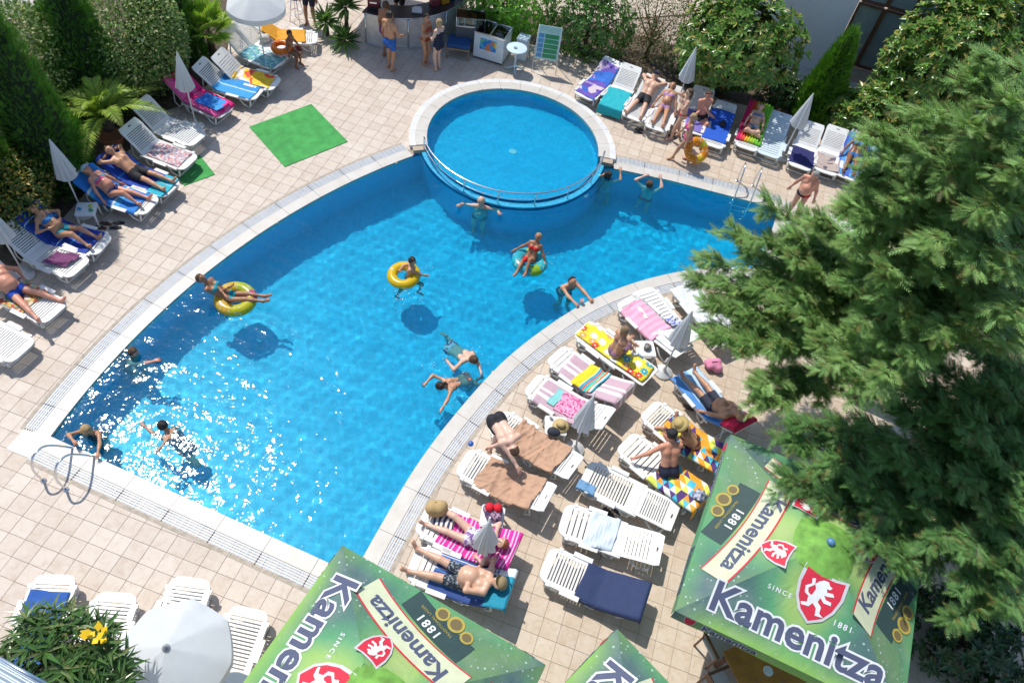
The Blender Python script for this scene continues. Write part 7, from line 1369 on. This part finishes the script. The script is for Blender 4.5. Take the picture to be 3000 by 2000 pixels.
MB().tube([Vector((0.19 * cos(2 * pi * k / 20), 0.19 * sin(2 * pi * k / 20), 0.28)) for k in range(20)], 0.010, 6, closed=True).build('foot_ring', M_STEEL, st, True)
# ---- low plastic tables with things on them
def low_table(px, label, rz=0.0, s=0.44, h=0.42):
    c = P(*px, h); root = thing('side_table', (c.x, c.y, 0), label, 'table', rz, group='low white side tables'); MB().bbox((0, 0, h - 0.02), (s, s, 0.035), 0.03).build('table_top', M_PLAST, root)
    for sx in (-1, 1):
        for sy in (-1, 1): MB().tube([(sx * s * 0.42, sy * s * 0.42, h - 0.03), (sx * s * 0.46, sy * s * 0.46, 0)], [0.028, 0.018], 6).build('leg', M_PLAST, root, True)
    MB().box((0, 0, h * 0.45), (s * 0.8, 0.02, 0.02)).build('brace', M_PLAST, root); return Vector((c.x, c.y, h))
def cup(p, label, col, h=0.11, r=0.035): MB().lathe((0, 0, 0), [(r * 0.8, 0), (r, h), (r * 0.9, h), (r * 0.75, h * 0.15)], 12).build('cup', plain('cup_%d%d' % (int(col[0] * 99), int(col[2] * 99)), col, 0.3), None, True, p, label=label, category='cup')
def hat(p, R, col, label, rz=0.0, tilt=0.0):
    o = thing('straw_hat', p, label, 'hat', rz); o.rotation_euler = (tilt, 0, rz); m = fabric('straw_%d' % int(col[0] * 1000), lambda t: t.mix(t.n('TexWave', Scale=40.0, Distortion=2.0, Vector=t.coord()).outputs[1], tuple(x * 0.7 for x in col), col))
    MB().lathe((0, 0, 0), [(R, 0.0), (R * 1.01, 0.006), (R * 0.6, 0.02), (R * 0.52, 0.03)], 28).build('brim', m, o, True); MB().lathe((0, 0, 0.02), [(R * 0.53, 0), (R * 0.50, 0.07), (R * 0.38, 0.105), (R * 0.05, 0.11)], 24).build('crown_top', m, o, True); MB().lathe((0, 0, 0.022), [(R * 0.55, 0), (R * 0.545, 0.022)], 24).build('band', plain('hat_band', (0.12, 0.08, 0.05), 0.7), o, True)
def pouch(p, size, mat, label, cat='bag', rz=0.0, seed=0):
    """soft bag with handle"""
    root = thing('bag' if cat == 'bag' else 'bundle', p, label, cat, rz); r = np.random.default_rng(seed); caps = [(np.array((r.uniform(-.3, .3) * size[0], r.uniform(-.3, .3) * size[1], size[2] * r.uniform(0.2, 0.6))), np.array((r.uniform(-.35, .35) * size[0], r.uniform(-.35, .35) * size[1], size[2] * r.uniform(0.15, 0.5))), size[2] * 0.4, size[2] * 0.3) for _ in range(7)]
    v, q = sdf_mesh(caps, 0.02, 0.02); v[:, 2] -= v[:, 2].min(); link('body', np_mesh('body', v, q, mat, True), root)
    if cat == 'bag': MB().tube([(-size[0] * .2, 0, size[2] * 0.6), (-size[0] * .15, 0.02, size[2] * 1.15), (size[0] * .15, 0.02, size[2] * 1.15), (size[0] * .2, 0, size[2] * 0.6)], 0.008, 6).build('handle', plain('strap', (0.1, 0.08, 0.07), 0.7), root, True)
    return root
q = low_table((1628, 1245), 'low white table with a straw hat between two loungers', 0.3); hat(q + Vector((0.10, 0.02, 0.0)), 0.17, (0.62, 0.45, 0.20), 'golden straw hat on the low white table'); pouch(q + Vector((0.0, -0.20, -0.02)), (0.24, 0.14, 0.14), solid_fabric('dark_cap', (0.03, 0.035, 0.05)), 'dark blue cap hanging over the table edge below the straw hat', 'cap', 0.3, 3); cup(q + Vector((-0.15, 0.12, 0)), 'small white cup beside the golden straw hat', (0.75, 0.75, 0.75), 0.09)
q = low_table((1890, 1020), 'low white table with sunglasses beside the yellow flowered mat', 0.4); pouch(q + Vector((0.02, 0.02, 0.0)), (0.22, 0.18, 0.06), plain('trinkets', (0.16, 0.15, 0.14), 0.4), 'dark sunglasses and trinkets on the low white table', 'trinkets', 0.0, 5)
q = low_table((252, 612), 'low pale table with coloured packets between two sunbathing women', 0.5); [MB().bbox((0, 0, 0.02), (0.09, 0.06, 0.04), 0.006).build('packet', plain('packet_%d' % k, c, 0.4), None, False, q + Vector((0.13 * cos(k * 1.3), 0.12 * sin(k * 1.9), 0)), label=l_, category='packet') for k, (c, l_) in enumerate((((0.05, 0.35, 0.15), 'green packet on the low table between the sunbathing women'), ((0.55, 0.6, 0.05), 'lime yellow packet on the low table between the sunbathing women'), ((0.05, 0.3, 0.5), 'blue packet on the low table between the sunbathing women')))]
q = low_table((2556, 448), 'low table beside the tanned woman, half under the conifer', 0.2); pouch(q, (0.34, 0.26, 0.16), solid_fabric('bag_tealgrey', (0.22, 0.38, 0.45)), 'blue grey beach bag on the table beside the tanned woman', 'bag', 0.3, 7)
q = low_table((1442, 1512), 'low table piled with clothes behind the red haired woman', 0.2); pouch(q, (0.42, 0.34, 0.18), blotch('print_pile', [(0.42, 0.22, 0.34), (0.6, 0.5, 0.55), (0.06, 0.05, 0.12), (0.3, 0.2, 0.35)], 14) if False else fabric('print_pile', lambda t: t.mix(t.math('GREATER_THAN', t.noise(16, 2, t.coord()), 0.5), (0.45, 0.28, 0.36), (0.08, 0.06, 0.14))), 'printed clothes piled on a table behind the red haired woman', 'clothes', 0.2, 9)
for k, dx in enumerate((-0.09, 0.09)):
    pass
bk = thing('bikini_bra', q + Vector((-0.02, 0.08, 0.20)), 'bright red bikini top on the clothes pile', 'bikini top', 0.3)
for sx in (-0.075, 0.075): MB().lathe((sx, 0, 0), [(0.085, 0), (0.08, 0.035), (0.045, 0.065), (0.008, 0.072)], 16).build('cushion_cup', solid_fabric('bra_red', (0.66, 0.01, 0.03)), bk, True)
MB().tube([(-0.16, 0.03, 0.01), (0, -0.02, 0.015), (0.16, 0.03, 0.01)], 0.008, 6).build('strap', solid_fabric('bra_red', (0.66, 0.01, 0.03)), bk, True)
pouch(Vector(LOUNGERS['C7'].on(0.22, 0.22, 0.0)), (0.36, 0.26, 0.28), fabric('basket', lambda t: t.mix(t.n('TexWave', Scale=30.0, Distortion=1.0, Vector=t.coord()).outputs[1], (0.35, 0.22, 0.09), (0.58, 0.42, 0.2))), 'woven basket bag at the foot of the red haired woman\'s lounger', 'bag', 0.2, 11)
cloth('cloth', LOUNGERS['C7'], 0.25, 0.62, 0.36, stripes('sailor_stripe', [(0.0, (0.04, 0.05, 0.12)), (0.5, (0.74, 0.7, 0.62))], 0, 11.0), 'navy and cream striped cloth beside the basket bag', 'cloth', y=0.1, lift=0.05, wrinkle=0.02)
hat(Vector(LOUNGERS['R6'].on(1.1, -0.1, 0.06)), 0.11, (0.03, 0.03, 0.035), 'dark cap lying on the royal blue towel')
pouch(Vector(LOUNGERS['L2'].on(0.95, -0.08, 0.03)), (0.30, 0.24, 0.2), solid_fabric('bag_cream', (0.55, 0.52, 0.48)), 'cream bag on the lounger under the open parasol', 'bag', 0.2, 13)
MB().lathe((0, 0, 0), [(0.03, -0.045), (0.05, -0.03), (0.055, 0), (0.05, 0.03), (0.03, 0.045)], 12).build('ball', plain('ball_blue', (0.02, 0.12, 0.5), 0.35), None, True, Vector(LOUNGERS['C6'].W(-0.02, 0.38, 0.36)), label='small blue ball on the corner of the nearer brown towel lounger', category='ball')
cup(P(1703, 888, 0.012), 'printed cup on the pool edge beside the bearded man', (0.62, 0.45, 0.42), 0.12, 0.05)
# flip flops
def flipflops(px, ang, col, label):
    p = P(*px, 0.0)
    root = thing('flip_flops', p, label, 'flip flops', ang)
    for k, dy in enumerate((-0.07, 0.08)):
        sole = [(-0.13 + 0.26 * u, dy + (0.035 + 0.018 * sin(pi * u * 1.1)) * s_) for s_, us in ((1, np.linspace(0, 1, 9)), (-1, np.linspace(1, 0, 9))) for u in us]; dx = 0.05 * k
        MB().prism([(x + dx, y) for x, y in sole], 0.002, 0.022).build('sole', plain('sole_%d' % int(col[0] * 900), col, 0.7), root); MB().tube([(dx - 0.01, dy - 0.042, 0.02), (dx + 0.04, dy - 0.02, 0.06), (dx + 0.08, dy, 0.025)], 0.009, 5).build('strap', plain('sole_strap', (0.04, 0.04, 0.045), 0.6), root, True); MB().tube([(dx - 0.01, dy + 0.042, 0.02), (dx + 0.04, dy + 0.02, 0.06), (dx + 0.08, dy, 0.025)], 0.009, 5).build('strap', plain('sole_strap', (0.04, 0.04, 0.045), 0.6), root, True)
flipflops((1790, 1495), -0.5, (0.03, 0.03, 0.035), 'black flip flops on the deck beside the empty flat lounger')
flipflops((1757, 1512), 0.1, (0.05, 0.045, 0.045), 'dark flip flops beside the pale blue shirt')
flipflops((300, 662), 0.2, (0.14, 0.07, 0.04), 'brown flip flops on the deck between the sunbathing women'); flipflops((340, 662), 0.5, (0.03, 0.035, 0.05), 'black flip flops next to the brown ones')
flipflops((2020, 1188), -0.2, (0.13, 0.09, 0.06), 'brown sandals beside the lounger under the conifer'); flipflops((1868, 385), 0.3, (0.05, 0.05, 0.07), 'dark sandals at the feet of the man in black shorts'); flipflops((872, 143), 0.4, (0.35, 0.03, 0.08), 'red sandals beside the child with the orange ring'); flipflops((1970, 402), 0.9, (0.03, 0.03, 0.03), 'black sandals behind the walking girl'); flipflops((128, 918), 0.6, (0.10, 0.02, 0.03), 'dark red sandals under the lounger of the man in royal blue trunks')
# ---- wooden table and chairs under the parasol
M_WOOD = plain('orange_wood', (0.40, 0.17, 0.03), 0.45, var=0.3, scale=3); M_WOOD2 = plain('dark_wood', (0.14, 0.06, 0.03), 0.5, var=0.3)
wt = P(2255, 1945, 0.74); tbl = thing('wooden_table', (wt.x, wt.y, 0), 'orange brown wooden table under the green parasol', 'table', radians(40))
for k in range(6): MB().bbox((0, -0.375 + k * 0.15, 0.725), (1.3, 0.146, 0.03), 0.004).build('plank', M_WOOD, tbl)
for sx in (-1, 1):
    for sy in (-1, 1): MB().box((sx * 0.55, sy * 0.36, 0.355), (0.07, 0.07, 0.71)).build('leg', M_WOOD2, tbl)
for dx, dy, l_ in ((-0.33, 0.16, 'small ashtray on the wooden table, farther from the camera'), (-0.02, -0.12, 'white saucer with a yellow mark on the wooden table')): r_ = 0.055 if dy > 0 else 0.085; MB().lathe((0, 0, 0), [(r_ * 0.7, 0), (r_, 0.02), (r_ * 0.8, 0.022), (r_ * 0.5, 0.01)], 18).build('saucer', plain('saucer_white', (0.72, 0.72, 0.7), 0.3), None, True, (wt.x + dx, wt.y + dy, 0.742), label=l_, category='saucer')
def wood_chair(px, rz, label):
    p = P(*px, 0.45); root = thing('wooden_chair', (p.x, p.y, 0), label, 'chair', rz, group='wooden chairs at the table')
    MB().bbox((0, 0, 0.455), (0.44, 0.42, 0.05), 0.02).build('seat', plain('chair_cushion', (0.48, 0.46, 0.42), 0.8), root)
    for sx in (-1, 1): MB().tube([(sx * 0.21, -0.2, 0), (sx * 0.21, -0.2, 0.66)], 0.02, 6).build('leg', M_WOOD2, root); MB().tube([(sx * 0.21, 0.2, 0), (sx * 0.21, 0.2, 0.5), (sx * 0.21, 0.28, 0.92)], 0.02, 6).build('leg', M_WOOD2, root); MB().box((sx * 0.21, 0.02, 0.66), (0.05, 0.46, 0.025)).build('armrest', M_WOOD2, root)
    for k in range(3): MB().box((0, 0.225 + 0.02 * k, 0.62 + 0.12 * k), (0.40, 0.02, 0.06)).build('back_slat', M_WOOD2, root)
wood_chair((2105, 1890), radians(40), 'wooden chair with a pale cushion sticking out under the green parasol'); wood_chair((2110, 2010), radians(130), 'wooden chair at the near side of the wooden table')
# things glimpsed through the conifer
pouch(P(2490, 505), (0.7, 0.5, 0.25), solid_fabric('blue_float', (0.02, 0.16, 0.48)), 'bright blue beach bag seen through the conifer', 'bag', 0.3, 15); pouch(P(2575, 1085, 1.2) * Vector((1, 1, 0)) if False else P(2600, 1010), (0.4, 0.3, 0.25), solid_fabric('orange_bag', (0.7, 0.3, 0.02)), 'orange beach bag on the shaded deck behind the conifer trunk', 'bag', 0.3, 16); pouch(P(2560, 1090), (0.35, 0.3, 0.25), solid_fabric('purple_bag', (0.25, 0.10, 0.55)), 'purple beach bag beside the conifer trunk', 'bag', 0.1, 17)
pouch(P(2085, 1080), (0.4, 0.3, 0.22), solid_fabric('pinkwhite_bag', (0.7, 0.25, 0.4)), 'pink beach bag at the edge of the conifer beside the blue towel', 'bag', 0.4, 18)
# ---- building
FY = 24.95
t = NT('render_wall'); pos = t.n('NewGeometry').outputs['Position']; n1 = t.noise(1.2, 4, pos); M_WALL = t.done(t.bsdf(t.mix(n1, (0.76, 0.79, 0.80), (0.82, 0.84, 0.84)), 0.9, t.bump(t.noise(70, 3, pos), 0.4, 0.01)))
M_FRAME = plain('brown_frame', (0.13, 0.055, 0.03), 0.5); M_GLAZ = plain('window_glass', (0.26, 0.33, 0.33), 0.06)
bl = thing('hotel_building', (4.0, FY, 0), 'pale rendered building with brown framed windows behind the magnolias', 'building')
mb = MB(); [mb.box((a - 4.0, 0.15, z), (w_, 0.3, h_)) for a, w_, z, h_ in ((2.3, 3.6, 3.2, 6.4), (5.75, 3.3, 0.22, 0.44), (5.75, 3.3, 4.9, 3.0))]; mb.build('wall', M_WALL, bl); MB().box((5.75 - 4.0, -0.06, 0.16), (3.4, 0.1, 0.32)).build('plinth', plain('plinth', (0.42, 0.36, 0.3), 0.8), bl)
for k in range(4):
    for r_, (z0, z1) in enumerate(((0.50, 2.42), (2.50, 3.38))):
        x0 = 4.14 + k * 0.8 - 4.0; wn_ = link('window', None, bl) if False else MB().box((x0 + 0.39, 0.10, (z0 + z1) / 2), (0.70, 0.02, z1 - z0 - 0.08)).build('window', M_GLAZ, bl)
        for (c, s) in (((x0 + 0.02, 0.06, (z0 + z1) / 2), (0.06, 0.09, z1 - z0)), ((x0 + 0.76, 0.06, (z0 + z1) / 2), (0.06, 0.09, z1 - z0)), ((x0 + 0.39, 0.06, z0 + 0.01), (0.70, 0.09, 0.07)), ((x0 + 0.39, 0.06, z1 - 0.01), (0.70, 0.09, 0.07))): MB().box(c, s).build('frame_bar', M_FRAME, wn_)
MB().box((5.75 - 4.0, 0.02, 0.455), (3.3, 0.2, 0.04)).build('sill', plain('sill_stone', (0.42, 0.3, 0.24), 0.7), bl)
wr = thing('hotel_wing', (9.2, 26.2, 0), 'set back building wing with a balcony above the conifer', 'building'); mb = MB(); mb.box((0.5, 0.9, 3.0), (6.5, 0.3, 6.0)); mb.build('wall', M_WALL, wr); MB().box((0.6, 0.1, 2.86), (5.6, 1.5, 0.22)).build('balcony_slab', M_WALL, wr)
for k in range(3):
    x = -1.2 + k * 1.5; wo = MB().box((x, 0.72, 1.3), (1.1, 0.04, 1.7)).build('window', M_GLAZ, wr)
    for (c, s) in (((x - 0.57, 0.70, 1.3), (0.08, 0.1, 1.8)), ((x + 0.57, 0.70, 1.3), (0.08, 0.1, 1.8)), ((x, 0.70, 0.43), (1.06, 0.1, 0.08)), ((x, 0.70, 2.17), (1.06, 0.1, 0.08))): MB().box(c, s).build('frame_bar', M_FRAME, wo)
rl_ = MB().box((0.6, -0.6, 3.92), (5.6, 0.04, 0.04)).build('balcony_rail', plain('iron', (0.03, 0.03, 0.035), 0.5), wr); MB().box((0.6, -0.6, 3.1), (5.6, 0.03, 0.03)).build('balcony_rail', plain('iron', (0.03, 0.03, 0.035), 0.5), wr)
for k in range(38): MB().box((-2.15 + k * 0.15, -0.6, 3.5), (0.016, 0.016, 0.8)).build('baluster', plain('iron', (0.03, 0.03, 0.035), 0.5), rl_)
# paving before the building, lane beyond the left garden
mb = MB(); mb.prism([(0.5, 23.4), (14, 23.4), (14, 27), (0.5, 27)], -0.01, 0.016); mb.build('terrace', plain('terrace_stone', (0.40, 0.40, 0.40), 0.8, var=0.25, scale=3), kind='structure')
mb = MB(); pts = [P(-60, -60), P(-60, 40), P(30, 60), P(150, 45), P(200, -60)]; mb.prism([(p.x, p.y) for p in pts], 0.0, 0.03); mb.build('side_lane', plain('lane_concrete', (0.48, 0.44, 0.41), 0.85, var=0.2), kind='structure')
mb = MB(); pts = [P(1560, -60), P(1560, 30), P(1800, 60), P(2060, 40), P(2100, -80)]; mb.prism([(p.x, p.y) for p in pts], 0.0, 0.03); mb.build('far_path', plain('path_stone', (0.5, 0.42, 0.33), 0.85, var=0.2), kind='structure')
# corrugated awning in the near corner
aw = thing('corrugated_awning', P(40, 1990, 6.0), 'grey blue corrugated awning in the bottom left corner', 'awning'); o_ = P(40, 1990, 6.0); c0, c1 = P(-60, 1895, 6.0) - o_, P(170, 2025, 6.0) - o_; e_ = nrm(c1 - c0); f_ = Vector((e_.y, -e_.x, 0))
vs = []; nw = 96
for i in range(nw + 1):
    for j in range(2): s_ = i / nw; vs.append(c0 + (c1 - c0) * 1.0 * j + f_ * (s_ * 1.2) + Vector((0, 0, 0.018 * cos(2 * pi * s_ * 24) - 0.1 * s_)))
MB().add(vs, [(2 * i, 2 * i + 1, 2 * i + 3, 2 * i + 2) for i in range(nw)]).build('sheet', plain('awning_grey', (0.36, 0.44, 0.50), 0.4, 0.2), aw, True); MB().tube([c0, c1], 0.02, 6).build('edge_trim', M_STEEL, aw, True)

# droplets thrown up around the bathers
mb = MB(); r = np.random.default_rng(77)
for (px, py, n, sp) in ((1183, 860, 70, 0.55), (1215, 790, 40, 0.4), (1300, 1080, 40, 0.4), (1330, 1150, 30, 0.35), (1380, 1040, 30, 0.3), (500, 1265, 30, 0.4), (1600, 760, 14, 0.25)):
    c = P(px, py, 0.0)
    for _ in range(n):
        a, d = r.uniform(0, 2 * pi), abs(r.normal(0, sp * 0.5)) + 0.08; s_ = r.uniform(0.004, 0.013); z_ = WZ + 0.01 + abs(r.normal(0, 0.05)); mb.lathe((c.x + d * cos(a), c.y + d * sin(a), z_), [(s_ * 0.2, -s_ * 0.8), (s_, 0), (s_ * 0.2, s_ * 0.8)], 5)
mb.build('water_droplets', plain('foam_white', (0.85, 0.88, 0.9), 0.2), kind='stuff', label='white water droplets splashed around the bathers', category='splash')
